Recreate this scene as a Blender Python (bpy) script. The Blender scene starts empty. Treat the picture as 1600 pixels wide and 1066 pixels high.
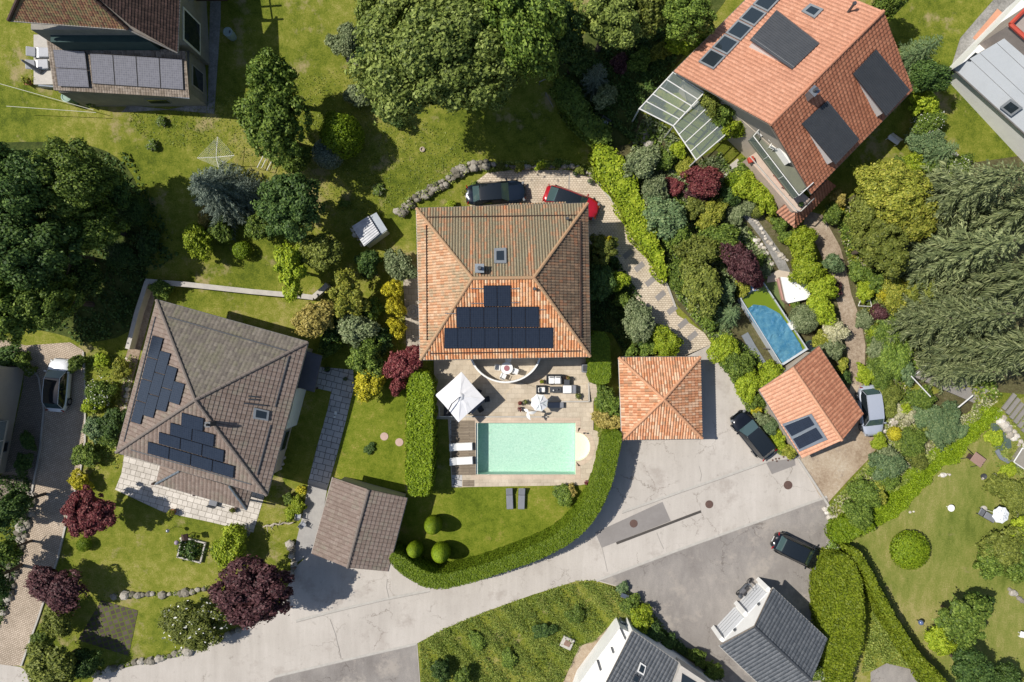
import bpy, bmesh, math, random
import numpy as np
from mathutils import Vector, Matrix
from mathutils.geometry import tessellate_polygon
random.seed(7); R=math.radians
S=bpy.context.scene; COL=S.collection
# ---------------- camera, sky, sun, exposure ----------------
H=58.0; F=1066.667
cd=bpy.data.cameras.new("camera"); cam=bpy.data.objects.new("camera",cd); COL.objects.link(cam)
cd.sensor_width=36; cd.lens=24; cd.clip_end=2000; cd.clip_start=.5
cam.location=(0,0,H); cam.rotation_euler=(0,0,0); S.camera=cam
SUN_EL=53; TRAVEL=R(-11)
W=bpy.data.worlds.new("World"); S.world=W; W.use_nodes=True
nt=W.node_tree; bg=nt.nodes['Background']; sky=nt.nodes.new('ShaderNodeTexSky')
sky.sky_type='NISHITA'; sky.sun_disc=False; sky.sun_elevation=R(SUN_EL); sky.sun_rotation=R(-81)
nt.links.new(sky.outputs[0],bg.inputs[0]); bg.inputs[1].default_value=.085
sl=bpy.data.lights.new("sun",'SUN'); sl.energy=4.4; sl.angle=R(.5); sl.color=(1,.94,.85)
so=bpy.data.objects.new("sun",sl); COL.objects.link(so)
so.rotation_euler=Vector((math.cos(TRAVEL)*math.cos(R(SUN_EL)),math.sin(TRAVEL)*math.cos(R(SUN_EL)),-math.sin(R(SUN_EL)))).to_track_quat('-Z','Y').to_euler()
so.location=(-60,10,80)
S.view_settings.view_transform='Standard'; S.view_settings.look='None'; S.view_settings.exposure=0.24; S.view_settings.gamma=1
# ---------------- placing helpers ----------------
def T(x,y):
    s=y-2
    if s<0: return 0.
    if s<4: return .14*s*s/8
    return .14*(s-2)
def P(px,py,z): k=(H-z)/F; return Vector(((px-800)*k,(533-py)*k,z))
def G(px,py,dz=0.):
    z=dz
    for _ in range(6):
        p=P(px,py,z); z=T(p.x,p.y)+dz
    return P(px,py,z)
# ---------------- materials ----------------
MATS={}
def _new(name):
    m=bpy.data.materials.new(name); m.use_nodes=True; n=m.node_tree.nodes; return m,n,m.node_tree.links,n['Principled BSDF']
def c4(c): return (c[0],c[1],c[2],1)
def ramp(n,cols,pos=None,interp='LINEAR'):
    r=n.new('ShaderNodeValToRGB'); cr=r.color_ramp; cr.interpolation=interp
    k=len(cols)
    while len(cr.elements)<k: cr.elements.new(.5)
    for i,c in enumerate(cols):
        cr.elements[i].position=(pos[i] if pos else i/(k-1)); cr.elements[i].color=c4(c)
    return r
def noise(n,l,vec,scale,detail=4,rough=.6):
    t=n.new('ShaderNodeTexNoise'); t.inputs['Scale'].default_value=scale; t.inputs['Detail'].default_value=detail
    t.inputs['Roughness'].default_value=rough; l.new(vec,t.inputs['Vector']); return t
def mixc(n,l,f,a,b,mode='MIX'):
    m=n.new('ShaderNodeMix'); m.data_type='RGBA'; m.blend_type=mode
    for s,v in ((m.inputs[0],f),(m.inputs[6],a),(m.inputs[7],b)):
        if hasattr(v,'links'): l.new(v,s)
        elif isinstance(v,(int,float)): s.default_value=v
        else: s.default_value=c4(v)
    return m.outputs[2]
def bumpn(n,l,b,h,strength,dist=.02):
    u=n.new('ShaderNodeBump'); u.inputs['Strength'].default_value=strength; u.inputs['Distance'].default_value=dist
    l.new(h,u.inputs['Height']); l.new(u.outputs[0],b.inputs['Normal'])
def M(name,c,c2=None,rough=.8,metal=0,scale=2.,bump=0,bs=30,spec=.5,coat=0,emit=None,alpha=None):
    if name in MATS: return MATS[name]
    m,n,l,b=_new(name); c2=c2 or tuple(x*.82 for x in c)
    tc=n.new('ShaderNodeTexCoord').outputs['Object']
    t=noise(n,l,tc,scale,5); t2=noise(n,l,tc,scale*9,3)
    f=n.new('ShaderNodeMath'); f.operation='MULTIPLY_ADD'; l.new(t2.outputs[0],f.inputs[0]); f.inputs[1].default_value=.5; l.new(t.outputs[0],f.inputs[2])
    r=ramp(n,[c,c2],[.5,.95]); l.new(f.outputs[0],r.inputs[0]); l.new(r.outputs[0],b.inputs['Base Color'])
    b.inputs['Roughness'].default_value=rough; b.inputs['Metallic'].default_value=metal
    b.inputs['Specular IOR Level'].default_value=spec; b.inputs['Coat Weight'].default_value=coat; b.inputs['Coat Roughness'].default_value=.04
    if alpha is not None: b.inputs['Alpha'].default_value=alpha
    if bump: bumpn(n,l,b,noise(n,l,tc,bs,3).outputs[0],bump)
    MATS[name]=m; return m
def ground_mat(name,cols,s1=.25,s2=2.5,s3=14,bump=.5,bd=.04,patch=None,pt=.62,aniso=None,stain=False):
    m,n,l,b=_new(name); tc=n.new('ShaderNodeTexCoord').outputs['Object']
    if aniso:
        mp=n.new('ShaderNodeMapping'); mp.inputs['Rotation'].default_value=(0,0,aniso[0]); mp.inputs['Scale'].default_value=(1,aniso[1],1); l.new(tc,mp.inputs[0]); tcs=mp.outputs[0]
    else: tcs=tc
    a=noise(n,l,tc,s1,4,.6); c=noise(n,l,tcs,s2,5,.7); d=noise(n,l,tc,s3,4,.75)
    x=n.new('ShaderNodeMath'); x.operation='MULTIPLY_ADD'; l.new(c.outputs[0],x.inputs[0]); x.inputs[1].default_value=.8; l.new(a.outputs[0],x.inputs[2])
    y=n.new('ShaderNodeMath'); y.operation='MULTIPLY_ADD'; l.new(d.outputs[0],y.inputs[0]); y.inputs[1].default_value=.9; l.new(x.outputs[0],y.inputs[2])
    mr=n.new('ShaderNodeMapRange'); mr.inputs[1].default_value=1.08; mr.inputs[2].default_value=1.62; l.new(y.outputs[0],mr.inputs[0])
    r=ramp(n,cols); l.new(mr.outputs[0],r.inputs[0]); out=r.outputs[0]
    if patch:
        e=noise(n,l,tc,s1*2.2,6,.75); rr=ramp(n,[(0,0,0),(1,1,1)],[pt,pt+.1]); l.new(e.outputs[0],rr.inputs[0])
        out=mixc(n,l,rr.outputs[0],out,patch)
    if stain:
        e=noise(n,l,tc,1.7,5,.8); rr=ramp(n,[(1,1,1),(.80,.79,.78)],[.60,.68]); l.new(e.outputs[0],rr.inputs[0]); out=mixc(n,l,1.,out,rr.outputs[0],'MULTIPLY')
        vz=n.new('ShaderNodeTexVoronoi'); vz.inputs['Scale'].default_value=.33; vz.feature='DISTANCE_TO_EDGE'; nw=noise(n,l,tc,1.1,5,.7); av=n.new('ShaderNodeVectorMath'); av.operation='MULTIPLY_ADD'; l.new(nw.outputs['Color'],av.inputs[0]); av.inputs[1].default_value=(1.6,1.6,0); l.new(tc,av.inputs[2]); l.new(av.outputs[0],vz.inputs['Vector'])
        sp=noise(n,l,tc,.21,2); r5=ramp(n,[(.62,.60,.58),(1,1,1)],[.003,.011]); l.new(vz.outputs['Distance'],r5.inputs[0]); r6=ramp(n,[(0,0,0),(1,1,1)],[.50,.56]); l.new(sp.outputs[0],r6.inputs[0]); cr_=mixc(n,l,r6.outputs[0],(1,1,1),r5.outputs[0]); out=mixc(n,l,1.,out,cr_,'MULTIPLY')
    l.new(out,b.inputs['Base Color']); b.inputs['Roughness'].default_value=.95; b.inputs['Specular IOR Level'].default_value=.15
    bumpn(n,l,b,y.outputs[0],bump,bd); MATS[name]=m; return m
def paver(name,cols,mortar,bw,rh,rot=0,msize=.012,off=.5,dirt=None,sq=1,bump=.4):
    m,n,l,b=_new(name); tc=n.new('ShaderNodeTexCoord').outputs['Object']
    mp=n.new('ShaderNodeMapping'); mp.inputs['Rotation'].default_value=(0,0,R(rot)); l.new(tc,mp.inputs[0])
    nz=noise(n,l,tc,.8,3); va=n.new('ShaderNodeVectorMath'); va.operation='MULTIPLY_ADD'; l.new(nz.outputs['Color'],va.inputs[0]); va.inputs[1].default_value=(.08,.08,0); l.new(mp.outputs[0],va.inputs[2])
    k=n.new('ShaderNodeTexBrick'); k.inputs['Scale'].default_value=1; k.inputs['Brick Width'].default_value=bw; k.inputs['Row Height'].default_value=rh
    k.inputs['Mortar Size'].default_value=msize; k.inputs['Mortar Smooth'].default_value=.3; k.offset=off; k.squash=sq; k.squash_frequency=3
    k.inputs['Color1'].default_value=c4(cols[0]); k.inputs['Color2'].default_value=c4(cols[1]); k.inputs['Mortar'].default_value=c4(mortar)
    l.new(va.outputs[0],k.inputs['Vector'])
    big=noise(n,l,tc,.5,6,.7); r=ramp(n,[dirt or (.75,.73,.7),(1.08,1.06,1.04)],[.32,.68]); l.new(big.outputs[0],r.inputs[0])
    o=mixc(n,l,1.,k.outputs['Color'],r.outputs[0],'MULTIPLY')
    f=noise(n,l,tc,25,3); r2=ramp(n,[(.85,.85,.85),(1.1,1.1,1.1)],[.3,.7]); l.new(f.outputs[0],r2.inputs[0]); o=mixc(n,l,1.,o,r2.outputs[0],'MULTIPLY')
    l.new(o,b.inputs['Base Color']); b.inputs['Roughness'].default_value=.9; b.inputs['Specular IOR Level'].default_value=.2
    inv=n.new('ShaderNodeMath'); inv.operation='SUBTRACT'; inv.inputs[0].default_value=1; l.new(k.outputs['Fac'],inv.inputs[1]); bumpn(n,l,b,inv.outputs[0],bump,.02)
    MATS[name]=m; return m
def tile_mat(name,cols,cw,rh,weather=None,wt=.5,ws=.6,rough=.85,seam=0.,wstretch=None,chan=None):
    m,n,l,b=_new(name); uv=n.new('ShaderNodeUVMap'); uv.uv_map='UVMap'
    dv=n.new('ShaderNodeVectorMath'); dv.operation='DIVIDE'; l.new(uv.outputs[0],dv.inputs[0]); dv.inputs[1].default_value=(cw,rh,1)
    ad=n.new('ShaderNodeVectorMath'); ad.operation='ADD'; l.new(dv.outputs[0],ad.inputs[0]); ad.inputs[1].default_value=(100.02,100.0,0)
    fl=n.new('ShaderNodeVectorMath'); fl.operation='FLOOR'; l.new(ad.outputs[0],fl.inputs[0])
    wn=n.new('ShaderNodeTexWhiteNoise'); wn.noise_dimensions='2D'; l.new(fl.outputs[0],wn.inputs['Vector'])
    r=ramp(n,cols); l.new(wn.outputs['Value'],r.inputs[0]); o=r.outputs[0]
    tc=n.new('ShaderNodeTexCoord').outputs['Object']
    if weather:
        if wstretch:
            mp=n.new('ShaderNodeMapping'); mp.inputs['Scale'].default_value=(1,wstretch,1); l.new(uv.outputs[0],mp.inputs[0]); vec=mp.outputs[0]
        else: vec=tc
        w=noise(n,l,vec,ws,6,.75); w2=n.new('ShaderNodeMath'); w2.operation='MULTIPLY_ADD'; l.new(wn.outputs['Value'],w2.inputs[0]); w2.inputs[1].default_value=.12; l.new(w.outputs[0],w2.inputs[2])
        rr=ramp(n,[(0,0,0),(.92,.92,.92)],[wt,wt+.16]); l.new(w2.outputs[0],rr.inputs[0])
        o=mixc(n,l,rr.outputs[0],o,weather)
    f=noise(n,l,tc,9,4,.7); r2=ramp(n,[(.7,.7,.7),(1.22,1.22,1.22)],[.3,.7]); l.new(f.outputs[0],r2.inputs[0]); o=mixc(n,l,1.,o,r2.outputs[0],'MULTIPLY')
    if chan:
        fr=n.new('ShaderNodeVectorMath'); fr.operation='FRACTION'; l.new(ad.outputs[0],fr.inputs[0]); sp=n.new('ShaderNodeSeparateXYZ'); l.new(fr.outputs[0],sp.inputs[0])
        r3=ramp(n,[(1,1,1),chan],[.74,.80],'LINEAR'); l.new(sp.outputs[0],r3.inputs[0]); o=mixc(n,l,1.,o,r3.outputs[0],'MULTIPLY')  # darker channel tiles: shading of the troughs is put into the colour
    l.new(o,b.inputs['Base Color']); b.inputs['Roughness'].default_value=rough; b.inputs['Specular IOR Level'].default_value=.25
    MATS[name]=m; return m
def leafm(name,cols,trans=.25):
    m,n,l,b=_new(name); g=n.new('ShaderNodeNewGeometry'); oi=n.new('ShaderNodeObjectInfo')
    tc=n.new('ShaderNodeTexCoord').outputs['Object']; nz=noise(n,l,tc,1.3,3)
    f=n.new('ShaderNodeMath'); f.operation='MULTIPLY_ADD'; l.new(nz.outputs[0],f.inputs[0]); f.inputs[1].default_value=.7
    h=n.new('ShaderNodeMath'); h.operation='MULTIPLY_ADD'; l.new(g.outputs['Random Per Island'],h.inputs[0]); h.inputs[1].default_value=.95; h.inputs[2].default_value=-.32
    l.new(h.outputs[0],f.inputs[2])
    r=ramp(n,cols); l.new(f.outputs[0],r.inputs[0])
    hs=n.new('ShaderNodeHueSaturation'); l.new(r.outputs[0],hs.inputs['Color'])
    q=n.new('ShaderNodeMath'); q.operation='MULTIPLY_ADD'; l.new(oi.outputs['Random'],q.inputs[0]); q.inputs[1].default_value=.35; q.inputs[2].default_value=.82; l.new(q.outputs[0],hs.inputs['Value'])
    l.new(hs.outputs[0],b.inputs['Base Color']); b.inputs['Roughness'].default_value=.55; b.inputs['Specular IOR Level'].default_value=.25
    t=n.new('ShaderNodeBsdfTranslucent'); l.new(hs.outputs[0],t.inputs[0]); mx=n.new('ShaderNodeMixShader'); mx.inputs[0].default_value=trans
    l.new(b.outputs[0],mx.inputs[1]); l.new(t.outputs[0],mx.inputs[2]); l.new(mx.outputs[0],n['Material Output'].inputs[0])
    MATS[name]=m; return m
def glassm(name,col,rough=.03,dark=True,mixv=.35):
    m,n,l,b=_new(name)
    b.inputs['Base Color'].default_value=c4(col); b.inputs['Roughness'].default_value=rough; b.inputs['Specular IOR Level'].default_value=.8
    if not dark:
        t=n.new('ShaderNodeBsdfTransparent'); t.inputs[0].default_value=(.92,.95,.94,1); mx=n.new('ShaderNodeMixShader'); mx.inputs[0].default_value=mixv
        l.new(t.outputs[0],mx.inputs[1]); l.new(b.outputs[0],mx.inputs[2]); l.new(mx.outputs[0],n['Material Output'].inputs[0])
    MATS[name]=m; return m
def panel_mat(name,base,line,cw,ch,rough=.12):
    m,n,l,b=_new(name); uv=n.new('ShaderNodeUVMap'); uv.uv_map='UVMap'
    k=n.new('ShaderNodeTexBrick'); k.offset=0; k.inputs['Scale'].default_value=1; k.inputs['Brick Width'].default_value=cw; k.inputs['Row Height'].default_value=ch
    k.inputs['Mortar Size'].default_value=.006; k.inputs['Color1'].default_value=c4(base); k.inputs['Color2'].default_value=c4(tuple(x*1.25 for x in base)); k.inputs['Mortar'].default_value=c4(line)
    l.new(uv.outputs[0],k.inputs['Vector']); l.new(k.outputs[0],b.inputs['Base Color']); b.inputs['Roughness'].default_value=rough; b.inputs['Specular IOR Level'].default_value=.6
    MATS[name]=m; return m
# greens and growing things
L={}
LG_={'mid':(1.75,1.75,1.3),'lime':(1.55,1.5,1.2),'dark':(2.4,2.25,1.6),'yellow':(1.15,1.2,1.2),'gold':(1,1,1),'olive':(1.5,1.6,1.3),'juniper':(1.7,1.5,1.1),'purple':(1.7,1.5,1.5),'red':(1.3,1.6,1.4),'petal':(1,1,1),'hedge':(1.5,1.5,.9),'hedge2':(1.,1.,.9),'chest':(1.4,1.4,1.2),'weed':(1.9,1.8,1.6),'grey':(1.9,1.85,1.5),'clip':(1.7,1.65,.9),'spruce':(2.3,2.15,1.9),'cream':(1.2,1.2,1.2)}
def LC(k,*cols,t=.25):
    g=LG_.get(k,(1.65,1.6,1.35)); L[k]=leafm('leaves_'+k,[tuple(min(.85,a*b) for a,b in zip(c,g)) for c in cols],t)
LC('mid',(.026,.046,.010),(.070,.112,.022),(.160,.210,.050))
LC('lime',(.085,.130,.010),(.180,.250,.018),(.290,.340,.040))
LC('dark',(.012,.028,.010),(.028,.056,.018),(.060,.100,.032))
LC('yellow',(.200,.190,.015),(.420,.370,.020),(.620,.520,.050))
LC('gold',(.110,.140,.018),(.260,.290,.035),(.480,.460,.080))
LC('purple',(.022,.010,.012),(.056,.024,.028),(.120,.066,.066))
LC('red',(.060,.010,.014),(.165,.026,.036),(.290,.095,.090))
LC('blue',(.040,.060,.054),(.100,.134,.122),(.200,.245,.225))
LC('grey',(.045,.065,.032),(.105,.135,.075),(.200,.230,.150))
LC('olive',(.050,.062,.014),(.110,.125,.026),(.190,.195,.050))
LC('tan',(.110,.100,.030),(.230,.200,.060),(.360,.300,.110))
LC('cream',(.220,.220,.110),(.380,.370,.220),(.550,.520,.360))
LC('spruce',(.030,.042,.020),(.068,.090,.042),(.130,.155,.080),t=.12)
LC('juniper',(.035,.070,.040),(.070,.125,.070),(.130,.190,.110),t=.12)
LC('hedge',(.070,.115,.008),(.130,.195,.012),(.220,.290,.025))
LC('clip',(.050,.085,.008),(.085,.135,.012),(.130,.180,.022))
LC('weed',(.060,.095,.018),(.120,.165,.034),(.220,.260,.070))
LC('hedge2',(.090,.130,.008),(.160,.215,.013),(.270,.320,.032))
LC('chest',(.060,.085,.020),(.135,.180,.042),(.270,.320,.095))
LC('petal',(.60,.60,.52),(.75,.75,.68),(.80,.80,.76),t=.1)
BARK=M('bark',(.12,.09,.065),(.06,.045,.035),.9,bump=.4)
LAWN=ground_mat('lawn_grass',[(.060,.086,.009),(.122,.152,.015),(.190,.202,.030),(.300,.272,.085)],.12,1.3,10,bump=1.,patch=(.300,.250,.120),pt=.56)
DRYL=ground_mat('dry_lawn_grass',[(.095,.125,.020),(.150,.178,.034),(.205,.210,.054),(.300,.265,.105)],.16,1.4,9,patch=(.250,.215,.095),pt=.6,aniso=(R(-40),.35))
FINE=ground_mat('fine_lawn_grass',[(.065,.095,.006),(.118,.156,.012),(.172,.196,.022),(.290,.240,.070)],.16,1.5,9,bump=.8,patch=(.260,.215,.060),pt=.60)
BRIGHT=ground_mat('bright_grass_strip',[(.060,.105,.004),(.100,.160,.005),(.150,.205,.008)],.4,3,16,bump=.7)
SOIL=ground_mat('garden_soil',[(.050,.040,.024),(.085,.075,.035),(.100,.100,.040),(.160,.130,.085)],.4,3,12,patch=(.24,.19,.13),pt=.63)
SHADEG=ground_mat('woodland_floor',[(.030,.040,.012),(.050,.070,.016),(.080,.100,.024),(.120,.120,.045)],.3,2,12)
EARTH=ground_mat('bark_mulch_path',[(.200,.150,.105),(.290,.225,.165),(.360,.290,.215),(.440,.370,.290)],.5,4,16)
GRAV=ground_mat('gravel_yard',[(.250,.185,.125),(.340,.265,.190),(.400,.325,.240),(.470,.410,.320)],.35,3.5,18,patch=(.26,.21,.17),pt=.58)
GREYG=ground_mat('grey_gravel',[(.150,.145,.135),(.230,.225,.210),(.300,.290,.275),(.420,.410,.390)],.5,5,22)
PEB=ground_mat('river_pebbles',[(.20,.16,.13),(.38,.32,.28),(.52,.47,.42),(.66,.62,.58)],.8,6,14,bump=1.)
ROAD=ground_mat('road_concrete',[(.370,.340,.305),(.420,.388,.350),(.455,.422,.382),(.500,.465,.425)],.14,1.1,22,bump=.15,bd=.01,patch=(.370,.335,.300),pt=.55,aniso=(R(70),.12),stain=True)
ASPH=ground_mat('old_asphalt',[(.175,.160,.148),(.215,.197,.183),(.250,.232,.215),(.310,.285,.260)],.12,.8,20,bump=.25,bd=.01,patch=(.320,.290,.258),pt=.53,aniso=(R(35),.4),stain=True)
ASPD=ground_mat('asphalt_repair',[(.215,.200,.190),(.240,.225,.215),(.262,.246,.236)],.3,2,26,bump=.15,bd=.01)
PAVN=paver('cobble_pavers',[(.56,.485,.385),(.66,.585,.475)],(.37,.315,.24),.24,.17,0,.022)
PAVW=paver('drive_cobbles',[(.46,.385,.305),(.56,.475,.385)],(.22,.18,.14),.20,.15,20,.02)
PAVE=paver('pale_cobbles',[(.42,.37,.29),(.50,.45,.36)],(.24,.205,.155),.22,.15,-38,.018)
PATIO=paver('white_patio_slabs',[(.55,.52,.475),(.66,.63,.585)],(.22,.20,.17),.62,.46,15,.02,.37,sq=.7)
WALKB=paver('grey_flagstones',[(.42,.43,.44),(.52,.52,.52)],(.14,.14,.14),.75,.5,14,.03,.4,sq=.6)
TERR=paver('terrace_slabs',[(.50,.435,.345),(.58,.515,.415)],(.40,.345,.27),.55,.40,0,.010,.5)
COPE=paver('pool_coping',[(.55,.45,.36),(.60,.50,.40)],(.42,.34,.26),.9,.42,0,.008,.0)
DECK=paver('weathered_decking',[(.24,.20,.155),(.31,.26,.20)],(.06,.05,.04),2.4,.13,0,.012,.5)
SLAB=paver('dark_slab_grid',[(.070,.055,.050),(.110,.090,.080)],(.095,.120,.024),.46,.40,-18,.055,.0)
PINKP=M('pink_terrace_stone',(.56,.44,.36),(.47,.37,.30),.85,bump=.1)
# roofs
CW=.215
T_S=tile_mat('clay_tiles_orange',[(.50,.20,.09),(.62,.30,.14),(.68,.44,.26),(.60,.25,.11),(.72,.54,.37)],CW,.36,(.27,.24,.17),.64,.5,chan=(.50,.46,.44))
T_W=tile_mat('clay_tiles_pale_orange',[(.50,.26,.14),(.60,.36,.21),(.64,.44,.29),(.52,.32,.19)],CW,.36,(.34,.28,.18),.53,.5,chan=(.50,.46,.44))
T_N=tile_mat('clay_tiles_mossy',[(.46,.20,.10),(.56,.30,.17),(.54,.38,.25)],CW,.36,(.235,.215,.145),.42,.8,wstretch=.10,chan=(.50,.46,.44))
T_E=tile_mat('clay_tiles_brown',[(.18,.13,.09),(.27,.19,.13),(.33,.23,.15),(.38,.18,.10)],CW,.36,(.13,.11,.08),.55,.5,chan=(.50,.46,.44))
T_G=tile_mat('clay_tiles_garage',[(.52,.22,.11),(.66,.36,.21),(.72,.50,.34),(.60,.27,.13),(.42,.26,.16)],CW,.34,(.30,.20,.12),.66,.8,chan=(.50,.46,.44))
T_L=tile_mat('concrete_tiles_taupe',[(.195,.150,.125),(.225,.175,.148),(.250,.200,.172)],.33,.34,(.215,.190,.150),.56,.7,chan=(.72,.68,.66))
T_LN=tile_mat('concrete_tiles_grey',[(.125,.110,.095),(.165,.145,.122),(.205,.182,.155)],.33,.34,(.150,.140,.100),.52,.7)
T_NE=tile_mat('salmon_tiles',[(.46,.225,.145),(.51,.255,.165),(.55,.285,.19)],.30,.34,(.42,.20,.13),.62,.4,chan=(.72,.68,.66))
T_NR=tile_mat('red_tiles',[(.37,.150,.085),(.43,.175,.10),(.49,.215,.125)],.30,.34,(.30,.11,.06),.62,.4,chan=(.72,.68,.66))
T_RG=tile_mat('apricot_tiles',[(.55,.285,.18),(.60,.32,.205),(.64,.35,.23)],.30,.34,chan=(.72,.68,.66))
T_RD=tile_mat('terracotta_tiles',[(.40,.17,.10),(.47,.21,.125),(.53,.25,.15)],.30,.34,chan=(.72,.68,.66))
T_TL=tile_mat('old_beaver_tiles',[(.13,.065,.045),(.22,.11,.065),(.26,.18,.09),(.17,.12,.08)],.20,.20,(.13,.13,.06),.55,.9)
T_TD=tile_mat('dark_brown_tiles',[(.045,.028,.024),(.07,.045,.036),(.10,.06,.05)],.20,.20)
T_AN=tile_mat('annex_tiles',[(.16,.13,.10),(.23,.19,.155),(.28,.24,.20)],.2,.2)
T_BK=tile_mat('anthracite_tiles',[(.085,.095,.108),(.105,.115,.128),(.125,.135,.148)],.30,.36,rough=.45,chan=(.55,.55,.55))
WHITE=M('white_render',(.78,.78,.76),(.70,.70,.68),.8,scale=1)
CREAMW=M('cream_render',(.50,.44,.36),(.42,.37,.31),.85,scale=1)
GREYW=M('grey_render',(.42,.40,.37),(.32,.30,.28),.85,scale=1)
ZINC=M('zinc_sheet',(.30,.33,.36),(.24,.27,.30),.4,metal=.6,scale=2)
BLKM=M('black_sheet_metal',(.060,.066,.076),(.08,.086,.096),.5,metal=.3)
GUT=M('gutter_metal',(.30,.28,.26),(.20,.19,.18),.5,metal=.5)
DKW=M('dark_stained_wood',(.060,.030,.022),(.04,.02,.015),.7)
PANE=glassm('window_pane',(.02,.028,.035))
CLR=glassm('clear_glazing',(.35,.42,.42),.05,False,.30)
CLR2=glassm('balcony_glass',(.12,.16,.17),.05,False,.45)
FRW=M('white_window_frame',(.75,.75,.73),rough=.5)
FRG=M('grey_window_frame',(.22,.24,.26),rough=.45)
PV=panel_mat('solar_cells',(.016,.022,.036),(.040,.048,.065),.17,.17,.16)
PVF=M('solar_frame',(.02,.02,.024),rough=.4,metal=.4)
PVT=panel_mat('transparent_solar_glass',(.13,.132,.155),(.27,.27,.28),.16,.16,.12)
def stonem(name,cols,bs=9):
    m,n,l,b=_new(name); g=n.new('ShaderNodeNewGeometry'); tc=n.new('ShaderNodeTexCoord').outputs['Object']; z=noise(n,l,tc,5,5,.7)
    f=n.new('ShaderNodeMath'); f.operation='MULTIPLY_ADD'; l.new(g.outputs['Random Per Island'],f.inputs[0]); f.inputs[1].default_value=.75; h=n.new('ShaderNodeMath'); h.operation='MULTIPLY_ADD'; l.new(z.outputs[0],h.inputs[0]); h.inputs[1].default_value=1.1; h.inputs[2].default_value=-.42; l.new(h.outputs[0],f.inputs[2])
    r=ramp(n,cols); l.new(f.outputs[0],r.inputs[0]); l.new(r.outputs[0],b.inputs['Base Color']); b.inputs['Roughness'].default_value=.92; bumpn(n,l,b,z.outputs[0],.8,.05); MATS[name]=m; return m
STONE=stonem('rubble_stone',[(.09,.08,.055),(.17,.155,.12),(.30,.275,.23),(.44,.41,.36)]); stonem('pale_limestone',[(.26,.23,.18),(.42,.38,.32),(.56,.52,.46),(.68,.65,.60)])
STW=M('pale_wall_coping',(.50,.47,.42),(.38,.36,.33),.9,scale=1.5)
CHROME=M('brushed_metal',(.55,.56,.57),rough=.3,metal=.9)
# ---------------- object helpers ----------------
KIDS={}
def tag(o,label=None,cat=None,group=None,kind=None):
    if label: o['label']=label
    if cat: o['category']=cat
    if group: o['group']=group
    if kind: o['kind']=kind
    return o
def par(o,parent):
    if parent is not None: o.parent=parent; KIDS.setdefault(parent.name,[]).append(o)
def root(name,loc,label=None,cat=None,group=None,rz=0):
    o=bpy.data.objects.new(name,None); o.empty_display_size=.3; COL.objects.link(o); o.location=loc; o.rotation_euler=(0,0,rz)
    return tag(o,label,cat,group)
def link(name,me,mats,parent=None,world=False,smooth=False):
    if not isinstance(mats,(list,tuple)): mats=[mats]
    for m in mats: me.materials.append(m)
    if smooth: me.polygons.foreach_set('use_smooth',[True]*len(me.polygons))
    o=bpy.data.objects.new(name,me); COL.objects.link(o)
    if parent is not None:
        if world:
            r=parent; off=Vector((0,0,0))
            while r is not None: off+=r.location; r=r.parent
            me.transform(Matrix.Translation(-off))
        par(o,parent)
    return o
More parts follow.
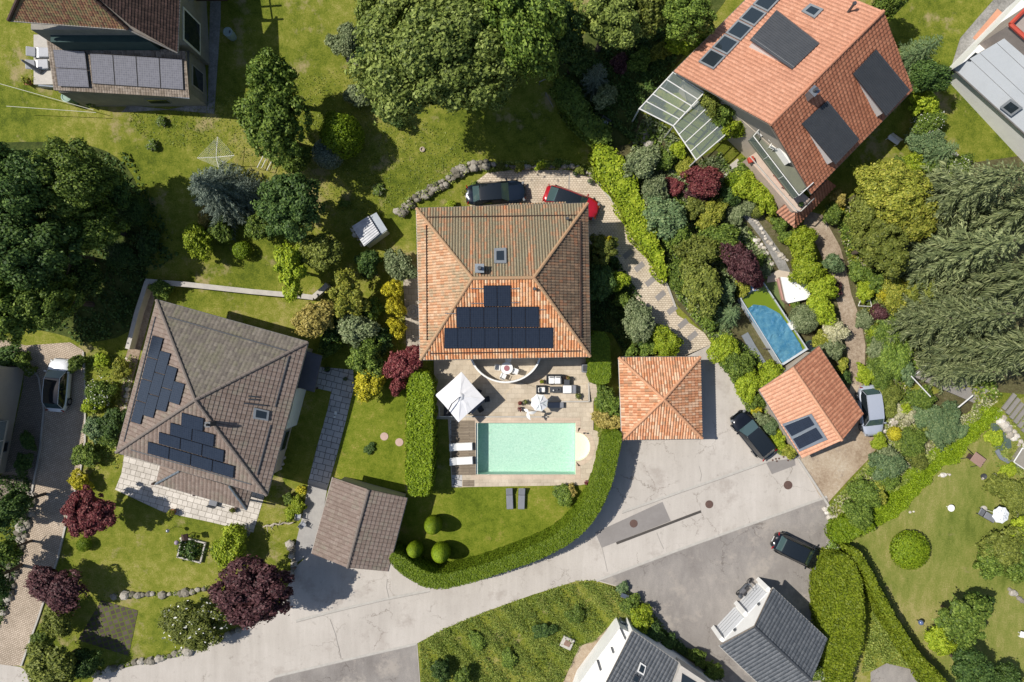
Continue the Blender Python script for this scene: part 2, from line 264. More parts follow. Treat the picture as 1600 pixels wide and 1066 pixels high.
class MB:
    def __init__(s): s.v=[]; s.f=[]; s.m=[]
    def add(s,vs,fs,mi=0):
        k=len(s.v); s.v+= [tuple(v) for v in vs]; s.f+=[tuple(i+k for i in f) for f in fs]; s.m+=[mi]*len(fs); return s
    def box(s,c,sz,rz=0,mi=0,bev=0,tilt=0):
        x,y,z=sz[0]/2,sz[1]/2,sz[2]/2
        if bev:
            b=min(bev,x*.9,y*.9,z*.9); pts=[]
            for zz,xx,yy in ((-z,x-b,y-b),(-z+b,x,y),(z-b,x,y),(z,x-b,y-b)):
                for sx,sy in ((1,1),(-1,1),(-1,-1),(1,-1)):
                    cx,cy=xx,yy
                    if sx*sy>0: pts+=[(sx*cx,sy*(cy-b),zz),(sx*(cx-b),sy*cy,zz)]
                    else: pts+=[(sx*(cx-b),sy*cy,zz),(sx*cx,sy*(cy-b),zz)]
            fs=[tuple(range(7,-1,-1)),tuple(range(24,32))]
            for r in range(3):
                for i in range(8): j=(i+1)%8; fs.append((r*8+i,r*8+j,r*8+8+j,r*8+8+i))
        else:
            pts=[(a*x,b_*y,c_*z) for c_ in (-1,1) for a,b_ in ((-1,-1),(1,-1),(1,1),(-1,1))]
            fs=[(3,2,1,0),(4,5,6,7),(0,1,5,4),(1,2,6,5),(2,3,7,6),(3,0,4,7)]
        m=Matrix.Translation(c)@Matrix.Rotation(rz,4,'Z')@Matrix.Rotation(tilt,4,'Y')
        return s.add([m@Vector(p) for p in pts],fs,mi)
    def cone(s,p0,p1,r0,r1,n=12,mi=0,cap=True):
        p0=Vector(p0); p1=Vector(p1); d=(p1-p0).normalized(); a=d.orthogonal().normalized(); b=d.cross(a)
        vs=[]
        for p,r in ((p0,r0),(p1,r1)):
            for i in range(n): t=2*math.pi*i/n; vs.append(p+a*(r*math.cos(t))+b*(r*math.sin(t)))
        fs=[(i,(i+1)%n,n+(i+1)%n,n+i) for i in range(n)]
        if cap: fs+=[tuple(range(n-1,-1,-1)),tuple(range(n,2*n))]
        return s.add(vs,fs,mi)
    def tube(s,pts,r,n=6,mi=0):
        for a,b in zip(pts[:-1],pts[1:]): s.cone(a,b,r,r,n,mi)
        return s
    def lathe(s,c,prof,n=20,mi=0,sc=(1,1)):
        c=Vector(c); vs=[]; k=len(prof)
        for r,z in prof:
            for i in range(n): t=2*math.pi*i/n; vs.append(c+Vector((r*math.cos(t)*sc[0],r*math.sin(t)*sc[1],z)))
        fs=[(j*n+i,j*n+(i+1)%n,(j+1)*n+(i+1)%n,(j+1)*n+i) for j in range(k-1) for i in range(n)]
        if prof[0][0]>1e-4: fs.append(tuple(range(n-1,-1,-1)))
        if prof[-1][0]>1e-4: fs.append(tuple(range((k-1)*n,k*n)))
        return s.add(vs,fs,mi)
    def prism(s,bot,top,mi=0,cap=True):
        n=len(bot); fs=[(i,(i+1)%n,n+(i+1)%n,n+i) for i in range(n)]
        if cap:
            for off,rev in ((0,True),(n,False)):
                pts=[Vector((p[0],p[1],0)) for p in (bot if off==0 else top)]
                for t in tessellate_polygon([pts]):
                    a,b,c=t; cr=(pts[b]-pts[a]).cross(pts[c]-pts[a]).z
                    if (cr<0)!=rev: a,c=c,a
                    fs.append((a+off,b+off,c+off))
        return s.add(list(bot)+list(top),fs,mi)
    def sphere(s,c,r,n=12,mi=0,sz=1.):
        return s.lathe(c,[(r*math.sin(math.pi*i/(n//2)) if 0<i<n//2 else 0.0001,-r*sz*math.cos(math.pi*i/(n//2))) for i in range(n//2+1)],n,mi)
    def mesh(s,name):
        me=bpy.data.meshes.new(name); me.from_pydata(s.v,[],s.f); me.polygons.foreach_set('material_index',s.m); me.update(); return me
    def build(s,name,mats,parent=None,world=False,smooth=False,fix=True):
        me=s.mesh(name)
        if fix:
            b=bmesh.new(); b.from_mesh(me); bmesh.ops.recalc_face_normals(b,faces=b.faces); b.to_mesh(me); b.free()
        if smooth:
            o=link(name,me,mats,parent,world,True)
            try: me.set_sharp_from_angle(angle=R(38))
            except Exception: pass
            return o
        return link(name,me,mats,parent,world)
def copy_tree(o,loc=None,rz=None,label=None,parent=None,scale=None):
    c=o.copy(); COL.objects.link(c)
    if parent is not None: par(c,parent)
    for ch in list(KIDS.get(o.name,[])): copy_tree(ch,parent=c)
    if loc is not None: c.location=loc
    if rz is not None: c.rotation_euler=(0,0,rz)
    if label: c['label']=label
    if scale is not None: c.scale=scale
    return c
# ---------------- draped sheets ----------------
def sheet(name,poly,mat,dz,hole=None,kind='structure',flat=False,label=None,cat=None,smoothc=0):
    """poly: pixel corners of a ground area; laid on the terrain dz above it"""
    if smoothc: poly=chaikin(poly,smoothc)
    pts=[G(a,b,0) for a,b in poly]; loops=[[Vector((p.x,p.y,0)) for p in pts]]
    if hole: loops.append([Vector((p[0],p[1],0)) for p in hole])
    allp=[p for lp in loops for p in lp]; bm=bmesh.new(); vs=[bm.verts.new(p) for p in allp]
    for t in tessellate_polygon(loops):
        try: bm.faces.new([vs[i] for i in t])
        except ValueError: pass
    ys=[p.y for p in allp]
    if max(ys)>2 and not flat:
        y=2.0
        while y<max(ys):
            if y>min(ys): bmesh.ops.bisect_plane(bm,geom=bm.verts[:]+bm.edges[:]+bm.faces[:],plane_co=(0,y,0),plane_no=(0,1,0))
            y+=.5 if y<6 else 60
    for v in bm.verts: v.co.z=T(v.co.x,v.co.y)+dz
    for f in bm.faces:
        if f.normal.z<0: f.normal_flip()
    bm.normal_update()
    for f in bm.faces:
        if f.normal.z<0: f.normal_flip()
    me=bpy.data.meshes.new(name); bm.to_mesh(me); bm.free()
    o=link(name,me,mat); tag(o,label,cat,kind=kind); return o
def chaikin(p,k=1,closed=True):
    for _ in range(k):
        q=[]; n=len(p)
        for i in range(n if closed else n-1):
            a=p[i]; b=p[(i+1)%n]; q+=[tuple(.75*x+.25*y for x,y in zip(a,b)),tuple(.25*x+.75*y for x,y in zip(a,b))]
        p=q if closed else [p[0]]+q+[p[-1]]
    return p
# ---------------- ground sheet ----------------
POOLX=(743.5,899.5); POOLY=(661,741.5)   # pixel extents at z=.0
pa=P(POOLX[0],POOLY[1],.06); pb=P(POOLX[1],POOLY[0],.06)
bayc=P(899.5,698.5,.06); bayr=(P(922,698.5,.06)-bayc).x
HX0,HY0,HX1,HY1=pa.x-.35,pa.y-.3,bayc.x+bayr+.35,pb.y+.3
ys=[-260,HY0,HY1]+[2+.5*i for i in range(9)]+[60,260]; xs=[-300,HX0,HX1,300]
vs=[(x,y,T(0,y)) for y in ys for x in xs]; fs=[]
for j in range(len(ys)-1):
    for i in range(3):
        if j==1 and i==1: continue
        fs.append((j*4+i,j*4+i+1,j*4+5+i,j*4+4+i))
me=bpy.data.meshes.new('ground'); me.from_pydata(vs,[],fs); tag(link('ground',me,LAWN),kind='structure')
def st(name,poly,mat,dz,**k): return sheet(name,poly,mat,dz,**k)
# lawns of other kinds
st('dry_lawn',[(1290,870),(1360,828),(1440,770),(1500,690),(1560,640),(1640,600),(1700,700),(1700,1120),(1490,1120),(1420,1000),(1330,860)],DRYL,.012)
st('fine_lawn',[(603,770),(930,750),(925,800),(880,845),(800,880),(700,900),(640,900),(600,880)],FINE,.012)
st('fine_lawn',[(560,590),(632,590),(634,775),(520,745),(528,640)],FINE,.012)
st('bright_verge',[(1290,835),(1322,790),(1368,766),(1408,742),(1450,706),(1490,672),(1534,634),(1556,636),(1566,645),(1540,668),(1506,702),(1497,722),(1470,728),(1440,765),(1400,808),(1350,830),(1310,850)],BRIGHT,.03)
st('scrub_ground',[(1330,790),(1360,720),(1400,640),(1500,600),(1560,620),(1545,640),(1500,680),(1418,752)],SOIL,.026)
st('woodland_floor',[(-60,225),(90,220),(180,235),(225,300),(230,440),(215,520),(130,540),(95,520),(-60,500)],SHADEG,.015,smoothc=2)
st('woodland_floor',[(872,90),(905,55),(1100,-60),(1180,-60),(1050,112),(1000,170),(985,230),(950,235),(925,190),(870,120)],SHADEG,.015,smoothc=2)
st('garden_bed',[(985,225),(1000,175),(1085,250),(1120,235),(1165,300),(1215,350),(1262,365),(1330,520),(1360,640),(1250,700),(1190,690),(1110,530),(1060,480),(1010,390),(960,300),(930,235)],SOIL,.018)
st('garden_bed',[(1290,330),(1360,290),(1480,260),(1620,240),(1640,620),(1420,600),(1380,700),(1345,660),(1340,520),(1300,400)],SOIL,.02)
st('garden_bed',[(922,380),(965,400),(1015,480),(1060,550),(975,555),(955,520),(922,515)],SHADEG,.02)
# stone bed beside the courtyard hedge and bed soil by west house
st('gravel_bed',[(196,560),(232,440),(246,447),(206,600),(190,700),(180,700)],EARTH,.03)
# paved areas
st('road',[(120,1110),(150,1056),(170,1050),(285,1020),(365,990),(400,968),(430,962),(463,885),(487,862),(540,880),(612,878),(645,900),(695,906),(755,892),(842,866),(893,840),(920,808),(945,765),(953,690),(1060,560),(1112,538),(1150,590),(1165,640),(1203,690),(1222,712),(1250,712),(1300,800),(1296,860),(1286,870),(1285,1000),(1300,1110),(1180,1110),(1068,1010),(1040,985),(1000,940),(965,917),(930,907),(900,908),(830,930),(760,955),(700,980),(652,1005),(660,1110)],ROAD,.03)
st('asphalt_yard',[(932,906),(1060,858),(1180,815),(1292,776),(1299,800),(1296,860),(1286,870),(1285,1000),(1299,1108),(1182,1108),(1069,1008),(1041,983),(1001,938),(966,916)],ASPH,.036)
st('asphalt_yard',[(350,1108),(436,1055),(560,1028),(651,1006),(659,1108)],ASPH,.036)
st('asphalt_repair_patch',[(930,832),(1035,784),(1048,814),(940,856)],ASPD,.036)
st('asphalt_repair_patch',[(1196,722),(1241,716),(1243,727),(1206,741)],ASPD,.036)
KERBM=M('kerb_stone',(.46,.44,.40),(.36,.34,.31),.9,scale=3)
SEAM=M('tar_seam',(.20,.19,.17),(.30,.28,.26),.9,scale=6)
def strip(name,line,w,mat,dz,h=.0,label=None,cat=None,kind='structure'):
    """a narrow band w metres wide along a pixel line, h thick"""
    pts=[G(a,b,0) for a,b in line]; mb=MB(); Lf=[];Rt=[]
    for i,p in enumerate(pts):
        d=(pts[min(i+1,len(pts)-1)]-pts[max(i-1,0)]); d.z=0; d.normalize(); n=Vector((-d.y,d.x,0))*(w/2)
        Lf.append(p+n); Rt.append(p-n)
    z=lambda q,dd: (q[0],q[1],T(q[0],q[1])+dd)
    for i in range(len(pts)-1):
        a,b,c,d=Rt[i],Rt[i+1],Lf[i+1],Lf[i]
        if h>0: mb.add([z(q,-.1) for q in (a,b,c,d)]+[z(q,dz+h) for q in (a,b,c,d)],[(4,5,6,7),(0,1,5,4),(2,3,7,6)]+([(3,0,4,7)] if i==0 else [])+([(1,2,6,5)] if i==len(pts)-2 else []))
        else: mb.add([z(q,dz) for q in (a,b,c,d)],[(0,1,2,3)])
    o=mb.build(name,mat,fix=h>0); return tag(o,label,cat,kind=kind)
def sub(line,step=30):
    out=[]
    for a,b in zip(line[:-1],line[1:]):
        n=max(1,int(math.dist(a,b)/step)); out+=[(a[0]+(b[0]-a[0])*i/n,a[1]+(b[1]-a[1])*i/n) for i in range(n)]
    return out+[line[-1]]
for ln in ([(463,970),(520,955),(600,936),(672,922)],[(430,1057),(540,1031),(650,1006)],[(972,800),(1060,769),(1130,745),(1200,720)],[(932,907),(1060,859),(1180,816),(1292,776)]):
    strip('gutter_strip',ln,.20,KERBM,.042); 
    strip('road_joint',[(a,b+2.4) for a,b in ln],.05,SEAM,.047)
for ln in ([(516,968),(524,990),(533,1028)],[(939,850),(944,870),(949,893)],[(1026,832),(1031,845),(1037,858)],[(1092,728),(1096,742),(1094,752)],[(605,905),(604,918),(608,935)]):
    strip('road_crack',ln,.035,SEAM,.046)
strip('drain_channel',[(963,849),(1095,799)],.22,M('drain_grate',(.10,.09,.08),rough=.6,metal=.5),.05)
strip('edge_stones',[(1246,716),(1275,760),(1300,800),(1302,822)],.18,KERBM,.04,.10)
# cobbled court above the house and its ramp
COURT=[(762,270),(800,266),(890,266),(925,275),(945,300),(973,335),(1010,395),(1040,440),(1058,492),(1100,520),(1112,538),(1062,562),(1035,530),(1010,490),(970,430),(950,400),(930,385),(910,375),(905,345),(740,345),(735,322),(722,300)]
st('cobbled_court',COURT,PAVN,.03)
for cx,cy in ((981,397),(999,417),(1016,440),(1032,462),(1050,484),(1067,506),(1082,525)):
    st('grey_paving_inset',[(cx-9,cy+2),(cx+4,cy-9),(cx+9,cy-2),(cx-4,cy+9)],ASPD,.036)
strip('court_edge',[(925,275),(945,300),(973,335),(1010,395),(1040,440),(1055,480)],.16,KERBM,.03,.10)
strip('court_edge',[(890,268),(889,285),(889,302)],.10,SEAM,.036)
# west drive
st('cobbled_drive',[(-60,515),(40,540),(110,535),(131,548),(133,600),(133,690),(125,740),(104,810),(92,870),(60,960),(32,1040),(-10,1040),(-40,1110),(-60,1000),(-5,960),(30,860),(45,790),(62,700),(68,640),(60,590),(40,566),(-60,560)],PAVW,.03)
st('house_path',[(40,566),(62,590),(70,640),(64,700),(47,790),(20,800),(-20,800),(0,745),(8,735),(36,606),(39,573)],paver('dark_path_cobbles',[(.26,.23,.19),(.32,.28,.24)],(.14,.12,.10),.2,.15,10,.02),.026)
st('forecourt',[(-60,1030),(32,1042),(60,1060),(20,1110),(-60,1110)],ROAD,.034)
strip('drive_kerb',sub([(131,550),(134,600),(134,690),(126,740),(106,810),(92,870),(62,962),(34,1040)]),.14,KERBM,.03,.10)
strip('drive_kerb',[(42,562),(62,590),(70,640),(64,700),(47,790),(30,870),(0,960)],.14,KERBM,.03,.12)
# west garden terraces
st('white_patio',[(196,700),(240,715),(330,735),(415,770),(407,795),(396,832),(330,816),(255,800),(180,765),(190,740)],PATIO,.03)
st('flagstone_walk',[(483,572),(552,578),(553,606),(540,660),(528,705),(512,762),(482,752),(495,700),(512,640),(518,612),(496,607),(475,602)],WALKB,.03)
st('garage_apron',[(482,753),(512,760),(505,800),(490,862),(478,870),(455,885),(462,850),(474,800)],M('grey_concrete_apron',(.36,.35,.33),(.28,.27,.26),.9,scale=.8),.034)
st('path_edge',[(482,750),(512,758),(511,763),(481,755)],KERBM,.04)
st('slab_square',[(158,938),(216,954),(201,1025),(122,1000)],SLAB,.025)
# pool terrace with the pool left open
k=22; bay=[(bayc.x+bayr*math.cos(t),bayc.y+bayr*math.sin(t)) for t in [(-math.pi/2)+math.pi*i/k for i in range(k+1)]]
hole=[(pa.x,pa.y),(pb.x,pa.y)]+bay+[(pb.x,pb.y),(pa.x,pb.y)]
TPOLY=[(678,560),(927,560),(927,672),(936,674),(937,700),(930,735),(916,756),(907,758),(718,761),(706,761),(700,655),(679,655)]
st('pool_terrace',TPOLY,TERR,.06,hole=hole,flat=True)
def ringhole(o,i,name,mat,z):
    mb=MB(); n=len(o)
    mb.add([(x,y,z) for x,y in o]+[(x,y,z) for x,y in i],[(a,(a+1)%n,n+(a+1)%n,n+a) for a in range(n)]); tag(mb.build(name,mat),kind='structure')
def off(poly,d):
    out=[]; n=len(poly)
    for i in range(n):
        p0=Vector(poly[i-1]);p1=Vector(poly[i]);p2=Vector(poly[(i+1)%n]); a=(p1-p0).normalized(); b=(p2-p1).normalized()
        nn=Vector((a.y+b.y,-(a.x+b.x))); nn.normalize(); s=min(1.6,1/max(.4,nn.dot(Vector((a.y,-a.x))))); out.append((p1.x+nn.x*d*s,p1.y+nn.y*d*s))
    return out
hole2=[h for i,h in enumerate(hole) if i==0 or math.dist(h,hole[i-1])>1e-3]
ringhole(off(hole2,.42),off(hole2,-.0),'pool_coping',COPE,.075)
st('timber_deck',[(705,657),(742,657),(743,742),(722,742),(706,742)],DECK,.082,flat=True)
st('timber_deck',[(723,750),(741,750),(741,760),(723,760)],DECK,.082,flat=True)
st('grey_stepping_slabs',[(703,657),(718,657),(722,742),(722,761),(707,761)],WALKB,.074,flat=True)
# the pool itself
LIN=M('pool_liner',(.60,.76,.66),(.38,.60,.50),.6,scale=7,bump=.3,bs=9)
LINB=M('pool_bench_liner',(.86,.84,.66),(.80,.80,.62),.6,scale=4)
pr=root('swimming_pool',(pa.x,pa.y,0),'large rectangular swimming pool with mint green water and a round step bay','pool')
mb=MB(); D=-1.25
mb.add([(pa.x,pa.y,D),(pb.x,pa.y,D),(pb.x,pb.y,D),(pa.x,pb.y,D)],[(0,1,2,3)])
ring=[(p[0],p[1]) for p in hole2]
sq=[(pa.x,pa.y),(pb.x,pa.y),(pb.x,pb.y),(pa.x,pb.y)]
for i in range(4):
    a=sq[i];b=sq[(i+1)%4]; zt=-.42 if i==1 else .07
    mb.add([(a[0],a[1],D),(b[0],b[1],D),(b[0],b[1],zt),(a[0],a[1],zt)],[(0,1,2,3)])
mb.build('basin',LIN,pr,True)
mb=MB(); bb=[(pb.x,pa.y)]+bay+[(pb.x,pb.y)]; n=len(bb); cx=pb.x
mb.add([(x,y,-.42) for x,y in bay],[tuple(range(len(bay)))]); nb=len(bay)
mb.add([(x,y,-.42) for x,y in bay]+[(x,y,.07) for x,y in bay],[(i,i+1,nb+i+1,nb+i) for i in range(nb-1)])
for a,b in (((pb.x,pa.y),bay[0]),(bay[-1],(pb.x,pb.y))): mb.add([(a[0],a[1],-.42),(b[0],b[1],-.42),(b[0],b[1],.07),(a[0],a[1],.07)],[(0,1,2,3)])
mb.build('step_bay',LINB,pr,True)
mb=MB(); mb.add([(pa.x-.01,pa.y+.0,-.06),(pa.x+.16,pa.y,-.06),(pa.x+.16,pb.y,-.06),(pa.x-.01,pb.y,-.06)],[(0,1,2,3)]).build('overflow_edge',WHITE,pr,True)
m,n_,l_,b_=_new('pool_water'); tcw=n_.new('ShaderNodeTexCoord').outputs['Object']
gl=n_.new('ShaderNodeBsdfGlossy'); gl.inputs['Roughness'].default_value=.03; tr=n_.new('ShaderNodeBsdfTransparent'); tr.inputs[0].default_value=(.90,.955,.925,1)
mx=n_.new('ShaderNodeMixShader'); fr=n_.new('ShaderNodeFresnel'); fr.inputs[0].default_value=1.33
w1=noise(n_,l_,tcw,5.5,4,.65); bu=n_.new('ShaderNodeBump'); bu.inputs['Strength'].default_value=1.; bu.inputs['Distance'].default_value=.12; l_.new(w1.outputs[0],bu.inputs['Height'])
l_.new(bu.outputs[0],gl.inputs['Normal']); l_.new(bu.outputs[0],fr.inputs['Normal']); l_.new(fr.outputs[0],mx.inputs[0]); l_.new(tr.outputs[0],mx.inputs[1]); l_.new(gl.outputs[0],mx.inputs[2]); l_.new(mx.outputs[0],n_['Material Output'].inputs[0])
mb=MB(); mb.add([(x,y,-.03) for x,y in ring],[tuple(range(len(ring)))]).build('water',m,pr,True)
# raised round balcony level, step lines and low walls of the terrace
mb=MB()
def level(name,poly,z,mat,label=None,cat=None,kind='structure'):
    pts=[P(a,b,z) for a,b in poly]; m_=MB(); m_.prism([(p.x,p.y,-.02) for p in pts],[(p.x,p.y,p.z) for p in pts]); return tag(m_.build(name,mat),label,cat,kind=kind)
level('terrace_step',[(790,614),(812,597),(838,606),(850,601),(868,602),(918,601),(919,626),(885,628),(792,628)],.20,TERR)
level('terrace_step',[(682,570),(812,597),(790,614),(792,630),(884,630),(882,651),(682,651)],.075,TERR)
def wall(name,line,w,h,mat,label,cat='wall',group=None,z0=None):
    o=strip(name,line,w,mat,0,h,kind=None); tag(o,label,cat,group); return o
wall('terrace_kerb',[(684,650.5),(855,651)],.10,.30,STW,'long low stone kerb between upper terrace and pool')
wall('terrace_kerb',[(876,627),(919,627)],.10,.34,STW,'short low stone kerb below the white lounge seats')
wall('terrace_kerb',[(919,598),(920,627)],.10,.36,STW,'short upright kerb beside the narrow garden steps')
mb=MB()
for i in range(6): mb.box(P(923.5+i*.6,601+i*4.6,.30-i*.045),(.9,.24,.09))
tag(mb.build('garden_steps',TERR),'narrow stone steps at the right end of the terrace','steps')
# brown lane and right hand paths
st('mulch_lane',[(1262,330),(1285,336),(1312,385),(1322,420),(1330,460),(1345,500),(1352,540),(1350,590),(1330,600),(1325,560),(1318,520),(1310,480),(1296,430),(1270,370),(1255,350)],EARTH,.03)
st('gravel_court',[(1246,716),(1262,705),(1300,660),(1320,640),(1330,598),(1350,590),(1372,610),(1382,650),(1375,690),(1362,712),(1330,745),(1300,778),(1290,790)],GRAV,.034)
st('slate_path',[(1148,310),(1160,318),(1180,340),(1204,372),(1222,398),(1235,425),(1218,424),(1205,400),(1190,374),(1170,348),(1145,322)],GREYG,.03)
st('pale_path',[(1120,258),(1135,262),(1152,248),(1158,255),(1140,275),(1128,290),(1146,312),(1136,312),(1115,285),(1105,262)],STW,.032)
st('pale_path',[(1160,322),(1166,318),(1212,385),(1226,402),(1222,406)],STW,.024)
st('pale_path',[(1200,430),(1216,422),(1248,428),(1240,440),(1212,440),(1198,442)],M('sandstone_paving',(.56,.48,.38),(.48,.41,.33),.9),.035)
st('artificial_grass',[(1192,440),(1212,438),(1226,455),(1225,500),(1256,548),(1266,545),(1262,556),(1240,530)],M('green_turf_mat',(.12,.17,.05),(.10,.14,.045),.95,scale=4),.03)
st('grey_gravel_spot',[(1486,105),(1500,60),(1530,25),(1570,-20),(1640,-60),(1640,60),(1500,125)],GREYG,.03)
st('pebble_strip',[(1484,108),(1494,108),(1540,165),(1580,200),(1640,246),(1640,262),(1590,222),(1530,170)],PEB,.035)
st('grey_gravel_spot',[(880,1066),(905,1010),(930,1000),(965,965),(990,975),(960,1010),(900,1110),(850,1110)],GRAV,.034)
st('house_gravel_strip',[(190,176),(200,165),(335,178),(345,30),(345,-60),(330,-60),(325,160),(260,172)],GREYG,.03)
st('lower_yard',[(1360,1050),(1385,1036),(1440,1050),(1470,1110),(1360,1110)],ASPH,.034)
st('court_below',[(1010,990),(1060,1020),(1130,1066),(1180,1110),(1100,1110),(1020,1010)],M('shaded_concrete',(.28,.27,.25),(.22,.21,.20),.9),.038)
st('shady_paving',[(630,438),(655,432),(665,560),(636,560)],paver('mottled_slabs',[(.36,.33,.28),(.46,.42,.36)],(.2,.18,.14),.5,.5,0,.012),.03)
# ---------------- buildings ----------------
class Plane:
    def __init__(s,pts): # three or more 3D points
        s.p=Vector(pts[0]); a=Vector(pts[1])-s.p; b=Vector(pts[2])-s.p; s.n=a.cross(b).normalized()
        if s.n.z<0 and abs(s.n.z)>.02: s.n.negate()
        elif abs(s.n.z)<=.02 and s.n.dot(Vector((-s.p.x,-s.p.y,0)))<0: s.n.negate()
    def at(s,px,py,d=0):
        o=Vector((0,0,H)); q=P(px,py,0)-o; t=((s.p+s.n*d)-o).dot(s.n)/q.dot(s.n); return o+q*t
def roof(name,pp,mat,parent,cw=CW,rh=.36,amp=.06,step=.03,seg=5,label=None):
    """pp: (px,py,z); first two are the eave. Corrugated, stepped tile surface clipped to the outline."""
    pts=[P(*p) for p in pp]; p0=pts[0]; u=(pts[1]-p0).normalized(); pl=Plane(pts); n=pl.n; v=n.cross(u).normalized()
    if sum((p-p0).dot(v) for p in pts)<0: u=-u; v=-v
    uv=[((p-p0).dot(u),(p-p0).dot(v)) for p in pts]
    u0=math.floor(min(a for a,_ in uv)/cw)*cw; u1=max(a for a,_ in uv); v0=0.; v1=max(b for _,b in uv); v0=min(0,min(b for _,b in uv))
    nu=int(math.ceil((u1-u0)/cw))*seg+1; nv=int(math.ceil((v1-v0)/rh))
    prof=[0,.75,1,.75,0][:seg] if seg==5 else [0,1]
    off_=[0,.22,.4,.58,.80] if seg==5 else [0,.5]
    U=[u0+(i//seg)*cw+off_[i%seg]*cw for i in range(nu)]; A=[prof[i%seg]*amp for i in range(nu)]
    V=[];B=[]
    for r in range(nv): V+=[v0+r*rh+.004,v0+(r+1)*rh]; B+=[step,0]
    vs=[];fs=[]
    for vv,bb in zip(V,B):
        for uu,aa in zip(U,A): vs.append(p0+u*uu+v*vv+n*(aa+bb))
    for j in range(len(V)-1):
        for i in range(nu-1): fs.append((j*nu+i,j*nu+i+1,(j+1)*nu+i+1,(j+1)*nu+i))
    me=bpy.data.meshes.new(name); me.from_pydata(vs,[],fs); bm=bmesh.new(); bm.from_mesh(me)
    k=len(pts); c=sum(pts,Vector())/k
    for i in range(k):
        a=pts[i]; e=pts[(i+1)%k]-a; pn=e.cross(n).normalized()
        if pn.dot(c-a)>0: pn.negate()
        bmesh.ops.bisect_plane(bm,geom=bm.verts[:]+bm.edges[:]+bm.faces[:],plane_co=a,plane_no=pn,clear_outer=True)
    lay=bm.loops.layers.uv.new('UVMap')
    for f in bm.faces:
        for lp in f.loops: d=lp.vert.co-p0; lp[lay].uv=(d.dot(u),d.dot(v))
    bm.normal_update(); bm.to_mesh(me); bm.free()
    o=link(name,me,mat,parent,True); 
    if label: o['label']=label
    # underside boards so the roof has thickness
    mb=MB(); lo=[p-Vector((0,0,.16)) for p in pts]; mb.prism(lo,[p-n*.015 for p in pts],cap=False); mb.add(lo,[tuple(range(k))])
    mb.build('roof_soffit',DKSOF,o,True); return pl,o
DKSOF=M('soffit_boards',(.30,.26,.22),(.22,.19,.16),.8)
def caps(line,mat,parent,r=.13,seg=.38,name='ridge_cap'):
    for a,b in line:
        mb=MB(); a=P(*a) if not isinstance(a,Vector) else a; b=P(*b) if not isinstance(b,Vector) else b
        n=max(1,int((b-a).length/seg))
        for i in range(n):
            p=a.lerp(b,i/n); q=a.lerp(b,(i+1.08)/n); mb.cone(p+Vector((0,0,.03)),q+Vector((0,0,.03)),r*1.08,r*.9,8)
        mb.build(name,mat,parent,True)
def gutter(line,parent,mat=None,r=.075,dz=-.06):
    for a,b in line: MB().cone(P(*a)+Vector((0,0,dz)),P(*b)+Vector((0,0,dz)),r,r,8).build('gutter',mat or GUT,parent,True)
def walls(pp,z0,inset,mat,parent,drop=.15):
    """pp: eave corners (px,py,z)"""
    pts=[P(*p) for p in pp]; c=sum(pts,Vector())/len(pts); q=[(p.x,p.y) for p in pts]
    area=sum(q[i][0]*q[(i+1)%len(q)][1]-q[(i+1)%len(q)][0]*q[i][1] for i in range(len(q)))
    if area<0: q=q[::-1]; pts=pts[::-1]
    ins=off(q,-inset); bot=[(x,y,z0) for x,y in ins]; top=[(x,y,p.z-drop) for (x,y),p in zip(ins,pts)]
    mb=MB(); mb.prism(bot,top); return mb.build('wall',mat,parent,True), [Vector(t) for t in top],[Vector(b) for b in bot]
def pquad(pl,quad,th,parent,name,mat,d=.0,label=None,uv=False,inset=None,mats2=None):
    """a thin slab on plane pl with its corners seen at the given pixels"""
    a=[pl.at(x,y,d+th) for x,y in quad]; b=[p-pl.n*th for p in a]
    mb=MB(); mb.add(b+a,[(4,5,6,7),(0,1,5,4),(1,2,6,5),(2,3,7,6),(3,0,4,7)],0)
    me=mb.mesh(name)
    if uv:
        ly=me.uv_layers.new(name='UVMap'); u=(a[1]-a[0]).normalized(); v=pl.n.cross(u)
        for lp in me.loops: dd=me.vertices[lp.vertex_index].co-a[0]; ly.data[lp.index].uv=(abs(dd.dot(u))+.03,abs(dd.dot(v))+.03)
    o=link(name,me,mat,parent,True)
    if label: o['label']=label
    return o
def lerp2(a,b,t): return (a[0]+(b[0]-a[0])*t,a[1]+(b[1]-a[1])*t)
def shrink(q,f):
    cx=sum(a for a,_ in q)/4; cy=sum(b for _,b in q)/4; return [(cx+(a-cx)*f,cy+(b-cy)*f) for a,b in q]
def panels(pl,quad,nx,ny,parent,mat=PV,d=.10,gap=.012):
    A,B,C,D_=quad
    for j in range(ny):
        for i in range(nx):
            def q(u,v): return lerp2(lerp2(A,B,u),lerp2(D_,C,u),v)
            u0,u1=(i+gap)/nx,(i+1-gap)/nx; v0,v1=(j+gap)/ny,(j+1-gap)/ny
            Q=[q(u0,v0),q(u1,v0),q(u1,v1),q(u0,v1)]
            fr=pquad(pl,Q,.04,parent,'solar_panel',PVF,d); pquad(pl,shrink(Q,.975),.008,fr,'cell_glass',mat,d+.04,uv=True)
def skylight(pl,quad,parent,fm=FRG,d=.06,f=.62):
    fr=pquad(pl,quad,.10,parent,'skylight',fm,d); pquad(pl,shrink(quad,f),.015,fr,'pane',PANE,d+.10); return fr
def window(pl,quad,parent,fm=FRW,f=.82,name='window',d=.0,pane=None):
    fr=pquad(pl,quad,.06,parent,name,fm,d); pquad(pl,shrink(quad,f),.012,fr,'pane',pane or PANE,d+.06); return fr
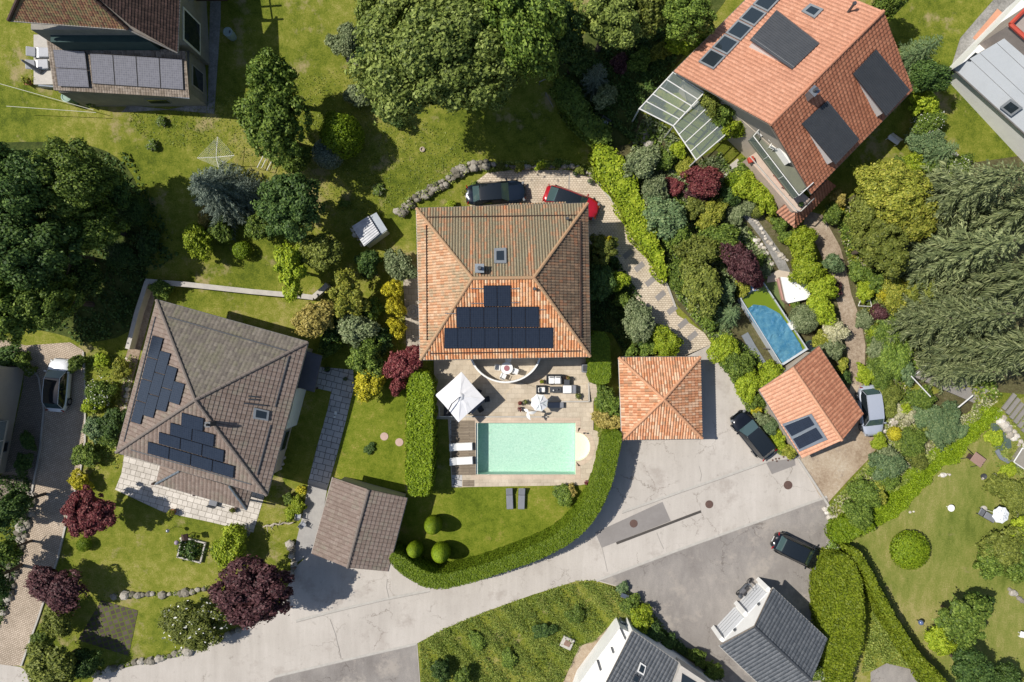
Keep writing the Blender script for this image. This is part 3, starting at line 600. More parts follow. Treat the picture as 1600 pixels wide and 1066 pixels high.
def chimney(p,w,h,parent,mat,cap=True,rz=0):
    mb=MB(); mb.box(p+Vector((0,0,h/2-.5)),(w,w,h+1),rz).box(p+Vector((0,0,h+.03)),(w*1.18,w*1.18,.07),rz); o=mb.build('chimney',mat,parent,True)
    if cap:
        q=MB(); q.cone(p+Vector((0,0,h+.06)),p+Vector((0,0,h+.45)),w*.28,w*.24,10); q.build('chimney_pot',BLKM,o,True)
    return o
def pipe(p,h,parent,r=.07,name='vent_pipe',mat=BLKM,lean=(0,0)):
    q=MB(); t=p+Vector((lean[0],lean[1],h)); q.cone(p-Vector((0,0,.2)),t,r,r,10); q.cone(t,t+Vector((0,0,.12)),r*1.7,r*1.3,10); return q.build(name,mat,parent,True)
# --- main house
ZE,ZR=5.6,8.3
b0=P(787,440,0)
mh=root('main_house',(b0.x,b0.y,0),'large square house with a weathered clay hip roof and stepped solar panels','house')
NW,NE,SE,SW=(651,326,ZE),(918,318,ZE),(922,557,ZE),(657,562,ZE); RA,RB=(738,435,ZR),(834,434,ZR)
walls([NW,NE,SE,SW],0,.9,CREAMW,mh)
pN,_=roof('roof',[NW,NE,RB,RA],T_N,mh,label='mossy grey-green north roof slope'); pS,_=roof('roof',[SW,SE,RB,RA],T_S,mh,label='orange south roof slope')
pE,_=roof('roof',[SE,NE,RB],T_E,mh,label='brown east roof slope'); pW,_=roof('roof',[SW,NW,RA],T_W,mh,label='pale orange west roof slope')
CAPM=M('clay_ridge_caps',(.44,.24,.13),(.34,.24,.14),.85,scale=3)
caps([(NW,RA),(NE,RB),(SW,RA),(SE,RB),(RA,RB)],CAPM,mh)
gutter([(NW,NE),(NE,SE),(SE,SW),(SW,NW)],mh)
roof('porch_roof',[(794,319,ZE-.25),(884,316,ZE-.25),(885,321.5,ZE-.1),(794,323.5,ZE-.1)],T_N,mh)
for q in ([(694,512.6),(864,511.9),(864,544.4),(694,545)],): panels(pS,q,8,1,mh,gap=.006)
panels(pS,[(713,479.6),(842,479),(842.5,511.7),(713,512.4)],6,1,mh); panels(pS,[(755,446),(798,445.6),(798.5,479),(755.5,479.4)],2,1,mh)
for q in ([(736,451),(755,451)],[(736,474),(755,474)],[(799,451),(812,451)],[(799,473),(812,473)],[(695,490),(712,490)],[(843,484),(852,484)]):
    a=pS.at(*q[0],.13); b=pS.at(*q[1],.13); MB().cone(a,b,.03,.03,6).build('mounting_rail',CHROME,mh,True)
skylight(pN,[(772,388),(791,387),(791.5,411),(772,411)],mh)
c=pN.at(750,421); chimney(c,.55,.7,mh,ZINC); c=pS.at(835,452); pipe(c,.35,mh,.08)
c=pN.at(886,343); pipe(c,.4,mh,.08)
for pl,ln in ((pN,[(668,340),(900,337)]),(pS,[(672,552),(908,548)]),(pW,[(667,352),(668,532)]),(pE,[(906,345),(907,528)])):
    a=pl.at(*ln[0],.05); b=pl.at(*ln[1],.05); mb=MB(); mb.box((0,0,0),(.01,.01,.01)); mb=MB(); mb.cone(a,b,.035,.035,6); mb.cone(a+pl.n*.08,b+pl.n*.08,.03,.03,6); mb.build('snow_guard',DKW,mh,True)
# round balcony on the south side
zc=1.0; cb=P(790,545,zc); rb=(P(844,562,zc)-cb).length; arc=[cb+Vector((rb*math.cos(R(a)),rb*math.sin(R(a))*.93,0)) for a in range(180,361,6)]
bal=MB(); bal.prism([(p.x,p.y,.0) for p in arc],[(p.x,p.y,zc) for p in arc]); bal.build('round_balcony',TERR,mh,True)
mb=MB()
for a,b in zip(arc[:-1],arc[1:]):
    for z_ in (0,): mb.add([a+Vector((0,0,0)),b,b+(b-cb)*(-.035)+Vector((0,0,0)),a+(a-cb)*(-.035)],[(0,1,2,3)]); 
    i1=cb+(a-cb)*.955; i2=cb+(b-cb)*.955; up=Vector((0,0,.85)); mb.add([a,b,i2,i1,a+up,b+up,i2+up,i1+up],[(0,1,5,4),(2,3,7,6),(4,5,6,7)])
mb.build('balcony_parapet',WHITE,mh,True)
# west house
z1,z2=4.9,7.9
NW,NE,SE,SW=(245,469,z1),(481,535,z1),(417,774,z1),(182,707,z1); AP=(305,625,z2); b0=P(331,621,0)
wh=root('hip_roof_house',(b0.x,b0.y,0),'house with a taupe pyramid roof and two stepped solar arrays','house')
_,tp,bt=walls([NW,NE,SE,SW],0,.85,CREAMW,wh)
kw=dict(cw=.33,rh=.34,amp=.022,step=.035)
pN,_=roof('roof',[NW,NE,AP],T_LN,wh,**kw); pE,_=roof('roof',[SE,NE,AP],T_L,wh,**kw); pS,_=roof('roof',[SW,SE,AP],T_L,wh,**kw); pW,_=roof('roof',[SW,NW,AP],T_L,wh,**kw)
CAPG=M('taupe_ridge_caps',(.20,.165,.14),(.15,.125,.11),.85,scale=3); caps([(NW,AP),(NE,AP),(SE,AP),(SW,AP)],CAPG,wh); gutter([(NW,NE),(NE,SE),(SE,SW),(SW,NW)],wh)
panels(pW,[(238,523.6),(255,528.6),(219,664),(203.8,659)],1,4,wh); panels(pW,[(256,548),(272.5,552.5),(244.5,654),(228,649)][0:4] if 0 else [(250.2,547.5),(266.4,552),(238.9,654),(222.6,649)],1,3,wh)
panels(pW,[(261.6,570),(277.2,575.6),(258.5,644.5),(243,640)],1,2,wh); panels(pW,[(271.6,595),(288.6,599.8),(279.8,633.5),(263.3,628)],1,1,wh)
panels(pS,[(230.9,690),(366.3,728.7),(364.6,747.7),(229.9,708.5)],4,1,wh); panels(pS,[(248,675),(350.6,704),(348.9,723),(247.3,693.3)],3,1,wh)
panels(pS,[(265.8,660.4),(335.4,679.4),(333.7,699),(265,679.4)],2,1,wh); panels(pS,[(283.5,644.7),(318.5,654),(317,674.3),(282.3,666.7)],1,1,wh)
skylight(pE,[(397,637),(421,642.5),(419,658),(395,654)],wh,f=.68)
c=pE.at(334,661); chimney(c,.34,1.0,wh,BLKM)
for ln in ([(388,619),(402,620.5)],[(388,624),(401,625)],[(381,630),(415,634)]):
    a=pE.at(*ln[0],.15); b=pE.at(*ln[1],.15); MB().cone(a,b,.06,.06,6).build('roof_step',BLKM,wh,True)
for pl,ln in ((pN,[(262,495),(448,548)]),(pW,[(243,495),(194,690)]),(pS,[(205,703),(393,757)]),(pE,[(452,556),(430,636)]),(pE,[(423,664),(402,742)])):
    a=pl.at(*ln[0],.06); b=pl.at(*ln[1],.06); MB().cone(a,b,.05,.05,6).build('snow_guard',BLKM,wh,True)
Z=3.0; f1=[(251,727,3.9),(394,766,3.9),(385,796,Z),(244,756,Z)]
roof('patio_roof',[(244,756,Z),(385,796,Z),(358,759,3.95),(281,736,3.95)],T_L,wh,**kw); roof('patio_roof',[(251,726,Z+.05),(244,756,Z),(281,736,3.95)],T_L,wh,**kw); roof('patio_roof',[(385,796,Z),(393,768,Z+.05),(358,759,3.95)],T_L,wh,**kw)
caps([((281,736,3.98),(244,756,Z+.03)),((358,759,3.98),(385,796,Z+.03))],ZINC,wh,.10); gutter([((244,756,Z),(385,796,Z)),((385,796,Z),(393,768,Z)),((244,756,Z),(251,727,Z))],wh)
for x,y in ((252,751),(315,768),(379,787)): MB().box(P(x,y,1.45),(.16,.16,2.9),R(-16)).build('porch_post',DKW,wh,True)
q=[P(x,y,3.0) for x,y in ((476,548),(503,556),(491,613),(462,605))]; MB().prism([(p.x,p.y,2.82) for p in q],[tuple(p) for p in q]).build('entrance_canopy',M('canopy_felt',(.10,.10,.11),(.08,.08,.09),.8),wh,True)
for x,y in ((499,560),(489,608)): MB().box(P(x,y,1.4),(.12,.12,2.8)).build('porch_post',DKW,wh,True)
# east wall bay and windows
tpE=sorted(range(4),key=lambda i:-tp[i].x)[:2]; a,b=tp[tpE[0]],tp[tpE[1]]; plE=Plane([a,b,a-Vector((0,0,1))]); plE.n=Vector((a.y-b.y,b.x-a.x,0)).normalized(); 
if plE.n.x<0: plE.n.negate()
q=[plE.at(461,619,.02),plE.at(437,712,.02)]
def wquad(a,b,z0,z1,d,parent,name,mat,nrm):
    mb=MB(); o_=nrm*d; mb.add([Vector((a.x,a.y,z0)),Vector((b.x,b.y,z0)),Vector((b.x,b.y,z1)),Vector((a.x,a.y,z1)),Vector((a.x,a.y,z0))+o_,Vector((b.x,b.y,z0))+o_,Vector((b.x,b.y,z1))+o_,Vector((a.x,a.y,z1))+o_],[(4,5,6,7),(0,1,5,4),(1,2,6,5),(2,3,7,6),(3,0,4,7)]); return mb.build(name,mat,parent,True)
def on_wall(A,B,t0,t1,z0,z1,parent,nrm,name='window',fm=FRW,pane=None,m=.08):
    a=A.lerp(B,t0); b=A.lerp(B,t1); w=wquad(a,b,z0,z1,.05,parent,name,fm,nrm); k=m/(b-a).length; wquad(a.lerp(b,k)+nrm*.05,b.lerp(a,k)+nrm*.05,z0+m,z1-m,.012,w,'pane',pane or PANE,nrm); return w
A,B=(a,b) if a.y>b.y else (b,a)
wquad(A.lerp(B,.30),A.lerp(B,.62),0,4.6,.35,wh,'wall_bay',WHITE,plE.n)
on_wall(A,B,.36,.48,2.9,4.1,wh,plE.n,d) if 0 else None
a2=A.lerp(B,.42)+plE.n*.35; b2=A.lerp(B,.54)+plE.n*.35; wquad(a2,b2,2.9,4.0,.05,wh,'window',FRG,plE.n)
on_wall(A,B,.68,.84,2.9,4.2,wh,plE.n,fm=FRG); on_wall(A,B,.66,.82,.5,1.6,wh,plE.n,fm=FRG); on_wall(A,B,.08,.2,2.9,4.1,wh,plE.n,fm=FRG)
# west garage
e,r_=2.75,3.9; bg0=P(560,820,0)
wg=root('gable_garage',(bg0.x,bg0.y,0),'garage with a taupe gable roof beside the road and clipped hedge','garage')
A1,A2,A3,A4,R1,R2=(521,745,e),(636,778,e),(606,893,e),(487,865,e),(573,765,r_),(541,886,r_)
A1=(520,746,e); pl,_=roof('roof',[A4,A1,(576,765,r_),(543,887,r_)],T_L,wg,**kw); pl2,_=roof('roof',[A3,A2,(576,765,r_),(543,887,r_)],T_L,wg,**kw)
caps([((576,765,r_),(543,887,r_))],CAPG,wg); gutter([(A4,A1),(A3,A2)],wg); walls([A1,A2,A3,A4],0,.4,CREAMW,wg)
# east hip garage
e,r_=2.6,4.2; bg0=P(1035,622,0); hg=root('hip_garage',(bg0.x,bg0.y,0),'square garage under a bright clay pyramid roof beside the pool hedge','garage')
NW,NE,SE,SW=(967,559,e),(1094,558,e),(1097,685,e),(972,687,e); AP=(1037,624,r_); walls([NW,NE,SE,SW],0,.45,CREAMW,hg)
for q in ([NW,NE,AP],[SE,NE,AP],[SW,SE,AP],[SW,NW,AP]): roof('roof',q,T_G,hg,rh=.34)
caps([(NW,AP),(NE,AP),(SE,AP),(SW,AP)],M('orange_ridge_caps',(.56,.28,.15),(.48,.26,.15),.85,scale=3),hg); gutter([(NW,NE),(NE,SE),(SE,SW),(SW,NW)],hg)
# red roof garage by the gravel court
e,r_=2.9,4.3; bg0=P(1270,625,0); rg=root('gable_outbuilding',(bg0.x,bg0.y,0),'outbuilding with an apricot tiled gable roof and two solar collectors','outbuilding')
E1,E2=(1278,540,e),(1350,645,e); W1,W2=(1190,605,e),(1253,715,e); Q1,Q2=(1241,575,r_),(1316,687,r_)
E1,E2=(1279,541,e),(1349,647,e); W2=(1253,716,e); W1=(1186,609,e); Q1=(1238,574,r_); Q2=(1315,688,r_)
k1=dict(cw=.30,rh=.34,amp=.035,step=.03); pw,_=roof('roof',[W1,W2,Q2,Q1],T_RG,rg,**k1); roof('roof',[E1,E2,Q2,Q1],T_RD,rg,**k1)
caps([(Q1,Q2)],M('apricot_caps',(.62,.33,.20),rough=.85),rg); gutter([(W1,W2),(E1,E2)],rg)
walls([W1,E1,E2,W2],0,.35,CREAMW,rg,.1)
fr=pquad(pw,[(1222,663),(1268,647),(1293,687),(1249,706)],.10,rg,'solar_collector',ZINC,.05)
pquad(pw,[(1225.5,666),(1264,650.5),(1273,664),(1237,682)],.02,fr,'collector_glass',PV,.15,uv=True); pquad(pw,[(1239,686),(1275,668),(1286,684),(1249,702)],.02,fr,'collector_glass',PV,.15,uv=True)
# --- north-east house
ze,zr=6.2,11.0; b0=G(1240,150); ne=root('salmon_roof_house',(b0.x,b0.y,b0.z),'big house with salmon gable roof black dormers and a planted balcony','house')
RW,RE=(1203,195,zr),(1380,18,zr); LW,LE=(1267,303,ze),(1426,140,ze); UW,UE=(1053,112,ze),(1216,-50,ze)
pu,_=roof('roof',[UW,UE,RE,RW],T_NE,ne,cw=.3,rh=.34,amp=.04,step=.03); plw,_=roof('roof',[LW,LE,RE,RW],T_NR,ne,cw=.3,rh=.34,amp=.03,step=.045)
caps([(RW,RE)],M('salmon_caps',(.55,.25,.15),rough=.85),ne); gutter([(LW,LE),(UW,UE)],ne)
_,tp,bt=walls([UW,UE,LE,LW],.5,.75,CREAMW,ne)
# gable wall on the side facing the camera
g=[P(*q) for q in (UW,RW,LW)]; dr=(P(*UE)-P(*UW)).normalized()*.8
mb=MB(); gi=[p+dr-Vector((0,0,.2)) for p in g]; gi=[gi[0].lerp(gi[2],.06),gi[1],gi[2].lerp(gi[0],.06)]; mb.prism([p for p in gi],[p+dr*.3 for p in gi],cap=False); mb.add(gi,[(0,1,2)]); mb.build('gable_wall',CREAMW,ne,True)
def dormer(up1,up2,out2,out1,rise,parent,pl,cheekm=WHITE):
    a,b=pl.at(*up1,.13),pl.at(*up2,.13)
    zc=(pl.at(*out1).z+pl.at(*out2).z)/2+rise
    c,d=P(*out2,zc),P(*out1,zc); th=Vector((0,0,.12)); mb=MB(); 
    n=16
    for i in range(n):
        t0,t1=i/n,(i+1)/n; p,q,r,s=a.lerp(b,t0),a.lerp(b,t1),d.lerp(c,t1),d.lerp(c,t0); mb.add([p,q,r,s],[(0,1,2,3)])
        mb.cone(p+Vector((0,0,.04)),s+Vector((0,0,.04)),.018,.018,5)
    mb.add([a-th,b-th,c-th,d-th,a,b,c,d],[(0,1,2,3),(2,3,7,6),(1,2,6,5),(0,3,7,4)])
    o=mb.build('dormer',BLKM,parent,True)
    # cheeks and face below, set back under the roof edge
    f=.93; d2,c2=a.lerp(d,f).lerp(b.lerp(c,f),.05),a.lerp(d,f).lerp(b.lerp(c,f),.95)
    def drop(p): # straight down to the plane
        t=(pl.p-p).dot(pl.n)/pl.n.z; return p+Vector((0,0,t))
    dd,cc=drop(d2),drop(c2); m2=MB(); a2=a.lerp(b,.05); b2=a.lerp(b,.95); e=Vector((0,0,.1))
    m2.add([a2-e,d2-e,dd-e],[(0,1,2)]); m2.add([b2-e,c2-e,cc-e],[(0,1,2)]); m2.add([d2-e,c2-e,cc-e,dd-e],[(0,1,2,3)]); m2.build('dormer_wall',cheekm,o,True,fix=False)
    nrm=(d2-a2); nrm.z=0; nrm.normalize(); q=[d2.lerp(c2,.15)-e*2,d2.lerp(c2,.85)-e*2,cc.lerp(dd,.15)+e*2,cc.lerp(dd,.85)+e*2]
    MB().add([p+nrm*.03 for p in q],[(0,1,2,3)]).build('dormer_window',PANE,o,True)
dormer((1333,115),(1369,77),(1422,141),(1385,181),1.5,ne,plw)
dormer((1253,193),(1293,157),(1343,218),(1306,257),1.5,ne,plw)
dormer((1280,68),(1238,108),(1172,62),(1213,16),1.4,ne,pu)
for i in range(6):
    t0,t1=i/5.,(i+.93)/5.; A_,B_=(1091,96),(1197,-16); C_,D_=(1115,108),(1221,-4)
    skylight(pu,[lerp2(A_,B_,t0),lerp2(A_,B_,t1),lerp2(C_,D_,t1),lerp2(C_,D_,t0)],ne,f=.8)
skylight(pu,[(1252,17),(1266,5),(1287,14),(1273,28)],ne)
c=pu.at(1325,20); pipe(c,.9,ne,.09,lean=(.0,.2)); c=plw.at(1263,150); chimney(c,.5,.9,ne,ZINC,rz=R(45))
# balcony, lower terrace with planters, eaves-level porch tiles
zb=b0.z+3.6
q=[P(x,y,zb) for x,y in ((1170,219),(1195,188),(1262,290),(1240,310))]; slab=MB().prism([(p.x,p.y,zb-.25) for p in q],[tuple(p) for p in q]).build('balcony',M('balcony_floor',(.17,.18,.13),(.13,.14,.11),.9),ne,True)
rail=[(1196,188),(1170,219),(1240,310),(1262,290)]
m1=MB(); m2=MB()
for (a,b) in zip(rail[:-1],rail[1:]):
    A_,B_=P(*a,zb),P(*b,zb); n=max(2,int((B_-A_).length/1.7)); up=Vector((0,0,1.0))
    m1.cone(A_+up,B_+up,.035,.035,6)
    for i in range(n+1): p=A_.lerp(B_,i/n); m1.cone(p,p+up,.025,.025,6)
    m2.add([A_+up*.08,B_+up*.08,B_+up*.95,A_+up*.95],[(0,1,2,3)])
rl=m1.build('railing',FRW,slab,True); m2.build('glass_panel',CLR2,slab,True)
zt=b0.z+1.9; q=[P(x,y,zt) for x,y in ((1168,247),(1184,236),(1266,312),(1247,332),(1240,330))]
ter=MB().prism([(p.x,p.y,.4) for p in q],[tuple(p) for p in q]).build('garden_terrace',PINKP,ne,True)
m1=MB(); m1.tube([P(1168,247,zt)+Vector((0,0,.5)),P(1240,330,zt)+Vector((0,0,.5)),P(1247,332,zt)+Vector((0,0,.5)),P(1268,312,zt)+Vector((0,0,.5))],.05); m1.build('terrace_rail',STW,ter,True)
roof('porch_roof',[(1242,356,zt-1.6),(1306,290,zt-1.6),(1292,280,zt-.2),(1243,330,zt-.2)],T_NR,ne,cw=.3,rh=.34); roof('porch_roof',[(1213,331,zt-1.6),(1242,356,zt-1.6),(1243,330,zt-.2),(1226,318,zt-.4)],T_NE,ne,cw=.3,rh=.34)
# glazed canopy
def glass_roof(quad,z,nb,parent,name='glass_canopy'):
    pts=[P(x,y,zz) for (x,y),zz in zip(quad,z)]; mb=MB(); mb.add(pts,[(0,1,2,3)]); o=mb.build(name,CLR,parent,True); fr=MB()
    for i in range(nb+1):
        t=i/nb; fr.cone(pts[0].lerp(pts[1],t)+Vector((0,0,.03)),pts[3].lerp(pts[2],t)+Vector((0,0,.03)),.045,.045,6)
    fr.tube(pts+[pts[0]],.05); fr.build('canopy_frame',FRW,o,True)
    for p in pts: MB().cone((p.x,p.y,T(p.x,p.y)),p,.06,.06,6).build('canopy_post',FRW,o,True)
zz=b0.z+2.8
glass_roof([(1052,113),(999,170),(1052,197),(1100,145)],[zz+.6,zz,zz,zz+.6],5,ne); 
glass_roof([(1052,197),(1088,250),(1140,205),(1100,150)],[zz,zz-.3,zz-.3,zz],4,ne)
# ---------------- houses at the edges of the view ----------------
def pr_(pts,z0,z1): return MB().prism([(p[0],p[1],z0) for p in pts],[(p[0],p[1],z1) for p in pts])
# old house, north-west
tl=root('old_tiled_house',(-31,24,T(0,24)),'old house with brown mossy tiles and a lean-to covered in solar glass','house')
OLDW=M('old_dark_render',(.30,.28,.24),(.20,.19,.17),.9,scale=1); pr_([(-34.6,22.4),(-24.5,22.4),(-24.5,42),(-34.6,42)],2,8.9).build('wall',OLDW,tl,True)
pr_([(-35.0,19.2),(-24.9,19.2),(-24.9,22.4),(-35.0,22.4)],2,5.3).build('annex_wall',OLDW,tl,True)
kt=dict(cw=.2,rh=.2,amp=.022,step=.025)
p1,_=roof('roof',[(14,32,10.3),(200,46,10.3),(80,-64,14),(56,-64,14)],T_TL,tl,**kt)
p2,_=roof('roof',[(277,82,9.1),(283,-60,9.4),(80,-64,14),(200,46,10.3)],T_TD,tl,**kt)
caps([((200,46,10.3),(80,-64,14)),((14,32,10.3),(56,-64,14))],DKW,tl); gutter([((14,32,10.3),(200,46,10.3)),((200,46,10.3),(277,82,9.1)),((277,82,9.1),(283,-60,9.4))],tl)
pa_,_=roof('annex_roof',[(84,141,5.5),(296,153,5.5),(290,80,6.5),(74,62,6.5)],T_AN,tl,**kt)
panels(pa_,[(82,77),(133,80),(140,137),(90,135)],1,2,tl,mat=PVT,d=.16); panels(pa_,[(140,83),(285,92),(287,141),(144,131)],4,1,tl,mat=PVT,d=.10)
gutter([((60,133,5.3),(296,153,5.5))],tl,ZINC)
A,B=Vector((-24.5,36,0)),Vector((-24.5,21.4,0)); nx=Vector((1,0,0)); on_wall(A,B,.76,.93,4.4,7.2,tl,nx,m=.16); on_wall(A,B,.62,.70,6.2,7.6,tl,nx,fm=FRG)
on_wall(Vector((-24.9,19.3,0)),Vector((-24.9,22.3,0)),.2,.75,3.0,4.9,tl,nx,fm=GREYW,m=.1); on_wall(Vector((-33,19.2,0)),Vector((-26,19.2,0)),.55,.8,2.9,3.9,tl,Vector((0,-1,0)),fm=FRG)
pr_([(-24.3,26.2),(-21.9,26.2),(-21.9,36),(-24.3,36)],5.4,5.6).build('timber_balcony',DKW,tl,True)
MB().tube([Vector((-24.2,26.25,6.6)),Vector((-21.9,26.25,6.6)),Vector((-21.9,36,6.6))],.06).build('railing',DKW,tl,True)
for y in (26.3,28,29.7,31.4): MB().box((-21.95,y,6.1),(.10,.10,1.0)).build('baluster',DKW,tl,True)
for y in (26.6,27.6,28.6): MB().cone((-24.2,y,8.6),(-22,y,7.9),.08,.08,6).build('rafter',DKW,tl,True)
pr_([(-33.8,21.9),(-26.5,21.9),(-26.5,22.4),(-33.8,22.4)],6.6,8.0).build('loggia_awning',M('dark_green_awning',(.03,.07,.065),(.02,.05,.05)),tl,True)
pr_([(-38.4,20.6),(-35.1,20.6),(-35.1,24.6),(-38.4,24.6)],1.5,3.2).build('side_terrace',STW,tl,True)
# modern house, north-east
trh=root('grey_roof_house',(36,22,T(0,22)),'white modern house with a pale grey sheet roof at the frame edge','house')
LG=M('pale_grey_membrane',(.47,.50,.53),(.43,.46,.49),.6,scale=.6)
pp=[(1490,107,4.3),(1660,262,4.3),(1735,60,8.6),(1581,53,7.6)]
pts=[P(*q) for q in pp]; pts[3]=pts[0]+(pts[3]-pts[0]); plg=Plane([pts[0],pts[1],pts[3]]); pts[2]=plg.at(1735,60)
MB().prism([p-Vector((0,0,.2)) for p in pts],pts).build('roof',LG,trh,True); gutter([(pp[0],pp[1])],trh)
for i in (2,3.2,5.2): a=plg.at(1490+i*13,107-i*8+2,.02); b=plg.at(1490+i*13+75,107-i*8+72,.02); MB().cone(a,b,.010,.010,4).build('roof_seam',GUT,trh,True)
q=[(p.x,p.y) for p in pts]; qi=off(q[::-1] if sum(q[i][0]*q[(i+1)%4][1]-q[(i+1)%4][0]*q[i][1] for i in range(4))<0 else q,-.35)
def zpl(x,y): return plg.p.z-((x-plg.p.x)*plg.n.x+(y-plg.p.y)*plg.n.y)/plg.n.z
MB().prism([(x,y,1.5) for x,y in qi],[(x,y,zpl(x,y)-.2) for x,y in qi]).build('wall',WHITE,trh,True)
skylight(plg,[(1562,168),(1579,155),(1598,169),(1580,182)],trh,f=.7,d=.2); 
q=[P(x,y,5.2) for x,y in ((1497,103),(1504,98),(1603,-8),(1640,-40),(1660,-30),(1583,50))]; pr_(q,2,5.2).build('side_wing',WHITE,trh,True)
q=[P(x,y,8.4) for x,y in ((1577,39),(1612,4),(1690,60),(1640,95))]; pr_(q,5,8.2).build('roof_terrace',M('terrace_screed',(.35,.30,.27),(.28,.24,.22),.9),trh,True)
REDM=M('red_sheet_coping',(.50,.07,.04),(.42,.06,.035),.5)
for i in range(4): MB().cone(Vector((q[i].x,q[i].y,8.5)),Vector((q[(i+1)%4].x,q[(i+1)%4].y,8.5)),.16,.16,6).build('coping',REDM,trh,True)
pw_=Plane([P(1497,103,5.22),P(1504,98,5.22),P(1603,-8,5.22)])
for qd in ([(1511,94),(1524,82),(1530,85),(1517,96)],[(1546,60),(1566,40),(1572,42),(1552,64)]): pquad(pw_,qd,.03,trh,'rooflight',PANE,.0)
q=[P(x,y,2.9) for x,y in ((1531,52),(1560,20),(1566,24),(1540,62))]; st('brick_terrace',[(1519,60),(1558,14),(1570,24),(1531,68)],T_RD if 0 else M('orange_brick_paving',(.52,.27,.17),(.44,.22,.14),.9,scale=2),.045)
# west house with glass balcony
lw=root('west_edge_house',(-43,-5,0),'cream house wall with small windows and a glass fronted balcony','house')
q=[P(x,y,0) for x,y in ((39,573),(8,738),(-120,712),(-90,550))]; pr_(q,0,6.8).build('wall',CREAMW,lw,True)
A,B=q[0],q[1]; d=(B-A).normalized(); nn=Vector((-d.y,d.x,0)); nn=nn if nn.x>0 else -nn
qo=off([(p.x,p.y) for p in q][::-1],.55) ; 
if (Vector((*qo[0],0))-Vector((*[(p.x,p.y) for p in q][::-1][0],0))).length<.1: qo=[(p.x,p.y) for p in q]
MB().prism([(x,y,6.7) for x,y in qo],[(x,y,6.95) for x,y in qo]).build('roof',T_L if 0 else CAPG,lw,True)
on_wall(A,B,.16,.32,3.4,4.6,lw,nn,fm=FRG); on_wall(A,B,.58,.66,4.0,4.7,lw,nn,fm=FRG); on_wall(A,B,.70,.8,.3,2.2,lw,nn,fm=FRG)
a=A.lerp(B,.45); b=A.lerp(B,.99); w_=nn*1.25; Z=2.7
sl_=pr_([a,b,b+w_,a+w_],Z-.2,Z).build('balcony',GREYW,lw,True); m1=MB(); m2=MB(); up=Vector((0,0,1.05)); zz_=Vector((0,0,Z))
for s_,e_ in ((a,a+w_),(a+w_,b+w_),(b+w_,b)):
    s1,e1=s_+zz_,e_+zz_; m1.cone(s1+up,e1+up,.035,.035,6); k=max(1,round((e1-s1).length/1.6))
    for i in range(k+1): p=s1.lerp(e1,i/k); m1.cone(p,p+up,.025,.025,6)
    m2.add([s1,e1,e1+up,s1+up],[(0,1,2,3)])
m1.build('railing',FRW,sl_,True); m2.build('glass_panel',CLR2,sl_,True)
# anthracite house, south
bh=root('anthracite_roof_house',(P(1020,1050,0).x,P(1020,1050,0).y,0),'white house with a dark slate grey tile roof and small skylight','house')
kb=dict(cw=.30,rh=.36,amp=.04,step=.035); e=3.4
pb_,_=roof('roof',[(1165,1108,e),(988,986,e),(925,1110,5.2),(1060,1210,5.2)],T_BK,bh,**kb)
q=[P(x,y,e) for x,y in ((990,990),(1160,1110),(1060,1200),(930,1112))]; pr_(q,0,e-.2).build('wall',WHITE,bh,True); gutter([((988,986,e),(1165,1108,e))],bh,STW)
q=[P(x,y,2.2) for x,y in ((969,981),(986,990),(940,1090),(890,1110),(905,1068))]; pr_(q,0,2.2).build('white_terrace',WHITE,bh,True)
for a,b in (((969,981),(979,1003)),((933,1031),(938,1047)),((955,1011),(958,1020))): A_=P(*a,2.2);B_=P(*b,2.2); MB().box((A_+B_)/2+Vector((0,0,.06)),((B_-A_).length,.12,.16),math.atan2((B_-A_).y,(B_-A_).x)).build('coping',BLKM,bh,True)
skylight(pb_,[(1001,1035),(1010,1041),(1006,1056),(996,1050)],bh,FRW,f=.7); skylight(pb_,[(992,1054),(1000,1059),(996,1068),(988,1063)],bh,BLKM,f=.8)
q=[P(x,y,4.0) for x,y in ((1064,1040),(1103,1066),(1140,1100),(1080,1110),(1050,1070))]; pr_(q,2.5,4.0).build('roof_terrace_box',STW,bh,True)
pquad(Plane([p for p in q[:3]]),[(1066,1052),(1092,1068),(1110,1090),(1062,1085)],.03,bh,'dark_cover',PANE,.0)
# anthracite garage, south-east
bgg=root('anthracite_gable_garage',(P(1205,1000,0).x,P(1205,1000,0).y,0),'white double garage with a dark grey gable roof by the asphalt yard','garage')
e=3.0;rz_=4.5
roof('roof',[(1292.5,999,e),(1207.5,919,e),(1179,979,rz_),(1268,1063,rz_)],T_BK,bgg,**kb)
roof('roof',[(1124,1009,e),(1213,1094,e),(1268,1063,rz_),(1179,979,rz_)],T_BK,bgg,**kb)
caps([((1179,979,rz_),(1268,1063,rz_))],BLKM,bgg,.11); gutter([((1292.5,999,e),(1207.5,919,e)),((1124,1009,e),(1213,1094,e))],bgg,STW)
q=[P(1207.5,919,0),P(1124,1009,0),P(1213,1094,0),P(1292.5,999,0)]; q=[P(x,y,z).xy for x,y,z in ((1207.5,919,e),(1124,1009,e),(1213,1094,e),(1292.5,999,e))]
c_=sum(q,Vector((0,0)))/4; q=[c_+(p-c_)*.90 for p in q]; ap=(q[0]+q[1])/2; ab=(q[2]+q[3])/2
wv=[(p.x,p.y,0) for p in q]+[(p.x,p.y,e-.15) for p in q]+[(ap.x,ap.y,rz_-.2),(ab.x,ab.y,rz_-.2)]
MB().add(wv,[(0,1,5,8,4),(1,2,6,5),(2,3,7,9,6),(3,0,4,7)]).build('wall',WHITE,bgg,True)
A=Vector((*q[0],0));B=Vector((*q[1],0)); nn=Vector(((A-B).y,-(A-B).x,0)).normalized(); nn=nn if nn.dot(A-Vector((c_.x,c_.y,0)))>0 else -nn
DOORM=M('garage_door_panel',(.66,.68,.70),(.60,.62,.64),.5,scale=1)
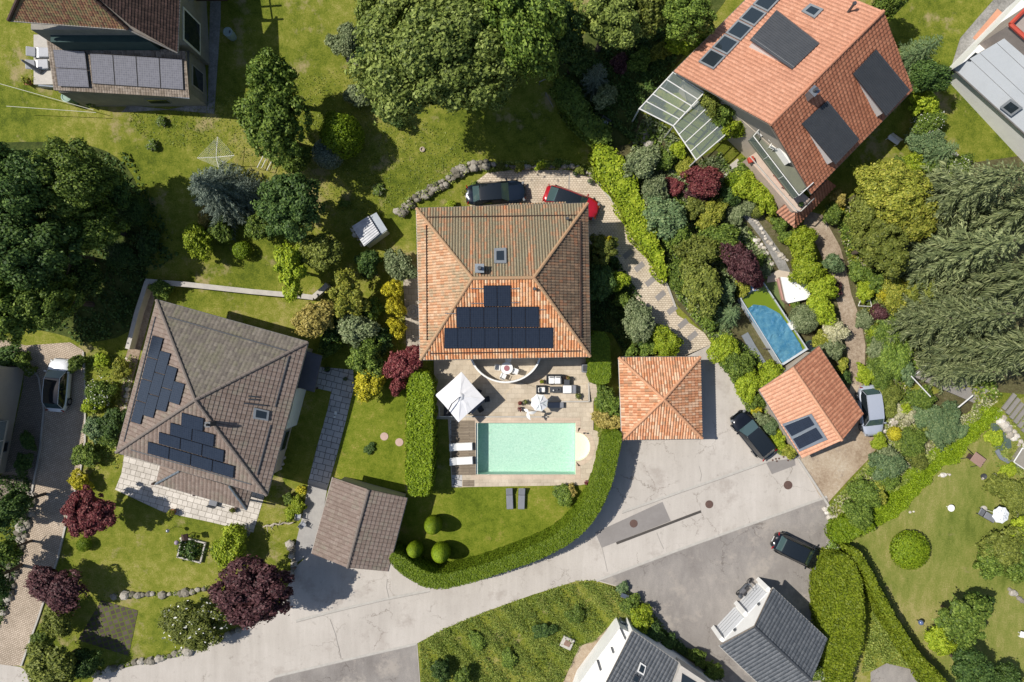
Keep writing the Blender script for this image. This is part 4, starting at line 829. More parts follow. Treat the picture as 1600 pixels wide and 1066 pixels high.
for t0,t1 in ((.06,.46),(.54,.94)): w=wquad(A.lerp(B,t0),A.lerp(B,t1),.02,2.3,.05,bgg,'garage_door',DOORM,nn); [wquad(A.lerp(B,t0+.01)+nn*.05,A.lerp(B,t1-.01)+nn*.05,.35+i*.42,.38+i*.42,.008,w,'door_groove',BLKM,nn) for i in range(4)]
for t in (.25,.75): MB().box(A.lerp(B,t)+nn*.08+Vector((0,0,2.65)),(.14,.2,.2),math.atan2(nn.y,nn.x)).build('wall_lamp',BLKM,bgg,True)
st('door_threshold',[(1120,985),(1193,915),(1199,921),(1126,992)],M('wood_threshold',(.42,.34,.25),(.36,.29,.21)),.045)
for t in (.0,.48,.98): MB().box(A.lerp(B,t)+nn*.15+Vector((0,0,1.15)),(.3,.35,2.3),math.atan2(nn.y,nn.x)).build('wall_fin',WHITE,bgg,True)
# ---------------- stone walls ----------------
def rockwall(name,line,h,w,label,cat='stone wall',mat=STONE,sz=.42,group=None,seed=1,kerf=1):
    rnd=random.Random(seed); mb=MB(); pts=[G(a,b,0) for a,b in line]
    for a,b in zip(pts[:-1],pts[1:]):
        d=(b-a); Ln=d.length; n=max(1,int(Ln/(sz*.85))); nn=Vector((-d.y,d.x,0)).normalized(); rows=max(1,int(w/sz+.5)); lay=max(1,int(h/sz+.3))
        for i in range(n):
            for r in range(rows):
                for k in range(lay):
                    p=a.lerp(b,(i+rnd.random()*.6)/n)+nn*((r-(rows-1)/2)*sz*.8+rnd.uniform(-.06,.06)); s=sz*rnd.choice((.30,.42,.5,.6,.78))*rnd.uniform(.85,1.12)
                    c=Vector((p.x,p.y,T(p.x,p.y)+s*.35+k*sz*.75)); ang=rnd.random()*6.3; vs=[]
                    for z_,rr in ((-.7,.8),(-.1,1.08),(.45,.92),(.72,.5)):
                        for j in range(6): t=ang+j*1.047+rnd.uniform(-.2,.2); q=rr*s*rnd.uniform(.82,1.1); vs.append(c+Vector((q*math.cos(t)*1.15,q*math.sin(t),z_*s)))
                    fs=[(l*6+j,l*6+(j+1)%6,l*6+6+(j+1)%6,l*6+6+j) for l in range(3) for j in range(6)]+[(18,19,20,21,22,23)]; mb.add(vs,fs)
    o=mb.build(name,mat,fix=False); return tag(o,label,cat,group)
rockwall('stone_wall',[(624,336),(640,318),(668,302),(700,283),(730,262),(765,257)],1.0,.7,'curved rubble wall above the lawn north of the big house')
rockwall('stone_wall',[(765,257),(800,262),(850,262),(900,262),(925,275)],.6,.4,'planted stone edge along the top of the cobbled court',sz=.3,seed=3)
rockwall('stone_row',[(178,931),(215,929),(262,928),(300,924),(326,917)],.3,.35,'curved row of low stones across the south-west lawn','stones',seed=4,sz=.5)
rockwall('stone_row',[(148,1053),(178,1044),(210,1035),(245,1030),(272,1022),(300,1015)],.4,.5,'stone edging beside the road below the slab square','stones',seed=5,sz=.55)
rockwall('stone_row',[(340,1000),(370,985),(388,975)],.4,.5,'last stones of the road edging under the purple tree','stones',seed=6,sz=.5)
rockwall('stone_bank',[(66,570),(72,600)],.3,.3,'few stones by the drive kerb next to the white car','stones',seed=7,sz=.3) if 0 else None
rockwall('stone_bank',[(50,770),(38,830),(20,900),(2,960)],.6,1.0,'dark rocky bank along the left side of the cobbled drive','stones',seed=8,sz=.6)
rockwall('stone_bank',[(455,846),(458,866),(460,885),(452,905)],.7,.5,'rocks beside the garage apron above the purple tree','stones',seed=9,sz=.4)
rockwall('white_rocks',[(1290,792),(1296,806),(1306,818),(1318,828)],.3,.6,'pale rocks at the corner of the gravel court','rocks',mat=MATS['pale_limestone'],seed=10,sz=.35)
LIM=MATS['pale_limestone']
rockwall('white_rocks',[(1165,330),(1185,352),(1196,372),(1212,392),(1232,410)],.2,.25,'white rocks lining the slate path on its right side','rocks',mat=LIM,seed=11,sz=.28)
rockwall('white_rocks',[(1178,370),(1192,392),(1204,416)],.2,.7,'scattered white rocks left of the slate path','rocks',mat=LIM,seed=12,sz=.28)
rockwall('house_rockery',[(452,652),(447,680),(440,718),(437,735)],.3,.7,'pale rockery along the east wall of the west house','rocks',mat=LIM,seed=13,sz=.28)
rockwall('rock_garden',[(1400,650),(1382,668),(1395,700),(1418,715)],.25,.9,'loose beige stones among low shrubs east of the silver car','rocks',mat=LIM,seed=14,sz=.3)
rockwall('pond_rocks',[(1556,645),(1568,660),(1590,690),(1610,712)],.4,1.2,'pale boulders around the dry pond near the right edge','rocks',mat=LIM,seed=15,sz=.5)
rockwall('cobble_row',[(1552,742),(1566,752),(1572,768),(1580,790),(1600,820)],.2,.4,'short curve of stones right of the lawn furniture','rocks',mat=LIM,seed=16,sz=.35)
rockwall('stone_row',[(1575,920),(1600,942),(1640,975)],.3,.4,'low brown stones at the right edge of the dry lawn','stones',seed=17,sz=.35)
rockwall('rock_garden',[(545,92),(560,100),(566,112)],.3,.8,'grey rocks on the dry bank below the chestnut tree','rocks',seed=18,sz=.4)
rockwall('rock_garden',[(790,0),(1,1)],0,0,'x') if 0 else None
rockwall('rock_garden',[(1005,205),(1012,225),(1018,232)],.4,.7,'grey boulders left of the glass canopy','rocks',seed=19,sz=.5)
rockwall('rock_garden',[(1030,240),(1050,262),(1060,290),(1080,300)],.25,.8,'scattered beige stones in the bed between hedge and canopy','rocks',mat=LIM,seed=20,sz=.26)
rockwall('stone_wall',[(198,560),(203,590),(196,640)],.4,.3,'narrow stone strip beside the west roof edge','stones',mat=LIM,seed=21,sz=.25)
wall('retaining_wall',[(236,441),(300,446),(400,457),(470,463),(494,466)],.42,.9,STW,'long pale retaining wall north of the taupe roof house')
wall('retaining_wall',[(494,466),(510,452),(516,446)],.42,.9,STW,'short angled end of the garden retaining wall')
wall('retaining_wall',[(238,441),(222,490),(212,530),(208,545)],.36,.9,STW,'slanting retaining wall left of the taupe roof house')
wall('low_wall',[(1490,246),(1482,240),(1500,265)],.25,.6,STW,'short grey wall in the shrubs by the north-east lawn')
# ---------------- cars ----------------
TYRE=M('tyre_rubber',(.018,.018,.02),rough=.8); RIM=M('alloy_rim',(.45,.46,.47),rough=.3,metal=.9); LAMP=M('headlight_glass',(.20,.21,.22),rough=.25); TAIL=M('tail_light_glass',(.40,.01,.015),rough=.15); PLATE=M('number_plate_blank',(.7,.7,.68),rough=.5)
CGL=glassm('car_glass',(.012,.016,.020),.02); CGL2=glassm('car_screen',(.05,.085,.09),.03)
def car(name,L_,Wd,Ht,paint,roofm,label,loc,rz,hood=.28,boot=.12,roofw=.72,roofx=(-.30,.10),hb=.60,sport=False):
    r=root(name,loc,label,'car',rz=rz); Hb=Ht*hb
    def half(s): return Wd/2*(1-max(0,(abs(s)*2-.40)/.60)**2.8*.40)
    def top(s):
        t=Hb
        if s>.5-hood: t=Hb-(s-(.5-hood))/hood*Hb*.16
        if s>.44: t-= (s-.44)/.06*Hb*.28
        if s<-.45: t-= (-.45-s)/.05*Hb*.16
        return t
    ss=[-.5,-.492,-.475,-.44,-.38,-.3,-.2,-.1,0,.1,.18,.25,.32,.38,.43,.465,.487,.5]; mb=MB(); vs=[]; prof=[(0,1,0),(.45,1,0),(.72,1,-.02),(.90,1,-.07),(.985,.0,.80),(1.,0,.60),(.985,0,.42),(.95,0,.28),(.86,0,.20),(0,0,.19)]
    ring=[]
    for i,s in enumerate(ss):
        w=half(s)*(1 if 0<i<len(ss)-1 else .93); t=top(s); e=.0 if 0<i<len(ss)-1 else .10
        row=[]
        for a,m_,b_ in prof:
            z=t+b_*1.0 if m_ else (b_ if b_<.3 else b_*t/.95)
            if m_: z-= e
            elif b_<.3: z+=e
            row.append((a*w,z))
        full=[(s*L_,-y,z) for y,z in row]+[(s*L_,y,z) for y,z in row[::-1]]; ring.append(full)
    n=len(ring[0]); vs=[p for q in ring for p in q]; fs=[(j*n+i,j*n+(i+1)%n,(j+1)*n+(i+1)%n,(j+1)*n+i) for j in range(len(ss)-1) for i in range(n)]
    fs+=[tuple(range(n)),tuple((len(ss)-1)*n+i for i in range(n))]; mb.add(vs,fs); b_=mb.build('body',paint,r,smooth=True)
    # greenhouse
    x0,x1,x2,x3=-.5+boot,roofx[0],roofx[1],.5-hood
    gw=[(x0,.80,Hb-.03),(x0+.012,.80,Hb+.02),(x1-.03,roofw*.96,Ht-.07),(x1,roofw,Ht-.03),((x1+x2)/2,roofw*1.02,Ht),(x2,roofw,Ht-.03),(x2+.03,roofw*.98,Ht-.08),(x3-.012,.86,Hb+.02),(x3,.86,Hb-.03)]
    def grow(i,zs): s,w,z=gw[i]; return s,w*Wd/2,z+zs
    gm=MB(); rows=[]
    for i in range(len(gw)):
        s,w,z=grow(i,0); wb=half(s)*.93
        if i in (0,8): pts=[(-wb*.93,Hb-.05),(-w*.6,z),(0,z),(w*.6,z),(wb*.93,Hb-.05)]
        else: pts=[(-wb,Hb-.05),(-w,z-.05),(-w*.9,z-.005),(w*.9,z-.005),(w,z-.05),(wb,Hb-.05)]
        if i in (0,8): pts=[pts[0],pts[1],pts[1],pts[3],pts[3],pts[4]]
        rows.append([(s*L_,y,zz) for y,zz in pts])
    vs=[p for q in rows for p in q]; gm.add(vs,[(j*6+i,j*6+i+1,(j+1)*6+i+1,(j+1)*6+i) for j in range(8) for i in range(5)]); gm.build('side_windows',CGL,r,smooth=True)
    def patch(i0,i1,f,zup,name,mat):
        v=[]; k=[]
        for i in range(i0,i1+1):
            s,w,z=grow(i,zup)
            if i in (0,8): w*=.92
            v+=[(s*L_,-w*f,z),(s*L_,-w*f*.5,z+.012),(s*L_,w*f*.5,z+.012),(s*L_,w*f,z)]
        return MB().add(v,[(j*4+i,j*4+i+1,(j+1)*4+i+1,(j+1)*4+i) for j in range(i1-i0) for i in range(3)]).build(name,mat,r,smooth=True)
    patch(2,6,.93,.012,'roof_panel',roofm); patch(6,8,.92,.012,'windscreen',CGL2); patch(0,2,.84,.012,'rear_window',CGL2)
    for sy in (-1,1):
        a=[Vector((grow(i,.0)[0]*L_,sy*grow(i,0)[1]*(.97 if i not in(0,8) else .86),grow(i,0)[2])) for i in range(9)]
        MB().tube(a[1:8],.022,6).build('roof_rail',paint,r)
        MB().box((x3*L_-.12,sy*(Wd/2+.06),Hb+.03),(.13,.22,.13),bev=.04).build('wing_mirror',paint,r)
        MB().box((L_*.450,sy*Wd*.35,Hb*.76),(.20,.28,.09),rz=-sy*.55,bev=.04).build('headlight',LAMP,r)
        MB().box((-L_*.468,sy*Wd*.35,Hb*.86),(.09,.30,.12),rz=sy*.35,bev=.03).build('tail_light',TAIL,r)
        for sx in (-.30,.31):
            w=MB().cone((sx*L_,sy*(Wd/2-.22),.33),(sx*L_,sy*(Wd/2-.005),.33),.33,.33,20).build('wheel',TYRE,r); MB().cone((sx*L_,sy*(Wd/2-.02),.33),(sx*L_,sy*(Wd/2+.01),.33),.21,.19,14).build('rim',RIM,w)
            MB().box((sx*L_,sy*(Wd/2-.012),.62),(.74,.05,.10),bev=.03).build('wheel_arch',BLKM,r)
    for sx,nm in ((.502,'number_plate'),(-.502,'number_plate')): MB().box((sx*L_,0,.42),(.02,.50,.11)).build(nm,PLATE,r)
    MB().box((L_*.497,0,.52),(.05,Wd*.45,.20),bev=.03).build('grille',BLKM,r)
    return r
def carpaint(name,c,metal=.3): m=M(name,c,tuple(x*.97 for x in c),.22,metal,scale=.5,coat=1.); return m
PBK=carpaint('midnight_blue_paint',(.008,.014,.026)); PBL=carpaint('black_paint',(.007,.009,.013)); PRD=carpaint('red_paint',(.42,.008,.018),.2); PSV=carpaint('silver_blue_paint',(.46,.50,.58),.25); PWH=carpaint('white_paint',(.72,.74,.76),0)
def head(px0,py0,px1,py1): return math.atan2(-(py1-py0),px1-px0)
def carp(px,py): g=G(px,py,.7); return (g.x,g.y,T(g.x,g.y)+.03)
car('saloon_car',5.0,1.92,1.46,PBK,CGL,'dark blue saloon parked on the cobbles above the house',carp(775,302),head(727,306,822,299),hood=.29,boot=.12,roofx=(-.24,.06))
car('hatchback_car',4.75,1.85,1.45,PRD,CGL,'red hatchback half hidden under the mossy roof edge',carp(893,316.5),head(848,300,937,333),hood=.25,boot=.07,roofx=(-.26,.10))
car('estate_car',4.55,1.86,1.55,PBL,CGL,'black estate car parked on pale concrete beside the shrub bed',carp(1177,680),head(1203,711,1154,650),hood=.25,boot=.05,roofx=(-.34,.08))
car('silver_car',4.35,1.78,1.50,PSV,PSV,'silver hatchback parked on gravel beside the terracotta roof',carp(1361,642),head(1357,604,1366,681),hood=.22,boot=.07,roofx=(-.30,.12))
car('compact_car',4.35,1.80,1.45,PBL,CGL,'black compact car standing alone on the grey asphalt yard',carp(1246,861),head(1214,846,1280,878),hood=.22,boot=.08,roofx=(-.32,.12))
car('white_car',4.5,1.85,1.50,PWH,CGL,'white car with black roof parked on the shaded cobbled drive',carp(90,602),head(88,645,95,558),hood=.22,boot=.07,roofx=(-.30,.12))
# scooter by the garage
def at(px,py,h=0): g=G(px,py,h); return Vector((g.x,g.y,T(g.x,g.y)+0))
p=A.lerp(B,.24)+nn*.75; sc=root('scooter',(p.x,p.y,.045),'dark scooter parked in front of the white garage doors','scooter',rz=math.atan2((A-B).y,(A-B).x))
MB().box((0,0,.42),(1.0,.34,.34),bev=.1).build('body',BLKM,sc); MB().box((-.25,0,.70),(.62,.32,.14),bev=.06).build('seat',M('scooter_seat',(.10,.10,.11),rough=.5),sc); MB().box((.62,0,.62),(.14,.42,.62),bev=.06,tilt=-.3).build('front_shield',CHROME,sc)
MB().cone((.66,0,.5),(.52,0,1.02),.03,.03,8).cone((.52,-.34,1.02),(.52,.34,1.02),.025,.025,8).build('handlebar',BLKM,sc)
for x in (-.58,.78): w=MB().cone((x,-.06,.26),(x,.06,.26),.26,.26,18).build('wheel',TYRE,sc); MB().cone((x,-.07,.26),(x,.07,.26),.13,.13,12).build('rim',RIM,w)
for s_ in (-1,1): MB().box((.46,s_*.36,1.14),(.05,.14,.09),bev=.02).build('mirror',CHROME,sc)
MB().box((-.66,0,.92),(.36,.36,.30),bev=.09).build('top_box',BLKM,sc)
# ---------------- terrace furniture ----------------
CLOTH=M('white_canvas',(.76,.76,.78),(.68,.68,.70),.85,scale=1.5); CUSH=M('white_cushion',(.80,.80,.78),(.74,.74,.72),.9,scale=2); RATT=M('charcoal_rattan',(.055,.060,.068),(.035,.038,.045),.75,bump=.4,bs=60); GRC=M('grey_canvas',(.20,.21,.24),(.16,.17,.19),.8)
STEEL=M('painted_steel',(.05,.05,.055),rough=.5,metal=.3)
# cantilever parasol
cz=2.35; cen=P(718.5,620,cz+.45); cr=[P(x,y,cz) for x,y in ((721,581),(757.5,623),(716.5,660),(680,617.5))]; p0=P(703,641,0)
um=root('cantilever_parasol',(p0.x,p0.y,.06),'large square white parasol casting a dark diamond on the terrace','parasol')
vs=[cen]; fs=[]; N=6
edge=[]
for i in range(4):
    a,b=cr[i],cr[(i+1)%4]
    for j in range(N): t=j/N; q=a.lerp(b,t); q=q+(cen-q).normalized()*.03*math.sin(math.pi*t); edge.append(q)
mid=[e_.lerp(cen,.5)+Vector((0,0,.03 if (i%3==0) else -.012)) for i,e_ in enumerate(edge)]
vs+=mid+edge; n=len(edge); fs=[(0,1+i,1+(i+1)%n) for i in range(n)]+[(1+i,1+n+i,1+n+(i+1)%n,1+(i+1)%n) for i in range(n)]
cano=MB().add(vs,fs).build('canopy',CLOTH,um,True,fix=False)
edge2=[q-Vector((0,0,.16)) for q in edge]; MB().add(edge+edge2,[(i,(i+1)%n,n+(i+1)%n,n+i) for i in range(n)]).build('valance',CLOTH,cano,True,fix=False)
MB().lathe(cen+Vector((0,0,-.04)),[(.34,-.03),(.22,.08),(.03,.16)],16).build('vent_cap',CLOTH,cano,True)
for i in range(0,n,3): MB().cone(cen-Vector((0,0,.08)),edge[i]-Vector((0,0,.04)),.016,.014,5).build('rib',STEEL,um,True)
base=p0; MB().tube([Vector((base.x,base.y,.06)),Vector((base.x,base.y,2.6)),P(706,631,3.1)],.045,8).build('pole',STEEL,um,True); MB().cone(P(706,631,3.1),cen+Vector((0,0,.2)),.035,.03,8).build('arm',STEEL,um,True)
MB().box((base.x,base.y,.12),(1.0,1.0,.12),bev=.03).build('base_plate',STEEL,um,True)
# round parasol
c0=P(843,630,2.35); ru=root('round_parasol',(c0.x,c0.y,.08),'round white eight-panel parasol beside the pool kerb','parasol')
def round_parasol(r_,c0,rad,mat,mat2,zb,n=8,rise=.38,rot=0):
    e=[c0+Vector((rad*math.cos(rot+2*math.pi*i/n),rad*math.sin(rot+2*math.pi*i/n),-rise)) for i in range(n)]
    for k,m_ in ((0,mat),(1,mat2)):
        mb=MB()
        for i in range(k,n,2):
            a,b=e[i],e[(i+1)%n]; m0=c0.lerp((a+b)/2,.5)+Vector((0,0,-.03)); mb.add([c0,c0.lerp(a,.5)+Vector((0,0,.05)),a,(a+b)/2+(c0-a)*.05,b,c0.lerp(b,.5)+Vector((0,0,.05)),m0],[(0,1,6),(1,2,6),(2,3,6),(3,4,6),(4,5,6),(5,0,6)])
        mb.build('canopy_panels',m_,r_,True,fix=False)
    for a in e: MB().cone(c0-Vector((0,0,.05)),a-Vector((0,0,.02)),.012,.01,5).build('rib',FRW,r_,True)
    MB().cone((c0.x,c0.y,zb),c0+Vector((0,0,.12)),.025,.02,8).build('pole',FRW,r_,True); MB().lathe((c0.x,c0.y,zb),[(.28,0),(.28,.08),(.05,.12)],14).build('base',STW,r_,True)
round_parasol(ru,c0,.74,CLOTH,M('ivory_canvas',(.70,.73,.73),(.64,.67,.67),.85),.08,rot=.3)
# seats
def sofa(name,loc,rz,w,d,label,cat,cush=CUSH,body=RATT,group=None,arms=True):
    r=root(name,loc,label,cat,group,rz); MB().box((0,0,.17),(w,d,.26),bev=.03).build('frame',body,r); MB().box((0,d/2-.09,.44),(w,.16,.46),bev=.05).build('backrest',body,r)
    k=max(1,round(w/.75)); cw_=(w-(.28 if arms else .04))/k
    for i in range(k): MB().box((-(w/2)+(.14 if arms else .02)+cw_*(i+.5),-.06,.38),(cw_*.97,d*.74,.16),bev=.05).build('seat_cushion',cush,r); MB().box((-(w/2)+(.14 if arms else .02)+cw_*(i+.5),d/2-.22,.58),(cw_*.92,.14,.34),bev=.05).build('back_cushion',cush,r)
    if arms:
        for s_ in (-1,1): MB().box((s_*(w/2-.06),-.02,.40),(.12,d*.94,.36),bev=.04).build('armrest',body,r)
    return r
def pt(px,py,z): q=P(px,py,z); return (q.x,q.y,z)
zt=.205
sofa('garden_sofa',pt(866,592.5,zt),0,1.35,.85,'wide white cushioned sofa against the balcony shade','sofa')
sofa('garden_armchair',pt(845,608.5,zt),R(90),.72,.80,'dark rattan armchair with white cushions left of the coffee table','armchair')
r=root('coffee_table',pt(868,608.5,zt),'low dark coffee table between white armchair and white pouf','table'); MB().box((0,0,.36),(1.0,.52,.07),bev=.02).build('tabletop',RATT,r); [MB().box((x,y,.16),(.06,.06,.32)).build('leg',RATT,r) for x in (-.44,.44) for y in (-.2,.2)]
for x,y,s_ in ((.15,.02,.07),(-.2,-.05,.05)): 
    q=P(868,608.5,zt); tag(MB().lathe((q.x+x,q.y+y,zt+.40),[(.04,0),(.07,.10),(.05,.16),(.02,.17)],10).build('lantern',BLKM if x>0 else FRW),'small black lantern on the coffee table' if x>0 else 'small white candle cup on the coffee table','lantern')
r=root('garden_daybed',pt(889.5,608,zt),'white cushioned daybed seat with grey back at right end','seat'); MB().box((0,0,.18),(1.15,.72,.28),bev=.03).build('frame',GRC,r); MB().box((-.18,0,.36),(.74,.66,.16),bev=.05).build('seat_cushion',CUSH,r); MB().box((.46,0,.42),(.2,.68,.34),bev=.05).build('backrest',GRC,r)
def pot(px,py,z,r_,label,leafc='mid',potm=None,h=.35,group=None,hs=.2,n=120):
    q=P(px,py,z); o=root('potted_plant',(q.x,q.y,z),label,'potted plant',group); MB().lathe((0,0,0),[(r_*.7,0),(r_,h),(r_*1.06,h),(r_*.9,h),(r_*.85,h-.04),(.001,h-.04)],16).build('pot',potm or TERC,o); leafclump('foliage',o,(0,0,h+hs*.4),r_*1.05,hs,n,L[leafc],max(.035,r_*.26)); return o
TERC=M('terracotta_pot',(.40,.17,.10),(.32,.14,.085),.85)
def npmesh(name,V,Fn):
    me=bpy.data.meshes.new(name); nv=len(V); nf=len(Fn); me.vertices.add(nv); me.vertices.foreach_set('co',np.asarray(V,dtype=np.float32).ravel())
    me.loops.add(nf*4); me.loops.foreach_set('vertex_index',np.asarray(Fn,dtype=np.int32).ravel()); me.polygons.add(nf); me.polygons.foreach_set('loop_start',np.arange(0,nf*4,4,dtype=np.int32)); me.polygons.foreach_set('loop_total',np.full(nf,4,dtype=np.int32)); me.update(calc_edges=True); me.validate(); return me
def leaves(C,Nn,s,rg,asp=.62,jit=.55):
    C=np.asarray(C,float); Nn=np.asarray(Nn,float)+rg.normal(0,jit,(len(C),3)); Nn/=np.linalg.norm(Nn,axis=1)[:,None]+1e-9
    t=np.cross(Nn,rg.normal(0,1,(len(C),3))); t/=np.linalg.norm(t,axis=1)[:,None]+1e-9; b=np.cross(Nn,t); s=(np.ones(len(C))*s*rg.uniform(.65,1.3,len(C)))[:,None]
    fold=Nn*s*.18
    V=np.stack([C-t*s,C-b*s*asp+fold,C+t*s,C+b*s*asp+fold],1).reshape(-1,3); Fn=np.arange(len(C)*4).reshape(-1,4); return V,Fn
def sph(n,rg): d=rg.normal(0,1,(n,3)); return d/np.linalg.norm(d,axis=1)[:,None]
def leafclump(name,parent,c,r_,hz,n,mat,s,seed=None):
    rg=np.random.default_rng(seed if seed is not None else random.randrange(10**6)); d=sph(n,rg); d[:,2]=np.abs(d[:,2])*1.0-.15; k=rg.uniform(.55,1.05,n)[:,None]*(1+.25*np.sin(d[:,:1]*7+rg.random()*6)); C=d*k*np.array([r_,r_,hz])+np.array(c); V,Fn=leaves(C,d,s,rg); return link(name,npmesh(name,V,Fn),mat,parent)
pot(846,596,.08,.17,'bright green potted shrub at the foot of the round balcony','lime',hs=.3); pot(887,590,zt,.16,'leafy potted shrub right of the white sofa','mid',hs=.35)
pot(903,618.5,zt,.24,'pale bowl planter at the terrace corner by the steps','olive',STW,.3)
pot(812.5,629.5,.08,.17,'red flowering pot, upper left of the three by the pool','red'); pot(821,627.5,.08,.20,'brown planter, right of the three pots by the pool','olive',STW); pot(812,638.5,.08,.19,'dark pink flowering pot, lowest of three by the pool','red',STW)
r=root('side_box',pt(885,597,zt),'small dark cube table right of the sofa','table'); MB().box((0,0,.2),(.42,.42,.38),bev=.03).build('body',RATT,r); MB().box((0,0,.41),(.46,.46,.03)).build('top',BLKM,r)
r=root('storage_bench',pt(868,632.5,.08),'dark low bench half under the round parasol','bench'); MB().box((0,0,.30),(1.35,.48,.07),bev=.02).build('seat',GRC,r); [MB().box((x,y,.13),(.07,.07,.27)).build('leg',STEEL,r) for x in (-.6,.6) for y in (-.18,.18)]
r=root('kitchen_grill',pt(914,575,.08),'dark covered grill by the hedge corner','grill'); MB().box((0,0,.45),(.62,.72,.86),bev=.06).build('cover',GRC,r); MB().box((0,0,.92),(.54,.5,.12),bev=.05).build('lid',RATT,r)
# white table set on the round balcony
q=P(792,575,zc); r=root('bistro_table',(q.x,q.y,zc),'round white bistro table with a pink cloth on the curved balcony','table'); MB().lathe((0,0,.68),[(.02,0),(.50,0),(.50,.04),(.02,.04)],24).build('tabletop',CUSH,r); MB().cone((0,0,0),(0,0,.68),.05,.05,10).build('pedestal',FRW,r); MB().lathe((0,0,.725),[(.24,0),(.24,.01),(.001,.012)],16).build('cloth',M('rose_cloth',(.33,.13,.15),(.27,.10,.12)),r)
def wchair(name,label,group,loc,rz,mat=FRW,seatm=CUSH,cat='chair'):
    r=root(name,loc,label,cat,group,rz); MB().box((0,0,.44),(.44,.44,.05),bev=.02).build('seat',seatm,r); MB().box((-.21,0,.68),(.05,.42,.46),bev=.02,tilt=-.15).build('backrest',mat,r)
    for x in (-.18,.18):
        for y in (-.18,.18): MB().cone((x*1.1,y*1.1,0),(x,y,.43),.018,.02,6).build('leg',mat,r)
    for y in (-.22,.22): MB().box((.0,y,.62),(.40,.04,.03)).build('armrest',mat,r)
    return r
lab=['white balcony chair above the round table, in shade','white balcony chair right of the round table','white balcony chair below the round table','white balcony chair left of the round table']
ch=None
for i,(a,dx) in enumerate(((80,.72),(-20,.74),(-115,.74),(175,.74))):
    l_=(q.x+dx*math.cos(R(a)),q.y+dx*math.sin(R(a)),zc); rz=R(a+180)
    if ch is None: ch=wchair('balcony_chair',lab[0],'white chairs on the curved balcony',l_,rz)
    else: copy_tree(ch,l_,rz,lab[i])
# dark set below the big parasol
q=P(742,630,.08); r=root('dining_table',(q.x,q.y,.08),'dark outdoor dining table in the parasol shade','table'); MB().box((0,0,.72),(1.5,.9,.05),R(45),bev=.015).build('tabletop',GRC,r); [MB().box((x*math.cos(R(45))-y*math.sin(R(45)),x*math.sin(R(45))+y*math.cos(R(45)),.35),(.06,.06,.7),R(45)).build('leg',STEEL,r) for x in (-.65,.65) for y in (-.35,.35)]
dc=None
for i,(px,py,a,lb) in enumerate(((761,623,190,'dark chair right of the parasol, outermost in its shade'),(751,638,120,'dark chair in the shade below the dining table'),(748,612,250,'dark chair in the shade above the dining table'),(733,640,70,'dark chair hidden under the square parasol edge'))):
    l_=pt(px,py,.08)
    if dc is None: dc=wchair('terrace_chair',lb,'dark chairs around the terrace dining table',l_,R(a),STEEL,RATT)
    else: copy_tree(dc,l_,R(a),lb)
# sun loungers
def lounger(name,label,cat,group,loc,rz,frame,cush,L_=1.95,Wd=.66,zs=.30):
    r=root(name,loc,label,cat,group,rz); MB().box((0,0,zs-.05),(L_,Wd,.06),bev=.02).build('frame',frame,r); MB().box((.24,0,zs+.03),(L_*.72,Wd*.94,.09),bev=.035).build('mattress',cush,r)
    MB().box((-.68,0,zs+.16),(.66,Wd*.94,.09),bev=.035,tilt=.42).build('backrest',cush,r)
    for x in (-.75,.75):
        for y in (-.26,.26): MB().box((x,y,zs/2-.04),(.06,.06,zs-.08)).build('leg',frame,r)
    return r
a=lounger('sun_lounger','white sun lounger at the pool end, upper of the two','sun lounger','white loungers at the pool end',pt(721,697.5,.09),R(2),CUSH,CUSH)
copy_tree(a,pt(721.5,719.5,.09),R(3),'white sun lounger at the pool end, lower of the two')
a=lounger('lawn_lounger','dark grey lounger on the lawn, left of the pair','sun lounger','dark loungers on the lawn below the pool',tuple(at(796.5,779)),R(-88),STEEL,GRC,1.65,.6)
copy_tree(a,tuple(at(815,779)),R(-92),'dark grey lounger on the lawn, right of the pair')
# ornament, railing, pool shower
q=P(824,640,.08); r=root('garden_ornament',(q.x,q.y,.08),'white ornament with curved blades on a thin pole by the pool','ornament'); MB().cone((0,0,0),(0,0,2.1),.025,.02,8).build('pole',FRW,r)
for i,(ang,ln) in enumerate(((-100,.75),(-25,.75),(120,.4))):
    v=[];n=8
    for j in range(n+1): t=j/n; rr=ln*t; aa=R(ang)+t*.5; w_=.13*math.sin(math.pi*min(1,t*.9+.1)); c_=Vector((rr*math.cos(aa),rr*math.sin(aa),2.1-.25*t*t)); pn=Vector((-math.sin(aa),math.cos(aa),.3))*w_; v+=[c_+pn,c_-pn]
    MB().add(v,[(2*j,2*j+1,2*j+3,2*j+2) for j in range(n)]+[(2*j+2,2*j+3,2*j+1,2*j) for j in range(0)]).build('blade',CUSH,r,fix=False)
pot(916,753,.08,.19,'pink flower pot at the pool terrace corner on the lawn edge','red',M('pink_pot',(.55,.33,.33)),.3)
q=P(912,676,.06); r=root('pool_ladder',(q.x,q.y,.06),'small dark stand at the top of the round pool bay','pool fitting'); MB().cone((0,0,0),(0,0,.5),.03,.03,8).build('post',STEEL,r); MB().box((0,0,.5),(.18,.12,.1),bev=.03).build('head',STEEL,r)
r=root('terrace_railing',pt(683,640,.08),'white rail frame left of the square parasol','railing'); m_=MB(); m_.tube([P(686,634,.9),P(687,651,.9),P(706,651,.9)],.025); m_.build('rail',FRW,r,True); [MB().cone(P(x,y,0),P(x,y,.9),.02,.02,6).build('post',FRW,r,True) for x,y in ((686,634),(687,651),(706,651))]
